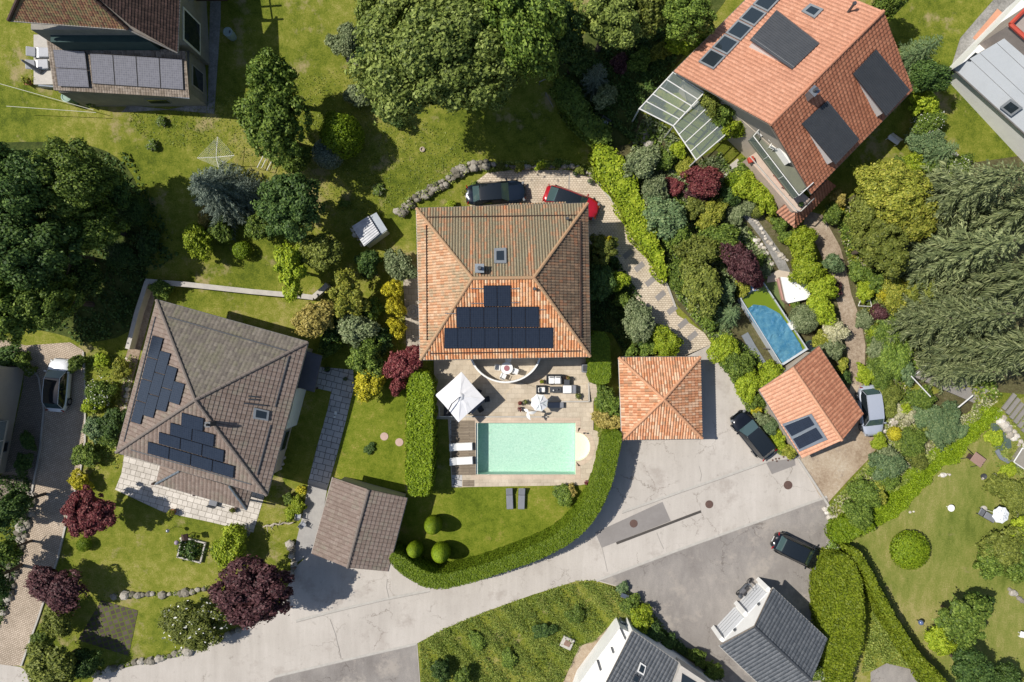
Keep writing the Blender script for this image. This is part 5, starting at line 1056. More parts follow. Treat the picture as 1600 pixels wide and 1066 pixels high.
# big round pot and millstone west of the house
q=G(646,487,.0); r=root('stone_fountain',(q.x,q.y,T(q.x,q.y)),'round ringed stone fountain at the west wall of the big house','fountain'); MB().lathe((0,0,0),[(.60,0),(.60,.25),(.52,.25),(.52,.12),(.34,.10),(.34,.16),(.27,.16),(.25,.06),(.001,.06)],28).build('basin',STW,r); MB().lathe((0,0,.05),[(.12,0),(.13,.2),(.001,.22)],12).build('spout',GREYW,r)
# ---------------- shed on the north lawn ----------------
g_=G(578,362,0); r=root('garden_shed',(g_.x,g_.y,g_.z),'small shed with striped metal roof on rough stones','shed'); zz=g_.z
q=[P(x,y,zz+1.7) for x,y in ((550,354),(576,338),(593,365),(569,385))]; wv=[P(x,y,zz+1.5) for x,y in ((553,356),(587,334),(604,361),(572,384))]
pr_(wv,zz,zz+1.45).build('wall',M('pale_green_boards',(.42,.44,.38),(.36,.38,.33)),r,True)
m_=MB(); n=9
for i in range(n):
    t0,t1=i/n,(i+.62)/n; a,b,c,d=q[0].lerp(q[3],t0),q[0].lerp(q[3],t1),q[1].lerp(q[2],t1),q[1].lerp(q[2],t0); u_=Vector((0,0,.06)); m_.add([a+u_,b+u_,c+u_,d+u_],[(0,1,2,3)])
m_.add([p+Vector((0,0,.0)) for p in q]+[p-Vector((0,0,.08)) for p in q],[(0,1,2,3),(0,1,5,4),(1,2,6,5),(2,3,7,6),(3,0,4,7)]); m_.build('corrugated_roof',M('galvanised_sheet',(.60,.61,.63),(.38,.39,.41),.45,metal=.3,scale=3),r,True,fix=False)
q2=[P(x,y,zz+1.5) for x,y in ((577,338),(588,332),(605,359),(595,366))]; MB().prism([p-Vector((0,0,.06)) for p in q2],q2).build('lower_roof',ZINC,r,True)
rockwall('shed_footing',[(548,356),(560,374),(568,388)],.2,.25,'loose stones along the lower edge of the small shed','stones',mat=LIM,seed=30,sz=.28)
# ---------------- blue frame pool ----------------
zp=1.05; cs=[P(x,y,zp) for x,y in ((1156,465),(1193,440),(1263,546),(1222,572))]; c_=sum(cs,Vector())/4
r=root('frame_pool',(c_.x,c_.y,0),'rectangular frame pool with green water and a crumpled blue cover','pool')
m_=MB(); ins=[p.lerp(c_,.05) for p in cs]; lo=[Vector((p.x,p.y,0)) for p in cs]; m_.add([*cs,*ins,*lo,*[Vector((p.x,p.y,.3)) for p in ins]],[(i,(i+1)%4,4+(i+1)%4,4+i) for i in range(4)]+[(8+i,8+(i+1)%4,(i+1)%4,i) for i in range(4)]+[(12+i,12+(i+1)%4,4+(i+1)%4,4+i) for i in range(4)]); m_.build('pool_wall',M('pool_frame_grey',(.50,.54,.58),(.42,.46,.5)),r,True)
MB().add([Vector((p.x,p.y,zp-.22)) for p in ins],[(0,1,2,3)]).build('water',glassm('green_pool_water',(.14,.20,.008),.06),r,True)
tarp=[P(x,y,zp-.10) for x,y in ((1166,484),(1177,476),(1196,478),(1218,490),(1236,515),(1250,538),(1254,547),(1223,568),(1200,536),(1170,492))]
bm=bmesh.new(); bmesh.ops.triangulate(bm,faces=[bm.faces.new([bm.verts.new(p) for p in tarp])]); bmesh.ops.subdivide_edges(bm,edges=bm.edges[:],cuts=10,use_grid_fill=True); bmesh.ops.triangulate(bm,faces=bm.faces[:])
from mathutils import noise as mn
for v in bm.verts:
    k=mn.noise(Vector((v.co.x*1.1,v.co.y*2.6,0)))+.6*mn.noise(Vector((v.co.x*4,v.co.y*3,5))); up_=max(0,min(1,(v.co.y-2.2)/1.5)); v.co.z+=k*(.07+.14*up_)+.05*abs(mn.noise(Vector((v.co.x*5,v.co.y*5,9))))
me=bpy.data.meshes.new('pool_cover'); bm.to_mesh(me); bm.free(); link('pool_cover',me,M('blue_tarpaulin',(.02,.13,.26),(.11,.27,.36),.35,scale=1.6,bump=1.,bs=3.5),r,True)
for i,(x,y) in enumerate(((1156,465),(1193,440),(1210,467),(1228,493),(1245,519),(1263,546),(1222,572),(1200,545))): b=P(x,y,zp); MB().cone((b.x,b.y,0),b+Vector((0,0,.03)),.06,.06,6).build('frame_post',GUT,r,True)
# white covered hot tub, filter box and small things around it
r=root('hot_tub',tuple(at(1241,451)),'white covered hot tub with rose brick step beside the lime hedge','hot tub'); q=[P(x,y,.85) for x,y in ((1220,433),(1262,436),(1266,462),(1259,468),(1232,474),(1228,470))]; pr_(q,0,.68).build('tub_body',M('tub_side',(.30,.22,.18),(.24,.18,.15)),r,True); pr_(q,.70,.86).build('tub_cover',CUSH,r,True)
q=[P(x,y,.4) for x,y in ((1214,436),(1220,434),(1229,470),(1223,469))]; pr_(q,0,.4).build('step',M('rose_brick',(.45,.26,.22),(.38,.22,.19)),r,True)
r=root('pool_filter',tuple(at(1239,508)),'white square filter box on the blue pool edge','box'); q=[P(x,y,1.15) for x,y in ((1231,506),(1243,499),(1249,509),(1238,516))]; pr_(q,0,1.1).build('box',CUSH,r,True); pr_([p.lerp(q[0],0) for p in q],1.105,1.16).build('lid',FRW,r,True)
r=root('folding_stool',tuple(at(1235,475)),'small red stool below the hot tub','stool'); MB().box((0,0,.38),(.5,.34,.05),bev=.02).build('seat',REDM,r); [MB().box((x,y,.18),(.04,.04,.36)).build('leg',STEEL,r) for x in (-.2,.2) for y in (-.13,.13)]
r=root('side_table',tuple(at(1246,485)),'small round white table right of the green turf','table'); MB().lathe((0,0,.5),[(.17,0),(.17,.03),(.001,.03)],16).build('top',CUSH,r); MB().cone((0,0,0),(0,0,.5),.03,.03,8).build('pedestal',FRW,r)
r=root('green_tub',tuple(at(1262,540)),'dark green tub at the lower corner of the blue pool','tub'); MB().lathe((0,0,0),[(.36,0),(.42,.55),(.46,.58),(.40,.56),(.38,.45),(.001,.45)],18).build('tub',M('green_plastic',(.05,.13,.09),(.04,.10,.07)),r); MB().lathe((0,0,.46),[(.38,0),(.001,.005)],16).build('water',PANE,r)
tag(MB().tube([at(1228,505)+Vector((0,0,.9)),at(1230,498)+Vector((0,0,.9)),at(1237,494)+Vector((0,0,.6)),at(1241,495)+Vector((0,0,.1))],.045,8).build('filter_hose',M('blue_hose',(.10,.35,.45))),'pale blue hose curving from the pool to the filter','hose')
r=root('pool_steps',tuple(at(1170,470)),'blue and grey pool ladder at the far corner of the frame pool','ladder'); q=at(1171,452)
for i in range(3): MB().box(q+Vector((0,0,.3+.3*i)),(.55,.2,.05),R(-35)).build('rung',M('ladder_blue',(.12,.22,.42)),r,True)
for s_ in (-.27,.27): MB().cone(q+Vector((s_,s_*-.6,0)),q+Vector((s_,s_*-.6,1.3)),.03,.03,6).build('rail',FRW,r,True)
# deck planks beside the blue pool
tag(strip('side_deck',[(1163,522),(1176,545),(1192,570)],.62,M('grey_deck_boards',(.20,.22,.25),(.15,.17,.19),.8),0,.12,kind=None),'dark grey boards along the lower left of the blue pool','deck')
# ---------------- clothes dryer, ladder, butts and other garden pieces ----------------
q=at(338,246,1.8); r=root('rotary_dryer',tuple(q),'white rotary clothes dryer standing on the north lawn','clothes dryer'); c_=q+Vector((0,0,1.85)); MB().cone(q,c_,.03,.03,8).build('pole',FRW,r,True); ends=[P(x,y,c_.z+.25) for x,y in ((340,214),(366,243),(342,262),(308,247))]
for e_ in ends: MB().cone(c_,e_,.022,.018,6).build('arm',FRW,r,True)
m_=MB()
for k in range(2,11): t=k/10; m_.tube([c_.lerp(e_,t) for e_ in ends+[ends[0]]],.006,4)
m_.build('clothes_line',FRW,r,True)
q=at(414,250); r=root('ladder_frame',tuple(q),'white tubular climbing frame lying beside the big green tree','frame'); zz=q.z+.5
MB().tube([P(413,240,zz),P(419,242,zz),P(427,247,zz)],.03).build('top_bar',FRW,r,True)
for a,b in (((413,240),(402,262)),((419,242),(409,262)),((427,247),(417,266))): MB().cone(P(*a,zz),P(*b,zz),.03,.03,6).build('side_bar',FRW,r,True); e_=P(*b,zz); MB().cone(e_,(e_.x,e_.y,T(e_.x,e_.y)),.025,.025,6).build('leg',FRW,r,True)
GRP=M('rain_barrel_green',(.11,.22,.16),(.09,.18,.13),.5)
def barrel(px,py,rad,h,mat,label):
    q=at(px,py,h); r=root('rain_barrel',tuple(q),label,'barrel'); MB().lathe((0,0,0),[(rad*.82,0),(rad*.95,h*.3),(rad,h*.75),(rad*.97,h)],20).build('body',mat,r); MB().lathe((0,0,h),[(rad*1.04,0),(rad*1.04,.04),(rad*.8,.05),(rad*.7,.02),(.001,.03)],20).build('lid',mat,r); MB().box((rad*.45,0,h+.05),(.1,.18,.04)).build('handle',BLKM,r)
barrel(103.5,151.5,.40,1.1,GRP,'green rain barrel at the corner of the solar lean-to'); barrel(356,50,.36,1.0,M('rain_barrel_pale',(.30,.38,.37),(.24,.31,.30),.5),'pale barrel in shade beside the timber balcony')
q=G(56,107,2.2); r=root('folded_parasol',(q.x,q.y,3.2),'folded grey parasol leaning over the small side terrace','parasol'); MB().cone(P(62,112,3.3),P(34,94,4.6),.22,.07,12).build('folded_canopy',GRC,r,True); MB().cone(P(64,113,3.2),P(32,93,4.7),.03,.03,8).build('pole',CHROME,r,True)
for i,(x,y,lb) in enumerate(((67,84,'grey reclining chair, upper of two on the side terrace'),(66,103,'grey reclining chair, lower of two on the side terrace'))):
    q=P(x,y,3.2)
    if i==0: a=lounger('terrace_lounger',lb,'chair','grey chairs on the small side terrace',(q.x,q.y,3.2),R(0),CHROME,M('pale_grey_fabric',(.42,.43,.46),(.36,.37,.40)),1.2,.8,.25)
    else: copy_tree(a,(q.x,q.y,3.2),R(5),lb)
for x,y,lb in ((47,130,'yellow flowering tub at the tip of the side terrace'),(63,128,'golden flowering tub below the grey chairs')): pot(x,y,T(0,21)+.02,.3,lb,'gold',TERC,.35,hs=.35,n=200)
for i,((a,b),(c,d)) in enumerate((((0,131),(146,172)),((10,166),(150,176)))):
    A_=G(a,b,1.5);B_=G(c,d,1.0); tag(MB().cone(A_,B_,.022,.022,5).build('washing_line' ,M('rope',(.62,.62,.52))),('upper' if i==0 else 'lower')+' pale rope stretched across the north-west lawn','rope')
    MB().cone
# tree stump, stepping discs
q=at(660,234); r=root('wooden_ring',tuple(q),'small wooden ring lying on the shaded north lawn','ring'); MB().lathe((0,0,0),[(.20,0),(.22,.12),(.14,.14),(.12,.02)],14).build('ring',M('old_wood',(.40,.33,.25)),r)
for px,py,lb in ((600.5,682,'round pink stepping stone, left of two on the lawn'),(624,691,'round pink stepping stone, right one beside the hedge')):
    q=at(px,py); tag(MB().lathe(q,[(.001,0),(.34,0),(.34,.05),(.001,.055)],18).build('stepping_stone',M('pink_stone',(.50,.36,.31),(.42,.30,.26),.9)),lb,'stone','pink stepping stones on the small lawn')
for px,py,rr in ((990,818,.35),(1108,788,.35),(1231,758,.36)): pass
MH=M('rusty_cast_iron',(.16,.095,.075),(.11,.07,.06),.7,metal=.4,scale=6)
for (px,py,rr),lb in zip(((990,818,.34),(1108,788,.34),(1231,758,.37)),('rusty manhole cover on the dark asphalt patch','rusty manhole cover right of the drain slot','rusty manhole cover nearest the gravel court')):
    q=at(px,py); o=tag(MB().lathe(q+Vector((0,0,.042)),[(rr,0),(rr,.008),(rr*.9,.012),(rr*.86,.008),(rr*.3,.012),(.001,.012)],24).build('manhole_cover',MH),lb,'manhole','manhole covers in the road')
for i,(px,py) in enumerate(((1207,719),(1212,717),(1213.5,720.5),(1217,716.5),(1224,714),(1231,719.5),(1236,716.5))):
    q=at(px,py); tag(MB().lathe(q+Vector((0,0,.042)),[(.085,0),(.085,.012),(.001,.014)],10).build('valve_cap',MH),'small rusty valve cap set in the paving above the repair patch','valve cap','valve caps beside the road')
# west garden
def gball(px,py,h,rad,mat,label,pole=True):
    q=at(px,py,h); r=root('garden_globe',tuple(q),label,'ornament'); MB().cone((0,0,0),(0,0,h),.018,.018,6).build('pole',STEEL,r); MB().sphere((0,0,h),rad,14).build('globe',mat,r,smooth=True)
gball(262,829.5,1.3,.17,CHROME,'silver globe on a pole in the south-west lawn'); gball(276,848,.9,.20,M('lilac_glass',(.35,.28,.36),rough=.2),'lilac globe beside the planted lawn trough'); gball(283,841.5,1.2,.12,M('cream_globe',(.70,.68,.50),rough=.3),'small cream globe above the planted trough')
q=at(301,858); r=root('planted_trough',tuple(q),'rectangular planted trough on the south-west lawn','trough',); cz_=R(-14)
for dx,dy,sx,sy in ((0,.85,2.1,.12),(0,-.85,2.1,.12),(1.0,0,.12,1.7),(-1.0,0,.12,1.7)):
    v=Matrix.Rotation(cz_,3,'Z')@Vector((dx,dy,.15)); MB().box(v,(sx,sy,.3),cz_).build('trough_side',STW,r)
leafclump('foliage',r,(0,0,.2),1.05,.6,900,L['dark'],.10); leafclump('flowers',r,(0,0,.3),.7,.5,60,L['petal'],.05)
def bird_table(px,py,label):
    q=at(px,py,1.2); r=root('bird_table',tuple(q),label,'bird table'); MB().cone((0,0,0),(0,0,1.3),.03,.03,8).build('post',STEEL,r); MB().box((0,0,1.3),(.42,.42,.05),R(15)).build('tray',DKW,r)
    for s_ in (-1,1): MB().box((s_*.12,0,1.55),(.30,.5,.03),R(15),tilt=s_*.6).build('roof',DKW,r)
bird_table(291,838,'small dark bird table beside the planted trough')
for px,py,lb,rr in ((357,782,'dark covered seat at the edge of the lean-to roof',.0),):
    q=at(332,787,.5); r=root('garden_chair',tuple(q),'grey chair at the edge of the lean-to roof on white slabs','chair',rz=R(-15)); MB().box((0,0,.4),(.7,.55,.08),bev=.03).build('seat',GRC,r); MB().box((0,-.26,.62),(.7,.08,.45),bev=.03).build('backrest',GRC,r); [MB().box((x,y,.18),(.05,.05,.36)).build('leg',STEEL,r) for x in (-.3,.3) for y in (-.2,.2)]
pot(366,796,.03,.22,'brown bowl planter under the lean-to corner on white slabs','olive',M('brown_pot',(.22,.15,.10)),.3); pot(272,799,.03,.28,'dry shrub in a pot on the white slab edge','gold',TERC,.3,hs=.5,n=260)
for i,(px,py,lb) in enumerate(((375,829,'round stone pot, left of two at the slab corner'),(388,832,'round stone pot, right of two at the slab corner'))): pot(px,py,.03,.26,lb,'grey',STW,.35)
pot(513.5,577,.03,.24,'black planter on the shaded flagstones by the porch','dark',BLKM,.4); pot(541,592,.03,.16,'small planter at the right end of the flagstones','dark',GRC,.3)
q=at(524,648); r=root('path_lamp',tuple(q),'two small white boxes lying on the flagstone walk','box'); MB().box((.03,.15,.06),(.2,.28,.12),bev=.02).build('box',CUSH,r); MB().box((-.05,-.2,.05),(.17,.17,.1),bev=.02).build('box',CUSH,r)
# driftwood and chairs near the garage
q=at(430,818); r=root('driftwood',tuple(q),'long gnarled pale driftwood lying on grass beside the garage apron','driftwood'); rnd=random.Random(3); WD=M('bleached_wood',(.50,.45,.36),(.30,.26,.2),.9)
m_=MB(); pts=[at(x,y)+Vector((0,0,.12+.15*rnd.random())) for x,y in ((412,823),(418,820),(424,821),(430,817),(437,819),(444,816),(452,818),(460,815))]
for i in range(len(pts)-1): m_.cone(pts[i],pts[i+1],.05+.05*rnd.random(),.05+.04*rnd.random(),7)
for i in (1,3,4,6): m_.cone(pts[i],pts[i]+Vector((rnd.uniform(-.4,.4),rnd.choice((-.45,.45)),.35)),.05,.015,6)
m_.build('stem',WD,r,True)
for i,(px,py,a,lb) in enumerate(((466,807,80,'pale metal chair at the driftwood end, upper of two'),(473,820,50,'pale metal chair at the driftwood end, lower of two'))): 
    l_=tuple(at(px,py,.5))
    if i==0: mc=wchair('metal_chair',lb,'metal chairs beside the garage apron',l_,R(a),CHROME,CHROME)
    else: copy_tree(mc,l_,R(a),lb)
# court pots
for i,(x,y,lb) in enumerate(((898,273,'dark round planter at the top right of the cobbled court'),(921,285,'grey planter beside the stone edge of the court'))): pot(x,y,T(0,13.5)+.03,.22,lb,'grey' if i else 'dark',STW,.35)
q=at(1020,0) if 0 else None
# balcony furniture of the salmon roof house
q=P(1201,219,zb); r=root('balcony_table',(q.x,q.y,zb),'round white table on the glass-fronted balcony','table'); MB().lathe((0,0,.70),[(.01,0),(.36,0),(.36,.04),(.01,.04)],20).build('tabletop',CUSH,r); MB().cone((0,0,0),(0,0,.7),.05,.05,8).build('pedestal',FRW,r)
q=P(1186,210,zb); wchair('round_chair','white round chair at the top end of the balcony',None,(q.x,q.y,zb),R(-40),FRW,CUSH)
q=P(1204,231,zb); wchair('white_chair','white chair just below the round balcony table',None,(q.x,q.y,zb),R(60),FRW,CUSH)
q=P(1223,240,zb+.4); r=root('balcony_cupboard',(q.x,q.y,zb),'white cupboard under the roof verge on the balcony','cupboard'); MB().box((0,0,.45),(1.7,.45,.9),R(-55),bev=.02).build('cabinet',CUSH,r); MB().box((0,0,.92),(1.76,.5,.04),R(-55)).build('top',FRW,r)
q=P(1222,282,zt_:=b0.z+1.9) if 0 else None
zt2=b0.z if 0 else G(1240,150).z+1.9
q=P(1222,281,zt2+.4); r=root('terrace_bench',(q.x,q.y,zt2),'red cushioned bench on the pink garden terrace','bench'); MB().box((0,0,.38),(1.5,.6,.14),R(-52),bev=.05).build('seat_cushion',REDM,r); MB().box((.22,.17,.6),(1.5,.12,.4),R(-52),bev=.04).build('backrest',REDM,r); [MB().box(Matrix.Rotation(R(-52),3,'Z')@Vector((x,0,.15)),(.06,.4,.3),R(-52)).build('leg',STEEL,r) for x in (-.65,.65)]
q=P(1234,294,zt2+.4); r=root('terrace_table',(q.x,q.y,zt2),'grey rectangular table below the red bench','table'); MB().box((0,0,.6),(1.0,.7,.05),R(-45),bev=.01).build('tabletop',CHROME,r); [MB().box(Matrix.Rotation(R(-45),3,'Z')@Vector((x,y,.3)),(.05,.05,.6),R(-45)).build('leg',STEEL,r) for x in (-.42,.42) for y in (-.28,.28)]
wchair('green_chair','dark green chair beside the grey terrace table',None,(P(1240,300,zt2).x,P(1240,300,zt2).y,zt2),R(140),M('green_frame',(.03,.07,.05)),M('green_frame',(.03,.07,.05)))
pot(1249,321,zt2,.2,'dark potted plant at the lower corner of the pink terrace','dark',BLKM,.3)
q=P(1172,251,zt2); tag(MB().box((q.x,q.y,zt2+.2),(.45,.45,.4),R(20),bev=.04).build('red_crate',REDM),'small red crate at the top end of the pink terrace','crate')
# garden stairs, east
r=root('garden_staircase',tuple(at(1470,610)),'grey garden staircase with white nosings and a handrail under the spruces','stairs'); SW_=M('grey_stair_boards',(.25,.23,.21),(.20,.19,.17),.9)
for i in range(9):
    a=(1427+i*10.5,588+i*4.6); b=(a[0]+24,a[1]-22) ; t=i/8; z_=.08+.16*(8-i)*.5
    q=[P(a[0],a[1],z_),P(a[0]+24,a[1]-20,z_),P(a[0]+35,a[1]-15,z_),P(a[0]+11,a[1]+5,z_)]; s__=pr_(q,0,z_).build('step',SW_,r,True); MB().cone(q[0]+Vector((0,0,.02)),q[1]+Vector((0,0,.02)),.035,.035,6).build('nosing',FRW,s__,True)
MB().tube([P(1424,588,1.9),P(1454,620,1.6)],.05).build('handrail',FRW,r,True); MB().tube([P(1497,637,1.0),P(1520,618,1.0)],.06).build('handrail',FRW,r,True)
for x,y,h in ((1424,588,1.9),(1454,620,1.6),(1497,637,1.0),(1520,618,1.0)): MB().cone(P(x,y,0),P(x,y,h),.03,.03,6).build('handrail_post',FRW,r,True)
# lawn furniture, south-east
q=at(1522,717,.7); r=root('garden_swing',tuple(q),'brown topped swing bench on the dry lawn','swing bench',rz=R(-35)); MB().box((0,0,1.2),(1.15,.85,.06),bev=.02,tilt=.1).build('roof',M('brown_canvas',(.33,.21,.17),(.28,.18,.14)),r); MB().box((0,0,.45),(.95,.45,.06),bev=.02).build('seat',DKW,r); [MB().cone((x*1.15,y*1.3,0),(x,y*.2,1.2),.03,.03,6).build('leg',STEEL,r) for x in (-.52,.52) for y in (-.45,.45)]
q=at(1486,794,.6); r=root('lawn_table',tuple(q),'round white table standing alone on the dry lawn','table'); MB().lathe((0,0,.6),[(.01,0),(.29,0),(.29,.04),(.01,.04)],20).build('tabletop',CUSH,r); MB().cone((0,0,0),(0,0,.6),.04,.04,8).build('pedestal',FRW,r)
q=at(1535,744); r=root('fire_bowl',tuple(q),'black bowl with a white stone on the dry lawn','bowl'); MB().lathe((0,0,0),[(.18,0),(.26,.2),(.25,.22),(.16,.08),(.001,.06)],16).build('bowl',BLKM,r); MB().sphere((-.02,-.2,.08),.12,8).build('stone',LIM,r)
rockwall('white_rocks',[(1466,745),(1474,741),(1482,741),(1487,743)],.25,.3,'small heap of white stones on the dry lawn','rocks',mat=LIM,seed=40,sz=.25)
rockwall('white_rocks',[(1420,800),(1426,798),(1431,801)],.25,.2,'pair of white stones where the bright verge meets lawn','rocks',mat=LIM,seed=41,sz=.25)
a=lounger('lawn_recliner','grey recliner beside the speckled parasol','sun lounger',None,tuple(at(1543,806,.3)),R(-30),STEEL,GRC,1.4,.6,.3)
m,n_,l_,b_=_new('speckled_canvas'); tcw=n_.new('ShaderNodeTexCoord').outputs['Object']; vz=n_.new('ShaderNodeTexVoronoi'); vz.inputs['Scale'].default_value=9; l_.new(tcw,vz.inputs['Vector']); rr_=ramp(n_,[(.25,.32,.42),(.72,.74,.76)],[.18,.30]); l_.new(vz.outputs['Distance'],rr_.inputs[0]); l_.new(rr_.outputs[0],b_.inputs['Base Color']); b_.inputs['Roughness'].default_value=.85
c0=P(1567,806,2.3); r=root('speckled_parasol',(c0.x,c0.y,0),'speckled white octagonal parasol on the dry lawn edge','parasol'); round_parasol(r,c0,.72,m,m,0,rot=.2,rise=.25)
q=at(1439,973,.6); r=root('blue_globe_stand',tuple(q),'blue glass globe on a stand beside the narrow hedge','ornament'); MB().sphere((0,0,.6),.22,14).build('globe',M('blue_globe',(.12,.16,.30),rough=.1),r,smooth=True); MB().cone((0,0,0),(0,0,.45),.04,.03,8).build('stand',STEEL,r)
q=at(1600,992,.2); r=root('white_bench',tuple(q),'white bench end cut by the right frame edge','bench'); MB().box((0.1,0,.4),(1.2,.5,.06),R(-15),bev=.02).build('seat',CUSH,r); [MB().box((x,y,.18),(.06,.06,.36)).build('leg',FRW,r) for x in (-.35,.5) for y in (-.15,.15)]
# garden cart, pond and edge things at the right
q=at(1568,690); r=root('garden_pond',tuple(q),'small dry lined pond with pale boulders near the right edge','pond'); pr_([at(x,y) for x,y in ((1548,662),(1562,660),(1578,680),(1580,700),(1560,705),(1546,690))],-.02,.06).build('liner',M('pond_liner',(.10,.14,.12),(.07,.10,.08),.4),r,True)
q=at(1593,708); r=root('cold_frame',tuple(q),'white framed cold frame at the right edge','cold frame'); q4=[P(x,y,.5) for x,y in ((1584,722),(1598,700),(1616,712),(1602,734))]; pr_(q4,0,.45).build('box',M('frame_soil_box',(.28,.26,.22)),r,True); MB().tube(q4+[q4[0]],.05).build('frame',FRW,r,True)
tag(strip('water_channel',[(1556,703),(1563,715),(1580,724),(1604,732)],.35,M('slate_channel',(.20,.22,.25),(.14,.16,.18),.6),.02,.12,kind=None),'curving dark slate channel near the right edge','channel')
q=at(1594,640); r=root('stone_staircase',tuple(q),'pale slatted deck stair at the right frame edge','stairs')
for i in range(6): a=P(1578+i*6,628+i*7,.9-i*.12); MB().box(a-Vector((0,0,.1)),(1.6,.35,.12),R(52)).build('step',SW_,r,True)
r=root('pergola_trellis',tuple(at(1350,472)),'small white trellis lying beside the mulch lane','trellis'); zz=.5
for a,b in (((1341,478),(1362,479)),((1341,478),(1346,466)),((1362,479),(1358,462)),((1346,466),(1358,462)),((1343,472),(1360,470))): MB().cone(P(*a,zz),P(*b,zz),.025,.025,6).build('slat',FRW,r,True)
q=at(976,931,.8); r=root('information_box',tuple(q),'slanted pale metal box on a post in the meadow','box'); MB().box((0,0,.9),(.72,.34,.06),R(-22),tilt=.2).build('lid',CHROME,r); MB().cone((0,0,0),(0,0,.9),.05,.05,8).build('post',STEEL,r); MB().box((0,0,.75),(.6,.26,.25),R(-22)).build('housing',ZINC,r)
q=at(886,1003); r=root('stone_plinth',tuple(q),'square pale stone block at the meadow edge','block'); MB().box((0,0,.15),(1.0,.95,.3),R(-25),bev=.04).build('block',STW,r); MB().box((0,0,.33),(.5,.45,.06),R(-25)).build('inset',M('rust_inset',(.25,.16,.12)),r)
q=at(978,975,.8); r=root('barbecue_cover',tuple(q),'dark covered bins at the corner of the south house','bin'); MB().box((-.3,0,.5),(.5,.5,1.),R(-30),bev=.08).build('bin',M('bin_grey',(.06,.08,.09),rough=.5),r); MB().box((.35,-.15,.45),(.55,.5,.9),R(-30),bev=.08).build('bin',M('bin_brown',(.09,.075,.065),rough=.6),r)
q=at(1020,0) if 0 else None
for i,(a,b,lb) in enumerate((((843,128),(859,121),'upper pale goal bar in the dark hedge gap'),((853,145),(864,167),'lower pale goal bar in the dark hedge gap'))): A_,B_=G(*a,.7),G(*b,.7); r=root('metal_bar',(A_.x,A_.y,T(A_.x,A_.y)),lb,'bar'); MB().cone(A_,B_,.035,.035,6).build('bar',GUT,r,True); MB().cone((A_.x,A_.y,T(A_.x,A_.y)),A_,.03,.03,6).build('post',GUT,r,True)
q=at(946,190,.3); r=root('garden_cart',tuple(q),'pale upturned wheelbarrow beside the shaded hedge','wheelbarrow',rz=R(-30)); MB().add([(-.4,-.3,.5),(.4,-.25,.5),(.4,.25,.5),(-.4,.3,.5),(-.25,-.2,.2),(.25,-.15,.2),(.25,.15,.2),(-.25,.2,.2)],[(4,5,6,7),(0,1,5,4),(1,2,6,5),(2,3,7,6),(3,0,4,7)]).build('tray',ZINC,r); MB().cone((.5,-.04,.18),(.5,.04,.18),.18,.18,14).build('wheel',TYRE,r); [MB().cone((.5,y,.2),(-.9,y*3,.45),.02,.02,6).build('handle',DKW,r) for y in (-.1,.1)]
r=root('patio_bench_group',tuple(at(1392,221)),'white garden bench under the eaves side shrubs','bench',rz=R(-35)); MB().box((0,0,.42),(1.0,.4,.06),bev=.02).build('seat',FRW,r); MB().box((0,.2,.65),(1.0,.05,.4),bev=.02).build('backrest',FRW,r); [MB().box((x,y,.2),(.05,.05,.4)).build('leg',FRW,r) for x in (-.45,.45) for y in (-.15,.15)]
q=at(1415,268,.8); r=root('white_gate_pile',tuple(q),'stack of pale timber boards in the garden behind the red roof','boards'); rnd=random.Random(8)
for i in range(6): MB().box((rnd.uniform(-.3,.3),-.55+.22*i,.1+.03*i),(rnd.uniform(1.2,1.9),.18,.06),R(rnd.uniform(5,30))).build('board',WD,r)
q=at(1562,905) if 0 else None
# ---------------- vegetation ----------------
PROTO={}
def crown_mesh(kind,variant,n,s):
    key=(kind,variant,n)
    if key in PROTO: return PROTO[key]
    rg=np.random.default_rng(hash((len(kind),variant,n))%9999+variant*17)
    if kind=='ball':
        d=sph(n,rg); d[:,2]=np.where(d[:,2]<-.55,-d[:,2],d[:,2]); k=rg.uniform(.86,1.04,n)[:,None]; C=d*k; Nn=d; jit=.45
    elif kind in('crown','loose','low'):
        K={'crown':60,'loose':46,'low':44}[kind]*(2 if n>8000 else 1); d=sph(K,rg); d[:,2]=np.where(d[:,2]<-.25,-d[:,2],d[:,2])
        rad=rg.uniform(.45,.80,K)[:,None]; pc=d*rad; pr=rg.uniform(.13,.27,K)*(.72 if n>8000 else 1); pc*=1.06 if n>8000 else 1
        if kind=='loose': pc*=rg.uniform(.85,1.12,K)[:,None]; pr*=.85
        idx=rg.choice(K,n,p=pr**2/np.sum(pr**2)); e=sph(n,rg); o=d[idx]; dot=np.sum(e*o,1); e=np.where((dot<-.15)[:,None],e-2*dot[:,None]*o,e)
        lump=1+.18*np.sin(e[:,:1]*9+idx[:,None])*np.cos(e[:,1:2]*8+idx[:,None]*2)
        C=pc[idx]+e*pr[idx][:,None]*(rg.uniform(.70,1.12,n)+(rg.random(n)<.09)*rg.uniform(0,.6,n))[:,None]*lump; Nn=e+np.array([0,0,.25]); jit=.5
    if kind!='ball':
        a=np.arctan2(C[:,1],C[:,0]); f1,f2,f3=rg.random(3)*6.28; w_=.35 if n>8000 else .9; C[:,:2]*=(1+w_*(.15*np.sin(2*a+f1)+.12*np.sin(3*a+f2)+.10*np.sin(5*a+f3)))[:,None]
    V,Fn=leaves(C,Nn,s,rg,jit=jit)
    # a rough inner mass of twigs and leaves so that crowns are not see-through
    m_=max(60,n//14); d=sph(m_,rg); C2=d*rg.uniform(.28,.55 if kind!='ball' else .86,m_)[:,None]; V2,F2=leaves(C2,d,.16 if kind!='ball' else .14,rg,jit=.3)
    me=npmesh(kind+'_foliage',np.concatenate([V,V2]),np.concatenate([Fn,F2+len(V)])); me.materials.append(L['mid']); PROTO[key]=me; return me
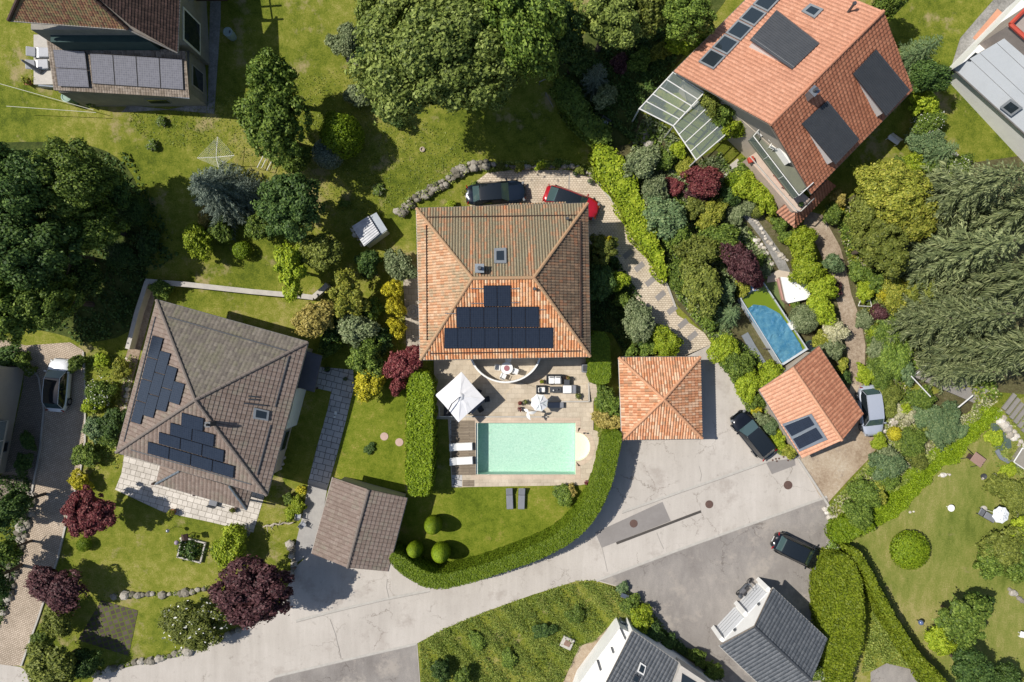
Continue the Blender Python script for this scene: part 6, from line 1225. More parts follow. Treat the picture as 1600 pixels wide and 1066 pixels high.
def conifer_mesh(variant,n_w,spread=.45,dense=1.0):
    key=('conifer',variant,n_w)
    if key in PROTO: return PROTO[key]
    rg=np.random.default_rng(100+variant); C=[];Tn=[];Sz=[];As=[]
    Vs=[];Fs=[];k=0
    def addq(c,t,s,w,nrm):
        nonlocal k
        b=np.cross(nrm,t); b/=np.linalg.norm(b)+1e-9; Vs.extend([c-t*s*.15-b*w*.3,c+t*s*.45-b*w,c+t*s,c+t*s*.45+b*w]); Fs.append((k,k+1,k+2,k+3)); k+=4
    for i in range(n_w):
        t=(i+.5)/n_w; z=t*1.0; Rr=(1-t)**.72*(1-.12*rg.random())
        if Rr<.06: Rr=.06
        nb=int(7+6*(1-t)); a0=rg.random()*6.28
        for j in range(nb):
            a=a0+6.283*j/nb+rg.normal(0,.12); Lb=Rr*rg.uniform(.72,1.08); dr=np.array([math.cos(a),math.sin(a),0]); m=max(4,int(Lb*24*dense))
            for q in range(1,m+1):
                u=q/m; p=dr*Lb*u+np.array([0,0,z+(-.16*u+.10*u*u)*Lb*.8]); tw=Lb*.20*(1-u*.55)+.03
                side=np.array([-dr[1],dr[0],0])
                for sg in (-1,1):
                    tdir=dr*.72+side*sg*rg.uniform(.5,.9)+np.array([0,0,rg.normal(-.22,.12)]); tdir/=np.linalg.norm(tdir); nrm=np.array([rg.normal(0,.35),rg.normal(0,.35),1]); addq(p,tdir,tw*rg.uniform(.8,1.25),.0085+.006*rg.random(),nrm)
                addq(p,dr+np.array([0,0,.02]),Lb/m*1.6,.010,np.array([rg.normal(0,.3),rg.normal(0,.3),1]))
                if rg.random()<.6: addq(p,np.array([dr[0]*.3,dr[1]*.3,-.9]),tw*.5,.010,dr)
    me=npmesh('conifer_foliage',np.array(Vs),np.array(Fs)); me.materials.append(L['spruce']); PROTO[key]=me; return me
def trunk_mesh(v):
    key=('trunk',v)
    if key in PROTO: return PROTO[key]
    rnd=random.Random(v); mb=MB(); mb.cone((0,0,-.06),(.02,.01,.45),.055,.038,9); mb.cone((.02,.01,.45),(.0,.03,.85),.038,.02,8)
    for i in range(7): a=i*2.4+rnd.random(); z=.35+.06*i; mb.cone((.01,.01,z),(math.cos(a)*.32,math.sin(a)*.32,z+.22+rnd.random()*.1),.022,.006,6)
    me=mb.mesh('trunk'); me.materials.append(BARK); PROTO[key]=me; return me
def cone_trunk():
    if 'ct' not in PROTO: me=MB().cone((0,0,-.05),(0,0,1),1,.12,9).mesh('trunk'); me.materials.append(BARK); PROTO['ct']=me
    return PROTO['ct']
def ob(name,me,mat=None):
    o=bpy.data.objects.new(name,me); COL.objects.link(o)
    if mat is not None: o.material_slots[0].link='OBJECT'; o.material_slots[0].material=mat
    return o
rv=random.Random(21); CNT=0
def plant(px,py,r,h,kind,col,label,group=None,cat=None,sx=1.,rot=None):
    """px,py,r: crown centre and radius in pixels; h metres; kind T tree, S shrub, B clipped ball, C conifer, F flowering shrub"""
    global CNT; CNT+=1; v=CNT%5; sx=sx*rv.uniform(.84,1.19) if kind in 'TSF' else sx; r=r*(1.06 if kind in 'SF' else 1)
    hz={'T':.36,'S':.52,'B':.52,'F':.5,'L':.5}.get(kind,.5)*h
    if kind=='C':
        q=G(px,py,h*.45); zb=T(q.x,q.y); rad=r*(H-zb-h*.35)/F
        n_w=24 if r>60 else 15; me=conifer_mesh(v+(0 if r>60 else 5),n_w,dense=1.0 if r>60 else .8)
        ro=root('conifer_tree',(q.x,q.y,zb),label,cat or 'tree',group,rz=rv.random()*6.28); c=ob('crown',me,L[col]); par(c,ro); c.scale=(rad,rad,h*.94); c.location=(0,0,h*.06)
        t=ob('trunk',cone_trunk()); par(t,ro); t.scale=(h*.02,h*.02,h*.98)
        return ro
    zc=h-hz*.85; q=G(px,py,zc); zb=T(q.x,q.y); rad=r*(H-zb-zc)/F
    km={'T':'crown','S':'crown','B':'ball','F':'crown','L':'low'}[kind]
    if kind=='B': n,s=(5200,.052) if r>16 else (2200,.075)
    elif r>110: n,s=52000,.0215
    elif r>70: n,s=30000,.029
    elif r>45: n,s=17000,.038
    elif r>24: n,s=8000,.054
    elif r>14: n,s=3600,.078
    else: n,s=1500,.115
    if kind=='T' and r<=60 and v==1: km='loose'
    me=crown_mesh(km,v,n,s); rz=rot if rot is not None else rv.random()*6.28
    if kind=='T':
        ro=root({'fruit':'fruit_tree'}.get(cat,'tree'),(q.x,q.y,zb),label,'tree',group,rz=rz); c=ob('crown',me,L[col]); par(c,ro); c.location=(0,0,zc); c.scale=(rad*sx,rad/sx,hz*1.05)
        t=ob('trunk',trunk_mesh(v)); par(t,ro); t.scale=(h*.62,h*.62,zc*1.15); return ro
    nm={'B':'clipped_shrub','F':'flowering_shrub'}.get(kind,'shrub'); o=ob(nm,me,L[col]); o.location=(q.x,q.y,zb+zc*.92); o.scale=(rad*sx,rad/sx,max(hz,rad*.45)); o.rotation_euler=(0,0,rz)
    tag(o,label,cat or 'shrub',group)
    if kind=='F':
        rg=np.random.default_rng(CNT); d=sph(90,rg); d[:,2]=abs(d[:,2]); V,Fn=leaves(d*rg.uniform(.85,1.05,90)[:,None],d,.045,rg); f=link('blossom',npmesh('blossom',V,Fn),L['petal'],o)
    return o
PL=[
# west edge woodland
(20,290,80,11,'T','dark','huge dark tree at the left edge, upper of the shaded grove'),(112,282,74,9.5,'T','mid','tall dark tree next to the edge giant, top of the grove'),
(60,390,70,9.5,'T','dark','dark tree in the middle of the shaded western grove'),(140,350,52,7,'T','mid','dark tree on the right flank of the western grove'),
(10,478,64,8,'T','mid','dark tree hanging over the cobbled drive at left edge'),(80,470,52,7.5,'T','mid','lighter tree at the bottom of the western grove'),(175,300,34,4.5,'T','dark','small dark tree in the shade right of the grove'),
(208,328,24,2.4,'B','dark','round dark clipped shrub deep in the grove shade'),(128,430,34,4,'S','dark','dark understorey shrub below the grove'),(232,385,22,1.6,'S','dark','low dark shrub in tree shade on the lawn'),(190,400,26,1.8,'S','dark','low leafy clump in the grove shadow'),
# north lawn
(428,128,44,7.5,'T','mid','upper green tree left of the shaded lawn, bushy crown'),(430,194,62,8,'T','mid','broad green tree in the middle of the north-west lawn'),(462,250,26,3,'S','mid','leafy shrub at the foot of the broad green tree'),
(534,212,33,4.2,'B','clip','dense olive topiary casting a round shadow'),(512,240,23,3,'B','blue','blue-green dwarf conifer leaning on the olive topiary',None,'conifer'),(523,190,14,3,'B','clip','small round bump on top of the olive topiary'),
(340,298,62,7.5,'C','blue','large blue spruce on the north-west lawn'),(392,300,34,5,'C','blue','smaller blue spruce right of the large one'),(455,322,58,6.5,'T','dark','dark broadleaf tree right of the blue spruces'),(412,352,28,3,'S','mid','green shrub below the smaller blue spruce'),
(310,378,27,3,'S','lime','bright lime shrub at the lower left of the blue spruce'),(345,357,22,2,'S','mid','green shrub between lime shrub and blue spruce'),(378,391,14.5,1.3,'B','clip','small round clipped bush on the lawn below the spruces'),(325,338,18,1.6,'S','tan','brownish shrub left below the blue spruce'),
(456,420,38,4.8,'T','lime','bright green tree overhanging the retaining wall'),(503,393,36,4.2,'T','olive','olive leaved tree right of the bright green tree'),(576,412,22,2.6,'S','dark','dark ragged shrub beside the shed lawn'),(624,415,28,3,'S','grey','grey-green shrub against the west roof edge of the big house'),
(545,60,24,2.4,'S','grey','grey-green shrub left of the giant chestnut'),(524,68,16,1.6,'S','grey','small grey shrub at the bank top left of the chestnut'),(571,88,18,2,'S','dark','dark shrub on the rocky bank under the chestnut'),(575,118,12,1.0,'S','mid','small green shrub below the grey rocks'),
(556,150,20,1.6,'S','grey','feathery grey shrub in the middle of the dry bank'),(610,180,20,2.0,'S','dark','dark green shrub at the lower end of the dry bank'),(537,318,8,.6,'S','mid','tiny green bush on the lawn left of the shed'),
(252,190,8,.6,'F','mid','small white flowering tuft, upper one on the north lawn'),(238,227,9,.6,'F','mid','small white flowering tuft, lower one on the north lawn'),(591,296,10,.6,'F','mid','white flowering clump between shed and rubble wall'),(145,157,10,.7,'S','mid','low climbing shrub below the solar lean-to'),
# chestnut group
(688,78,138,13,'T','chest','giant chestnut tree filling the top centre'),(800,45,92,13.5,'T','mid','tall darker tree right behind the giant chestnut'),(752,118,58,8,'T','chest','lower right limb-heavy tree of the chestnut group'),(590,22,40,8,'T','chest','small tree at the upper left of the chestnut group'),(868,50,50,8,'T','dark','dark narrow tree on the right flank of the chestnut group'),
(948,30,58,7.5,'T','chest','bright green tree at the top between chestnut and salmon roof'),(1008,22,38,6,'T','olive','olive tree at the top edge left of the salmon roof'),(1068,25,46,6.5,'T','mid','leafy tree touching the top corner of the salmon roof'),(1072,68,27,3.5,'S','lime','lime shrub below the leafy tree by the salmon roof'),(1030,82,15,1.6,'S','gold','yellowish shrub in the gap left of the salmon roof'),
(895,85,30,5,'T','dark','dark tree in the shade at the top of the hedge'),(932,120,27,4.5,'C','blue','blue-green conifer in the shade right of the hedge'),(968,100,16,1.6,'S','purple','dark purple shrub in the shade garden'),(945,150,20,2.5,'S','grey','grey-green shrub beside the shaded hedge bend'),(1000,95,18,1.8,'S','mid','low green shrub under the top trees'),
# bed between ramp and salmon house
(1002,255,30,2.6,'S','grey','grey-green shrub at the foot of the boulders'),(1038,252,17,1.6,'S','mid','green shrub under the canopy corner'),(1060,235,14,1.4,'S','lime','lime shrub squeezed against the glass canopy'),(1070,262,15,1.4,'S','gold','yellow-green shrub below the glass canopy'),
(1098,282,30,3.2,'T','red','wine red maple at the garden path'),(1088,300,18,2,'S','purple','small purple shrub left of the wine red maple'),(1022,302,27,2.4,'S','grey','feathery grey shrub above the blue-green one'),(1052,292,16,1.2,'S','red','low reddish shrub in the centre of the stone bed'),
(1038,340,38,3.2,'S','juniper','large blue-green shrub right of the lime hedge'),(1058,362,26,2.4,'S','mid','green shrub below the blue-green one'),(1112,335,25,2.2,'S','gold','golden yellow-green shrub below the maple'),(1086,325,20,2.,'S','olive','olive shrub left of the golden one'),(1138,308,17,1.6,'S','dark','dark shrub by the slate path start'),
(1150,335,18,1.2,'S','grey','silvery spiky shrub beside the slate path'),(1124,376,32,3.0,'S','mid','rounded green shrub above the purple tree'),(1092,392,33,3.4,'S','olive','olive green shrub left of the rounded one'),(1157,412,34,4,'T','purple','round dark purple tree beside the slate path'),(1178,438,16,1.6,'S','red','reddish shrub at the corner of the blue pool'),
(1095,452,44,4,'T','olive','broad olive-yellow tree over the lower cobbled ramp'),(1065,430,26,3,'S','mid','green shrub at the ramp edge above the olive tree'),(1138,492,31,3.6,'C','juniper','blue-green conifer left of the blue pool'),(1130,455,20,2.4,'S','juniper','small blue-green shrub above the conifer'),(1160,452,13,1.6,'S','gold','yellow-green shrub between purple tree and pool'),
(1108,505,13,1.4,'S','mid','small green shrub at the ramp foot'),(1184,408,11,1.2,'S','mid','green shrub between slate path and purple tree'),(1196,423,10,1.0,'S','grey','small grey shrub at the end of the slate path'),
(998,503,32,2.8,'T','grey','grey-green round tree between ramp and garage'),(1040,535,25,2.4,'S','lime','bright shrub above the clay garage roof'),(985,552,12,1.1,'S','mid','small bush at the top left of the clay garage'),(1012,542,14,1.4,'S','mid','small green bush above the clay garage'),
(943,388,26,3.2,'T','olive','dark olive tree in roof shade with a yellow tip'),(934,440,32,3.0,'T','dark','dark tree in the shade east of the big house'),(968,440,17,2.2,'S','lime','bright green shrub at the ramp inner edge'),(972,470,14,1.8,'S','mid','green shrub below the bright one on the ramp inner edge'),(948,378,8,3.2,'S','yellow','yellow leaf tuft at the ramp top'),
# terrace of salmon house
(1110,165,26,4.6,'S','olive','climber with brownish leaves on the glass canopy'),(1128,180,24,4.6,'S','mid','green climber between canopy and balcony'),(1150,195,24,4.2,'S','lime','bright climber at the balcony end'),(1112,138,13,5,'S','olive','climber tip touching the salmon roof corner'),
(1196,228,9,1.4,'S','mid','small plant below the balcony railing'),(1210,255,10,2.8,'S','lime','bright planter shrub below the balcony rail'),(1222,264,11,2.8,'S','lime','second bright planter shrub nearer the red bench'),
(1165,288,26,2.2,'S','lime','lime shrub, upper of the pair below the pink terrace'),(1192,306,27,2.4,'S','lime','lime dome, lower of the pair below the pink terrace'),(1160,268,18,1.8,'S','mid','mixed green shrub above the lime pair'),(1146,283,13,1.6,'B','clip','small round green bush by the pale path'),(1183,270,16,1.6,'S','olive','olive shrub against the pink terrace wall'),
(1182,330,11,1.2,'B','olive','brownish clipped ball below the lime dome'),(1170,322,15,1.2,'S','grey','greyish shrub left of the clipped brown ball'),(1215,312,17,1.6,'S','mid','green shrub under the terrace corner'),(1218,352,14,1.4,'S','mid','green shrub left of the red porch tiles'),(1206,342,9,.8,'S','gold','yellow-green low shrub above the rocks'),
(1253,380,25,2.6,'S','lime','large lime-green shrub between slate path and mulch lane'),(1232,372,14,1.6,'S','mid','green shrub left of the large lime-green one'),(1260,418,30,2.6,'S','lime','big yellow-lime shrub above the hot tub'),(1284,450,24,2.5,'S','lime','yellow-lime shrub right of the hot tub'),(1281,484,25,2.5,'S','lime','yellow-lime shrub at the lower lane bend'),
(1300,412,17,2,'S','juniper','blue-green shrub on the left side of the mulch lane'),(1257,498,23,2,'B','grey','grey-green ball right of the white filter box'),(1306,455,11,1,'S','purple','small purple shrub at the lane edge'),(1303,518,23,2.0,'S','cream','pale cream-green shrub below the lime shrubs'),(1300,545,20,1.8,'S','grey','grey-green shrub above the terracotta roof'),
(1282,530,15,1.4,'S','gold','golden shrub near the top of the terracotta roof'),(1317,570,11,1.2,'S','gold','golden-orange bush right of the terracotta roof'),(1318,592,12,1.2,'S','dark','dark bush right of the terracotta roof eave'),(1240,470,10,.8,'S','mid','small green plant beside the red stool'),
# shrubs along the pale driveway
(1130,545,25,2.2,'S','lime','bright shrub, first of the bed right of the driveway'),(1150,568,25,2.2,'S','mid','green shrub, second of the driveway bed'),(1166,600,24,2.2,'S','lime','lime shrub left of the apricot roof corner'),(1203,586,23,2.6,'S','lime','lime dome overlapping the apricot roof tip'),(1180,625,15,1.6,'S','mid','green shrub above the black estate car'),
(1181,640,9,.8,'S','yellow','yellow flowering bush by the black estate car'),(1190,655,13,1.2,'S','grey','greyish shrub beside the estate car windscreen'),(1203,668,14,1.4,'S','juniper','blue-green shrub against the apricot roof eave'),(1215,688,15,1.2,'S','lime','bright bush right of the estate car tail'),(1234,704,14,1.2,'S','gold','yellow-green bush at the corner of the apricot roof'),(1222,700,9,.9,'S','mid','small bush between estate car and apricot roof corner'),
# yellow group and big spruces
(1392,300,56,6,'T','gold','large yellow-green tree right of the mulch lane top'),(1425,345,42,5.5,'T','gold','yellow-green tree beside the first spruce'),(1352,335,36,4.5,'T','olive','olive tree at the lane side of the yellow group'),(1372,385,50,6,'T','olive','dark olive spreading tree below the yellow group'),(1300,335,17,1.6,'S','mid','green shrub at the top of the mulch lane'),
(1340,425,18,1.6,'S','mid','green shrub on the right side of the mulch lane'),(1352,452,18,1.5,'S','lime','bright shrub below the olive spreading tree'),(1370,440,22,2,'S','mid','green shrub left of the yellow bush'),(1400,455,32,3,'S','gold','yellow-green shrub below the spreading tree'),(1440,450,34,3.5,'S','olive','olive shrub under the spruce skirt'),
(1388,462,18,2.4,'S','yellow','bright yellow bush right of the mulch lane'),(1398,445,13,2.4,'S','yellow','upper tuft of bright yellow leaves near the spruces'),(1375,488,14,1.4,'B','purple','dark purple round bush below the yellow bush'),(1366,518,9.5,.9,'B','lime','small yellow-lime ball on the flower slope'),(1350,500,16,.9,'S','grey','low mixed planting right of the lane bend'),
(1390,515,26,1.6,'S','mid','green shrub between the two small round bushes'),(1375,540,22,1.1,'S','grey','grey low shrub on the flower slope'),(1400,560,30,1.8,'S','mid','broad green shrub left of the stair top'),(1412,577,20,1.6,'S','juniper','blue-green spreading juniper at the stair top'),(1352,585,17,1.3,'S','lime','yellow-green shrub above the silver car'),(1375,585,24,1.5,'S','mid','green shrub right of the silver car bonnet end'),
(1500,300,74,13,'C','spruce','tall spruce at the top of the dark spruce group'),(1570,330,76,14,'C','spruce','tall spruce at the right edge, upper of the group'),(1490,395,74,13,'C','spruce','spruce in the middle left of the group'),(1560,440,84,15,'C','spruce','largest spruce of the group near the right edge'),
(1490,495,70,13,'C','spruce','spruce above the garden staircase'),(1555,540,78,14,'C','spruce','spruce at the right edge above the pale stairs'),(1440,500,44,8,'C','spruce','smaller spruce on the left of the group'),(1545,560,50,9,'C','spruce','low spruce hanging over the staircase'),(1503,578,44,8,'C','spruce','short spruce bough cluster above the stair middle'),(1470,240,32,4,'C','juniper','young conifer above the spruce group'),
# north-east garden
(1438,82,36,5,'C','juniper','dark conifer right of the salmon roof corner'),(1447,122,30,4.5,'T','dark','dark small tree below the conifer'),(1442,160,22,2.4,'S','lime','lime shrub right of the lower roof eave'),(1450,190,24,2,'F','mid','white flowering shrub, upper one by the north-east lawn'),(1446,222,26,1.8,'S','juniper','low juniper between the white flowering shrubs'),
(1488,262,26,2,'F','mid','white flowering shrub, lower one by the north-east lawn'),(1425,262,22,1.6,'S','lime','bright shrub below the stacked boards'),(1400,262,17,1.4,'S','mid','small green shrub left of the stacked boards'),(1385,8,26,5,'T','mid','tree tip at the top edge right of the salmon ridge'),(1460,262,20,1.6,'S','mid','green shrub under the young conifer'),
(1310,310,13,1.6,'S','tan','brownish shrub at the corner of the lane head'),(1312,326,8,.8,'S','yellow','small yellow-orange bush at the lane head'),
# between the middle houses
(545,462,36,4.4,'T','gold','yellow-green tree above the grey one between the houses'),(492,500,34,4,'T','tan','tan-yellow tree right of the taupe roof'),(615,452,17,2.6,'S','yellow','upper bright yellow conifer beside the round fountain'),(617,480,17,2.8,'S','yellow','middle bright yellow conifer beside the round fountain'),(620,512,15,2.4,'S','yellow','lower bright yellow conifer beside the round fountain'),
(560,516,33,3.6,'S','grey','grey-green round shrub between the houses'),(580,484,21,2.4,'S','mid','green shrub above the grey-green round one'),(574,560,32,3.4,'S','mid','bright green shrub above the yellow one'),(579,597,30,3,'S','yellow','round golden yellow bush on the small lawn corner'),(520,520,20,2,'S','dark','dark shrub left of the grey-green round one'),(595,530,22,2.2,'S','dark','dark shrub between yellow conifers and green shrub'),
(625,570,27,3,'T','red','red maple in front of the big house corner'),(652,556,20,3,'T','red','pinkish red maple touching the clay roof corner'),(622,602,16,2.2,'S','red','lower bright red maple clump by the clipped hedge'),(516,545,15,1.5,'S','mid','small shrub behind the entrance canopy'),(577,701,9,.35,'S','dark','tiny dark fern on the small lawn'),
(253,452,18,1.6,'S','mid','fern-like shrub in the corner of the retaining walls'),(500,478,10,1,'S','dark','dark shrub below the angled wall end'),
# pool side
(945,622,22,2,'S','mid','green shrub below the clipped hedge block'),(962,636,17,2.4,'S','mid','green shrub touching the clay garage corner'),(948,652,22,1.8,'S','tan','orange-tinged shrub by the round pool bay'),(966,660,18,2.2,'S','tan','brown-orange shrub on the clay garage edge'),(945,676,12,1,'S','olive','olive bush at the start of the curved hedge'),
(880,773,18,1.0,'S','mid','spreading green shrub on the lawn below the pool'),(893,768,10,.8,'S','tan','small brownish shrub beside the spreading one'),
# west garden
(120,567,14,1.3,'S','mid','small green shrub beside the white car'),(160,564,13,1.2,'S','lime','bright round shrub above the west garden strip'),(190,577,17,1.6,'S','gold','yellow-green shrub left of the taupe roof edge'),(158,614,24,2.4,'F','mid','flowering round shrub by the cobbled drive'),(146,632,16,1.6,'S','lime','lime shrub under the flowering round one'),(178,660,25,2.2,'S','dark','dark green shrub against the taupe roof'),(150,668,20,1.8,'S','juniper','blue-green shrub left of the dark one'),(172,686,17,1.5,'S','mid','green shrub above the white slabs'),
(132,712,21,1.6,'S','mid','spreading sumac-like shrub by the drive kerb'),(127,752,17,1.5,'S','yellow','yellow round shrub by the drive kerb'),(140,802,46,4.6,'T','red','wine red maple beside the cobbled drive'),(131,851,11,1.0,'B','clip','small clipped ball below the wine red maple'),(361,855,31,2.6,'S','lime','bright green rounded bush by the slab corner'),(345,862,14,1.6,'S','mid','shaded side clump of the bright rounded bush'),
(92,918,42,3.7,'T','purple','dark purple maple overhanging the cobbled drive'),(92,967,29,2.6,'S','olive','green-brown shrub below the dark purple maple'),(396,922,64,6.5,'T','purple','large dark purple tree casting its shadow on the apron'),(305,975,46,3.4,'F','olive','pale flowering green shrub above the roadside stones'),(85,1040,44,4,'T','olive','sparse windswept pine at the lower left corner'),(135,1035,24,3,'S','dark','dark feathery branch clump of the lower left corner'),
(60,1000,14,1,'S','mid','green strip of plants along the drive kerb'),(465,790,14,1.1,'S','lime','bright low shrub above the metal chairs'),(455,802,11,.9,'S','lime','small lime shrub beside the driftwood'),(471,766,8,.8,'S','yellow','tiny golden bush at the flagstone walk end'),(452,780,10,.9,'S','mid','small green bush in the grass by the apron'),
(12,560,22,1.8,'S','dark','dark shrub at the left edge above the cream wall'),(36,562,15,1.4,'S','mid','green shrub at the corner of the cream wall'),(48,580,9,1.2,'F','mid','rose bush at the corner of the cream wall'),(45,690,14,1.4,'S','dark','dark planting below the glass balcony'),(38,725,16,1.4,'S','dark','dark shrub at the lower end of the glass balcony'),
(8,800,30,4,'T','dark','dark tree at the left edge above the rocky bank'),(30,785,22,4.4,'T','dark','tree whose shadow falls across the cobbled drive'),(14,860,22,3.8,'T','mid','green tree on the rocky bank, lower left edge'),(-15,905,34,5,'T','dark','dark tree beyond the left edge of the bank'),
# meadow and south
(1002,968,21,2,'S','lime','bright lime shrub at the meadow tip'),(985,945,17,1.3,'S','mid','green shrub behind the metal box'),(972,920,11,.8,'S','juniper','dark bush at the meadow corner by the asphalt'),(1018,985,20,1.6,'S','dark','dark shrub in the sunken court strip'),(1045,1003,14,1.1,'S','dark','small dark shrub further along the sunken strip'),(1090,1027,14,1.2,'S','mid','green shrub in the middle of the sunken strip'),(1115,1048,16,1.2,'S','mid','green shrub near the bottom of the sunken strip'),(690,1046,18,1.8,'S','dark','dark shrub at the bottom left of the meadow'),(725,1056,16,1.6,'S','mid','green shrub at the bottom of the meadow'),
(745,1000,14,.8,'S','mid','low shrub in the middle of the meadow'),(850,985,15,.9,'S','dark','low dark shrub in the meadow near the stone block'),(900,960,15,.9,'S','mid','low shrub in the upper meadow'),(795,1030,15,.8,'S','mid','low shrub in the lower meadow'),
# south-east
(1300,856,12,1,'F','mid','white flowering shrub right of the black compact car'),(1302,880,15,1.2,'F','mid','second white flowering shrub beside the big hedge'),(1318,822,11,1.0,'S','juniper','spiky yucca-like plant by the pale rocks',None,'plant'),(1340,800,26,2,'S','mid','dark green shrub at the gravel court corner'),(1352,770,26,2,'S','mid','green shrub along the gravel court edge'),(1366,768,20,1.6,'S','gold','yellow speckled shrub in the slope bed'),(1384,746,24,1.6,'S','mid','broad green shrub in the slope bed'),(1372,735,15,1.4,'S','mid','small shrub at the upper gravel edge'),
(1385,728,28,1.8,'S','juniper','spreading conifer shrub with a dark shadow gap'),(1350,788,13,1.2,'S','gold','yellow flowering shrub near the bright verge'),(1372,690,14,1.2,'S','lime','bright bush below the silver car'),(1398,678,11,.9,'B','yellow','small golden mound below the silver car nose'),(1425,690,24,1.2,'S','mid','green mound right of the golden mound'),(1472,662,34,1.7,'S','juniper','wide spreading juniper below the garden stairs'),(1440,652,18,1.2,'S','juniper','upper juniper touching the stair foot'),(1496,672,15,1.0,'S','juniper','right end of the spreading junipers'),
(1400,642,15,1,'S','cream','cream flowering low shrub, left one right of the silver car'),(1422,650,12,1,'S','cream','cream flowering low shrub, right one'),(1412,640,11,1,'S','lime','small green shrub between the cream ones'),(1440,622,22,1.4,'S','mid','green shrub left of the staircase foot'),(1385,622,26,1.4,'S','olive','olive low shrub right of the silver car roof'),(1385,712,17,1.4,'S','grey','grey feathery shrub below the gravel edge'),(1430,712,20,.8,'S','olive','low brownish cover on the dry slope'),
(1422,860,30,1.6,'B','hedge','round green island bush on the dry lawn'),(1566,860,38,2.6,'S','olive','big olive shrub below the speckled parasol'),(1592,835,24,2.0,'S','lime','bright shrub right behind the speckled parasol'),(1545,880,26,2.6,'S','mid','green shrub at the lower left of the big olive one'),(1595,880,30,3,'S','mid','green shrub at the right edge below the olive one'),
(1505,968,44,4,'T','mid','leafy green tree on the lower dry lawn'),(1470,1000,26,2.4,'S','lime','bright shrub at the lower left of the leafy tree'),(1527,940,20,3.2,'S','dark','dark top clump of the leafy lawn tree'),(1515,1045,38,4,'T','dark','dark green tree at the bottom right'),(1570,1060,24,3,'S','dark','dark shrub at the bottom edge right of the dark tree'),(1590,775,28,2,'S','olive','mixed shrub at the right edge above the parasol'),(1560,760,22,1.4,'S','olive','olive shrub left of the slate channel bend'),(1552,684,15,1.2,'S','lime','bright shrub at the dry pond'),(1575,735,14,1.0,'S','lime','bright shrub in the bend of the slate channel'),
(1285,1050,16,1.6,'F','mid','white flowering shrub between grey garage and big hedge'),
(1160,30,14,2,'S','dark','dark shrub in the shade at the top by the salmon eave'),
]
for p in PL: plant(*p[:7],group=p[7] if len(p)>7 else None,cat=p[8] if len(p)>8 else None)
# ---------------- hedges and clipped shapes ----------------
def hedge(name,poly,h,s,mat,label,dens=1.3,bulge=.12,cat='hedge',seed=0,jit=.45,top=True,smooth=1,kind=None,body=True,group=None):
    if smooth: poly=chaikin(poly,smooth)
    rg=np.random.default_rng(seed+5)
    pts=[G(a,b,h) for a,b in poly]; xy=np.array([(p.x,p.y) for p in pts]); n=len(xy)
    area=0.5*np.sum(xy[:,0]*np.roll(xy[:,1],-1)-np.roll(xy[:,0],-1)*xy[:,1])
    if area<0: xy=xy[::-1]
    vec=[Vector((x,y,0)) for x,y in xy]; tris=tessellate_polygon([vec]); C=[];Nn=[]
    for t in tris:
        a,b,c=[xy[i] for i in t]; ar=abs((b[0]-a[0])*(c[1]-a[1])-(b[1]-a[1])*(c[0]-a[0]))/2; k=int(ar/(s*s)*dens*1.1)+1; r1=np.sqrt(rg.random(k)); r2=rg.random(k); p=(1-r1)[:,None]*a+(r1*(1-r2))[:,None]*b+(r1*r2)[:,None]*c
        zz=np.array([T(0,y) for y in p[:,1]])+h; bump=bulge*(np.sin(p[:,0]*3.1+seed)*np.cos(p[:,1]*2.7)+.5*np.sin(p[:,0]*7.3)*np.sin(p[:,1]*8.1+seed)); C.append(np.column_stack([p,zz+bump*.6+rg.normal(0,s*.25,k)])); Nn.append(np.tile([0,0,1.],(k,1)))
    bot=[];
    for i in range(len(xy)):
        a,b=xy[i],xy[(i+1)%len(xy)]; Ln=np.hypot(*(b-a)); k=int(Ln*h/(s*s)*dens*.8)+1; t=rg.random(k); p=a+(b-a)*t[:,None]; nr=np.array([(b-a)[1],-(b-a)[0]])/max(Ln,1e-6); hh=rg.random(k)
        out=bulge*np.sin(p[:,0]*4+p[:,1]*5+hh*4)+.06*(1-hh); zt_=np.array([T(0,y) for y in p[:,1]]); C.append(np.column_stack([p+nr*out[:,None]*.7,zt_+hh*h])); Nn.append(np.tile([nr[0],nr[1],.15],(k,1)))
    C=np.concatenate(C); Nn=np.concatenate(Nn); V,Fn=leaves(C,Nn,s*.9,rg,jit=jit)
    me=npmesh(name,V,Fn); o=link(name,me,mat); tag(o,label,cat,kind=kind,group=group)
    if body:
        ins=off([tuple(p) for p in xy],-s*.9); m_=MB(); m_.prism([(x,y,T(0,y)-.05) for x,y in ins],[(x,y,T(0,y)+h-s*1.1) for x,y in ins]); m_.build('branches',mat,o)
    return o
hedge('clipped_hedge',[(640,581),(676,582),(677,640),(676,720),(673,772),(655,777),(634,772),(634,700),(635,620)],2.6,.10,L['hedge'],'thick bright hedge along the left side of the pool garden')
hedge('clipped_hedge',[(922,518),(952,519),(954,560),(955,597),(940,602),(922,598),(921,560)],2.6,.07,L['clip'],'tall clipped hedge block beside the terrace steps',bulge=.03,jit=.3,seed=2)
def band(name,outer,inner,h,s,mat,label,**k): return hedge(name,outer+inner[::-1],h,s,mat,label,**k)
OUT=[(971,672),(972,690),(966,715),(960,745),(948,780),(930,812),(905,840),(870,862),(830,880),(780,897),(735,912),(690,922),(662,918),(640,906),(620,892),(607,876)]
INN=[(945,676),(944,695),(938,730),(925,765),(905,800),(875,832),(840,850),(800,866),(755,882),(715,893),(685,898),(662,892),(643,880),(628,868),(612,862)]
band('curved_hedge',OUT,INN,2.9,.075,L['clip'],'long curved clipped hedge between pool garden and road',bulge=.03,jit=.28,seed=3)
IN2=[(938,690),(930,735),(918,765),(898,796),(868,826),(836,842),(798,856),(752,873),(712,884),(684,889)]
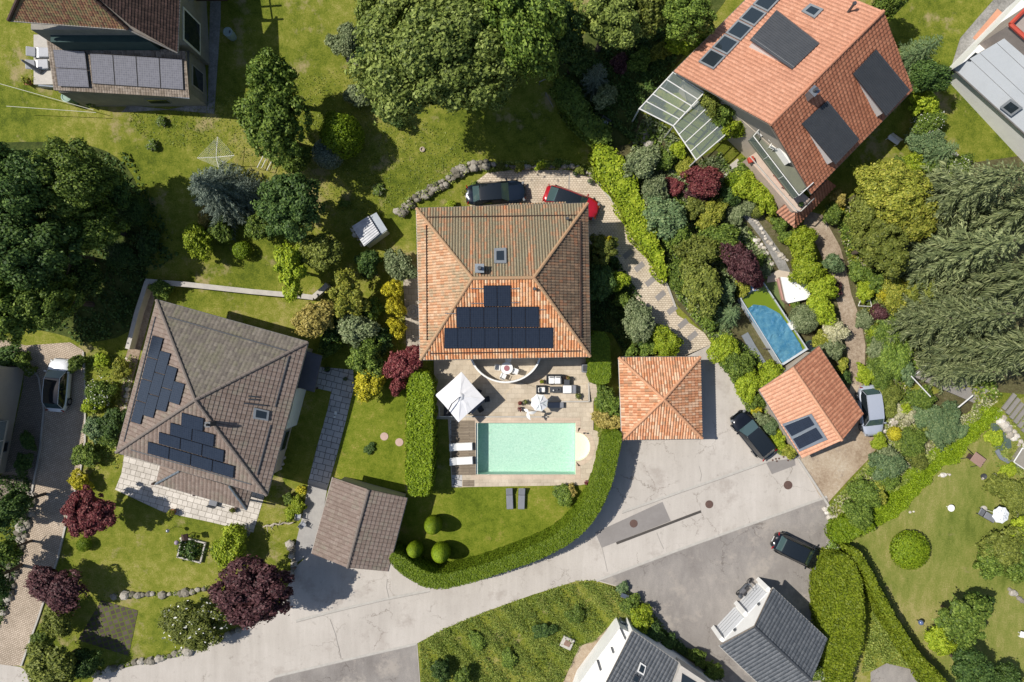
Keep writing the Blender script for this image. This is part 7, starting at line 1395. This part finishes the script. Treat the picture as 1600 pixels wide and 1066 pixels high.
band('low_inner_hedge',[(945,676),(938,730),(925,765),(905,800),(875,832),(840,850),(800,866),(755,882),(715,893),(685,898)],IN2,1.0,.07,L['clip'],'low inner hedge running along the curved hedge on lawn side',bulge=.05,jit=.4,seed=4)
LIMEH=[(925,222),(955,228),(978,250),(990,275),(1000,300),(1022,345),(1030,385),(1045,420),(1040,445),(1015,400),(985,360),(965,315),(945,288),(930,262)]
hedge('lime_hedge',LIMEH,1.7,.13,L['lime'],'long lime hedge along the right side of the cobbled ramp',bulge=.28,jit=.7,seed=6)
hedge('shaded_hedge',[(862,122),(880,118),(905,135),(918,160),(925,180),(955,195),(958,222),(930,226),(905,205),(890,180),(870,155)],1.8,.13,L['mid'],'shaded green hedge between the dark lawn and shade garden',bulge=.25,jit=.7,seed=7)
hedge('broad_hedge',[(1288,880),(1300,868),(1328,866),(1346,900),(1352,950),(1350,1010),(1336,1040),(1325,1090),(1297,1090),(1290,1010),(1282,940)],2.3,.11,L['hedge2'],'broad unclipped hedge right of the asphalt yard',bulge=.08,jit=.6,seed=8)
hedge('narrow_hedge',[(1319,853),(1336,855),(1352,872),(1368,905),(1390,945),(1412,985),(1440,1025),(1475,1060),(1500,1090),(1460,1090),(1438,1052),(1412,1015),(1389,975),(1367,935),(1346,890)],2.1,.11,L['hedge2'],'narrow slanting hedge with brown tips beside the dry lawn',bulge=.08,jit=.6,seed=9)
hedge('green_shrub_bank',[(1298,818),(1330,806),(1360,812),(1370,828),(1345,838),(1322,850),(1300,848)],1.1,.11,L['clip'],'bright green bank at the head of the two hedges',bulge=.15,jit=.6,seed=10)
# clipped egg shapes
for i,(px,py,rx,h,lb) in enumerate(((677,820,13.5,2.8,'clipped egg-shaped yew, top one of three on the lawn'),(648,858,12.5,2.6,'clipped egg-shaped yew, left of the three on the lawn'),(689,863,14.5,2.8,'clipped egg-shaped yew, lower right of the three on the lawn'))):
    q=G(px,py,h*.45); rad=rx/F*(H-1.2)*1.05; rg=np.random.default_rng(i); n=9000; d=sph(n,rg); z=(d[:,2]+1)/2; prof=np.sqrt(np.clip(1-d[:,2]**2,0,1))*(1.12-.30*z); C=np.column_stack([np.cos(np.arctan2(d[:,1],d[:,0]))*prof*rad,np.sin(np.arctan2(d[:,1],d[:,0]))*prof*rad,z*h]); V,Fn=leaves(C,d,.045,rg,jit=.22); o=link('egg_topiary',npmesh('egg_topiary',V,Fn),L['hedge']); o.location=(q.x,q.y,T(q.x,q.y)); tag(o,lb,'topiary','clipped yews on the pool lawn')
    m_=MB(); m_.lathe((0,0,0),[(rad*.93*math.sin(math.pi*t/12)*(1.12-.3*((1-math.cos(math.pi*t/12))/2))+.0001,h*.98*(1-math.cos(math.pi*t/12))/2) for t in range(13)],20); m_.build('inner_branches',L['hedge'],o)
# ---------------- ground cover nobody could count ----------------
EXC=[([(1150,312),(1168,332),(1190,362),(1212,395),(1228,420)],.75),([(1262,340),(1285,360),(1305,410),(1322,455),(1332,500),(1338,545),(1336,590)],.85),([(1165,480),(1195,560)],.5),([(1175,500),(1245,520)],2.2),([(1225,440),(1255,465)],1.6),([(1440,602),(1500,628)],1.1)]
EXW=[([ (G(*q).x,G(*q).y) for q in ln],w) for ln,w in EXC]
def cover(name,poly,n,s,h,mat,label,cat='ground cover',seed=0,clump=.6,asp=.62):
    rg=np.random.default_rng(seed+50); pts=[G(a,b,0) for a,b in poly]; xy=[(p.x,p.y) for p in pts]; vec=[Vector((x,y,0)) for x,y in xy]; tris=tessellate_polygon([vec]); A=[]
    for t in tris: a,b,c=[xy[i] for i in t]; A.append(abs((b[0]-a[0])*(c[1]-a[1])-(b[1]-a[1])*(c[0]-a[0])))
    A=np.array(A); idx=rg.choice(len(tris),n,p=A/A.sum()); X=np.array([[xy[i] for i in t] for t in tris]); r1=np.sqrt(rg.random(n)); r2=rg.random(n); p=(1-r1)[:,None]*X[idx,0]+(r1*(1-r2))[:,None]*X[idx,1]+(r1*r2)[:,None]*X[idx,2]
    f=.5+.5*np.sin(p[:,0]*1.3+seed)*np.cos(p[:,1]*1.7+seed*2)+.35*np.sin(p[:,0]*3.7+p[:,1]*2.9); keep=rg.random(n)<np.clip(f+1-clump,0.08,1)
    for ln,w in EXW:
        for a,b in zip(ln[:-1],ln[1:]):
            a=np.array(a);b=np.array(b);ab=b-a; t=np.clip(((p-a)@ab)/(ab@ab),0,1); keep&=np.hypot(*(p-a-t[:,None]*ab).T)>w
    p=p[keep]; f=f[keep]
    zz=np.array([T(0,y) for y in p[:,1]])+rg.random(len(p))*h*np.clip(f,.2,1.2)+.03; C=np.column_stack([p,zz]); V,Fn=leaves(C,np.tile([0,0,.9],(len(p),1)),s,rg,asp=asp,jit=.7); o=link(name,npmesh(name,V,Fn),mat); return tag(o,label,cat,kind='stuff')
MEA=[(655,1004),(700,981),(760,957),(830,932),(900,910),(930,909),(965,918),(1000,942),(1012,960),(985,985),(960,965),(930,1000),(905,1010),(878,1066),(660,1085)]
cover('meadow_plants',MEA,70000,.075,.35,L['weed'],'wild meadow plants on the slope below the road','meadow',1,.85,asp=.22)
cover('meadow_herbs',MEA,7000,.075,.45,L['mid'],'darker leafy herbs scattered through the meadow','meadow',9,1.0)
BED=[(985,235),(1005,180),(1050,205),(1085,255),(1125,240),(1160,300),(1140,312),(1200,378),(1222,402),(1200,432),(1180,445),(1158,462),(1172,510),(1195,560),(1195,600),(1240,700),(1190,690),(1165,640),(1112,535),(1060,470),(1020,395),(975,330)]
cover('bed_plants',BED,26000,.11,.5,L['grey'],'mixed low plants filling the garden beds of the salmon roof house','ground cover',2,.6)
cover('bed_greens',BED,16000,.12,.6,L['mid'],'green leafy plants filling the garden beds','ground cover',3,.8)
B2=[(1300,330),(1350,300),(1440,300),(1560,620),(1500,650),(1440,640),(1400,630),(1375,640),(1350,590),(1354,540),(1345,500),(1332,450),(1322,400)]
cover('slope_plants',B2,34000,.11,.55,L['mid'],'mixed low plants covering the slope right of the mulch lane','ground cover',4,.65)
cover('slope_flowers',B2,12000,.10,.5,L['gold'],'yellowish low plants on the slope right of the mulch lane','ground cover',5,.9)
B3=[(1375,640),(1440,620),(1560,625),(1540,640),(1500,680),(1460,715),(1418,752),(1378,776),(1330,800),(1300,812),(1290,795),(1330,750),(1365,712),(1382,680)]
cover('lower_slope_plants',B3,24000,.10,.4,L['weed'],'low cover plants on the lower slope above the bright verge','ground cover',6,.8)
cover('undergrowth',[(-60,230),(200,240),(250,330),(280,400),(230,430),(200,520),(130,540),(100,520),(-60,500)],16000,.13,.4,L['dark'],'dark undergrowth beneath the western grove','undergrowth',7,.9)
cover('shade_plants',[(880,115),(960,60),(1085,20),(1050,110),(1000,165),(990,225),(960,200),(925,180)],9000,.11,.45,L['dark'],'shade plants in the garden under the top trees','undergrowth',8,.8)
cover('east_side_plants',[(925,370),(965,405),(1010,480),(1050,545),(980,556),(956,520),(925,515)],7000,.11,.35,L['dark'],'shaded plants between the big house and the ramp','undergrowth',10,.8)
cover('bank_plants',[(-30,740),(50,745),(45,800),(25,880),(0,980),(-40,980)],9000,.10,.5,L['dark'],'dark plants on the rocky bank at the left edge','undergrowth',11,.8)
cover('planting_strip',[(130,555),(215,555),(190,690),(190,730),(135,735),(135,600)],4000,.09,.3,L['weed'],'low plants in the strip left of the taupe roof','ground cover',12,1.0)
cover('verge_grass',[(1290,835),(1322,790),(1368,766),(1408,742),(1450,706),(1490,672),(1534,634),(1556,636),(1566,645),(1540,668),(1506,702),(1497,722),(1470,728),(1440,765),(1400,808),(1350,830),(1310,850)],34000,.06,.5,L['hedge'],'taller bright grass band between slope and dry lawn','grass',13,.2)
cover('rough_grass',[(1360,880),(1400,960),(1445,1030),(1470,1066),(1440,1046),(1385,1036),(1362,1046),(1345,1050),(1362,960)],7000,.08,.3,L['weed'],'rough grass between the broad and the narrow hedge','grass',14,.6)
cover('lower_right_plants',[(1545,650),(1620,640),(1640,800),(1600,800),(1575,765),(1550,720)],5000,.09,.35,L['weed'],'mixed low plants around the dry pond','ground cover',15,.9)
cover('court_plants',[(745,262),(800,252),(890,252),(925,262),(938,285),(925,280),(900,266),(800,266),(760,270)],2600,.09,.45,L['weed'],'low plants along the top edge of the cobbled court','ground cover',16,.8)
cover('sunken_plants',[(1000,960),(1040,985),(1130,1055),(1120,1062),(1060,1015),(1005,985)],3000,.10,.5,L['dark'],'planting in the sunken strip by the asphalt yard','ground cover',17,.6)

cover('brown_tips',[(1319,853),(1336,855),(1346,866),(1330,868)],260,.09,2.25,leafm('leaves_brown',((.16,.07,.03),(.34,.17,.08),(.45,.28,.15))),'dry brown tips on top of the narrow slanting hedge','dry foliage',20,0)
cover('slope_pale_plants',B3,9000,.09,.4,L['cream'],'pale feathery plants on the lower slope','ground cover',21,.8)
cover('slope_pale_plants',B2,9000,.09,.55,L['cream'],'pale feathery plants right of the mulch lane','ground cover',22,.9)
cover('lawn_weeds',[(190,180),(560,100),(640,180),(760,230),(620,320),(540,360),(420,260),(230,220)],7000,.06,.07,L['weed'],'small leafy weeds in the north lawn','grass',23,.4)

def fringe(line,w,n,label,col='weed',seed=0,h=.3,s=.07):
    out=[(a-w*.2,b-w) for a,b in line]+[(a+w*.2,b+w) for a,b in line[::-1]]; cover('wall_plants',out,n,s,h,L[col],label,'ground cover',seed,.9)
fringe([(624,336),(640,318),(668,302),(700,283),(730,262),(765,257)],9,1800,'plants growing over the rubble wall north of the house','weed',30,.9)
fringe([(120,935),(178,931),(215,929),(262,928),(300,924),(326,917)],4,700,'grass tufts between the stones of the south-west row','weed',31,.3)
fringe([(148,1053),(178,1044),(210,1035),(245,1030),(272,1022),(300,1015),(340,1000),(388,975)],4,900,'grass tufts between the roadside edging stones','weed',32,.35)
fringe([(50,770),(38,830),(20,900),(2,960)],14,3000,'ivy and weeds on the rocky bank of the drive','dark',33,.7,.09)
fringe([(655,1005),(700,981),(760,957),(830,932),(900,910),(930,908)],3,700,'ragged meadow edge spilling over the road','weed',34,.12)
fringe([(965,916),(1001,939),(1042,984),(1070,1009),(1120,1050)],4,900,'ragged weeds along the asphalt yard edge','weed',35,.25)
for i,(px,py) in enumerate(((706,320),(742,292),(783,259),(812,262),(845,259),(872,255),(906,266),(730,300))): plant(px,py,8+(i*5)%5,.8,'S',('lime','mid','olive','gold')[i%4],'small %s shrub %s'%(('lime','green','olive','yellow-green')[i%4],('on the rubble wall above the big house','at the rubble wall bend','at the left end of the court edge','on the court edge above the dark saloon','in the middle of the court edge','on the court edge above the red car','at the right end of the court edge','beside the dark saloon tail')[i]))
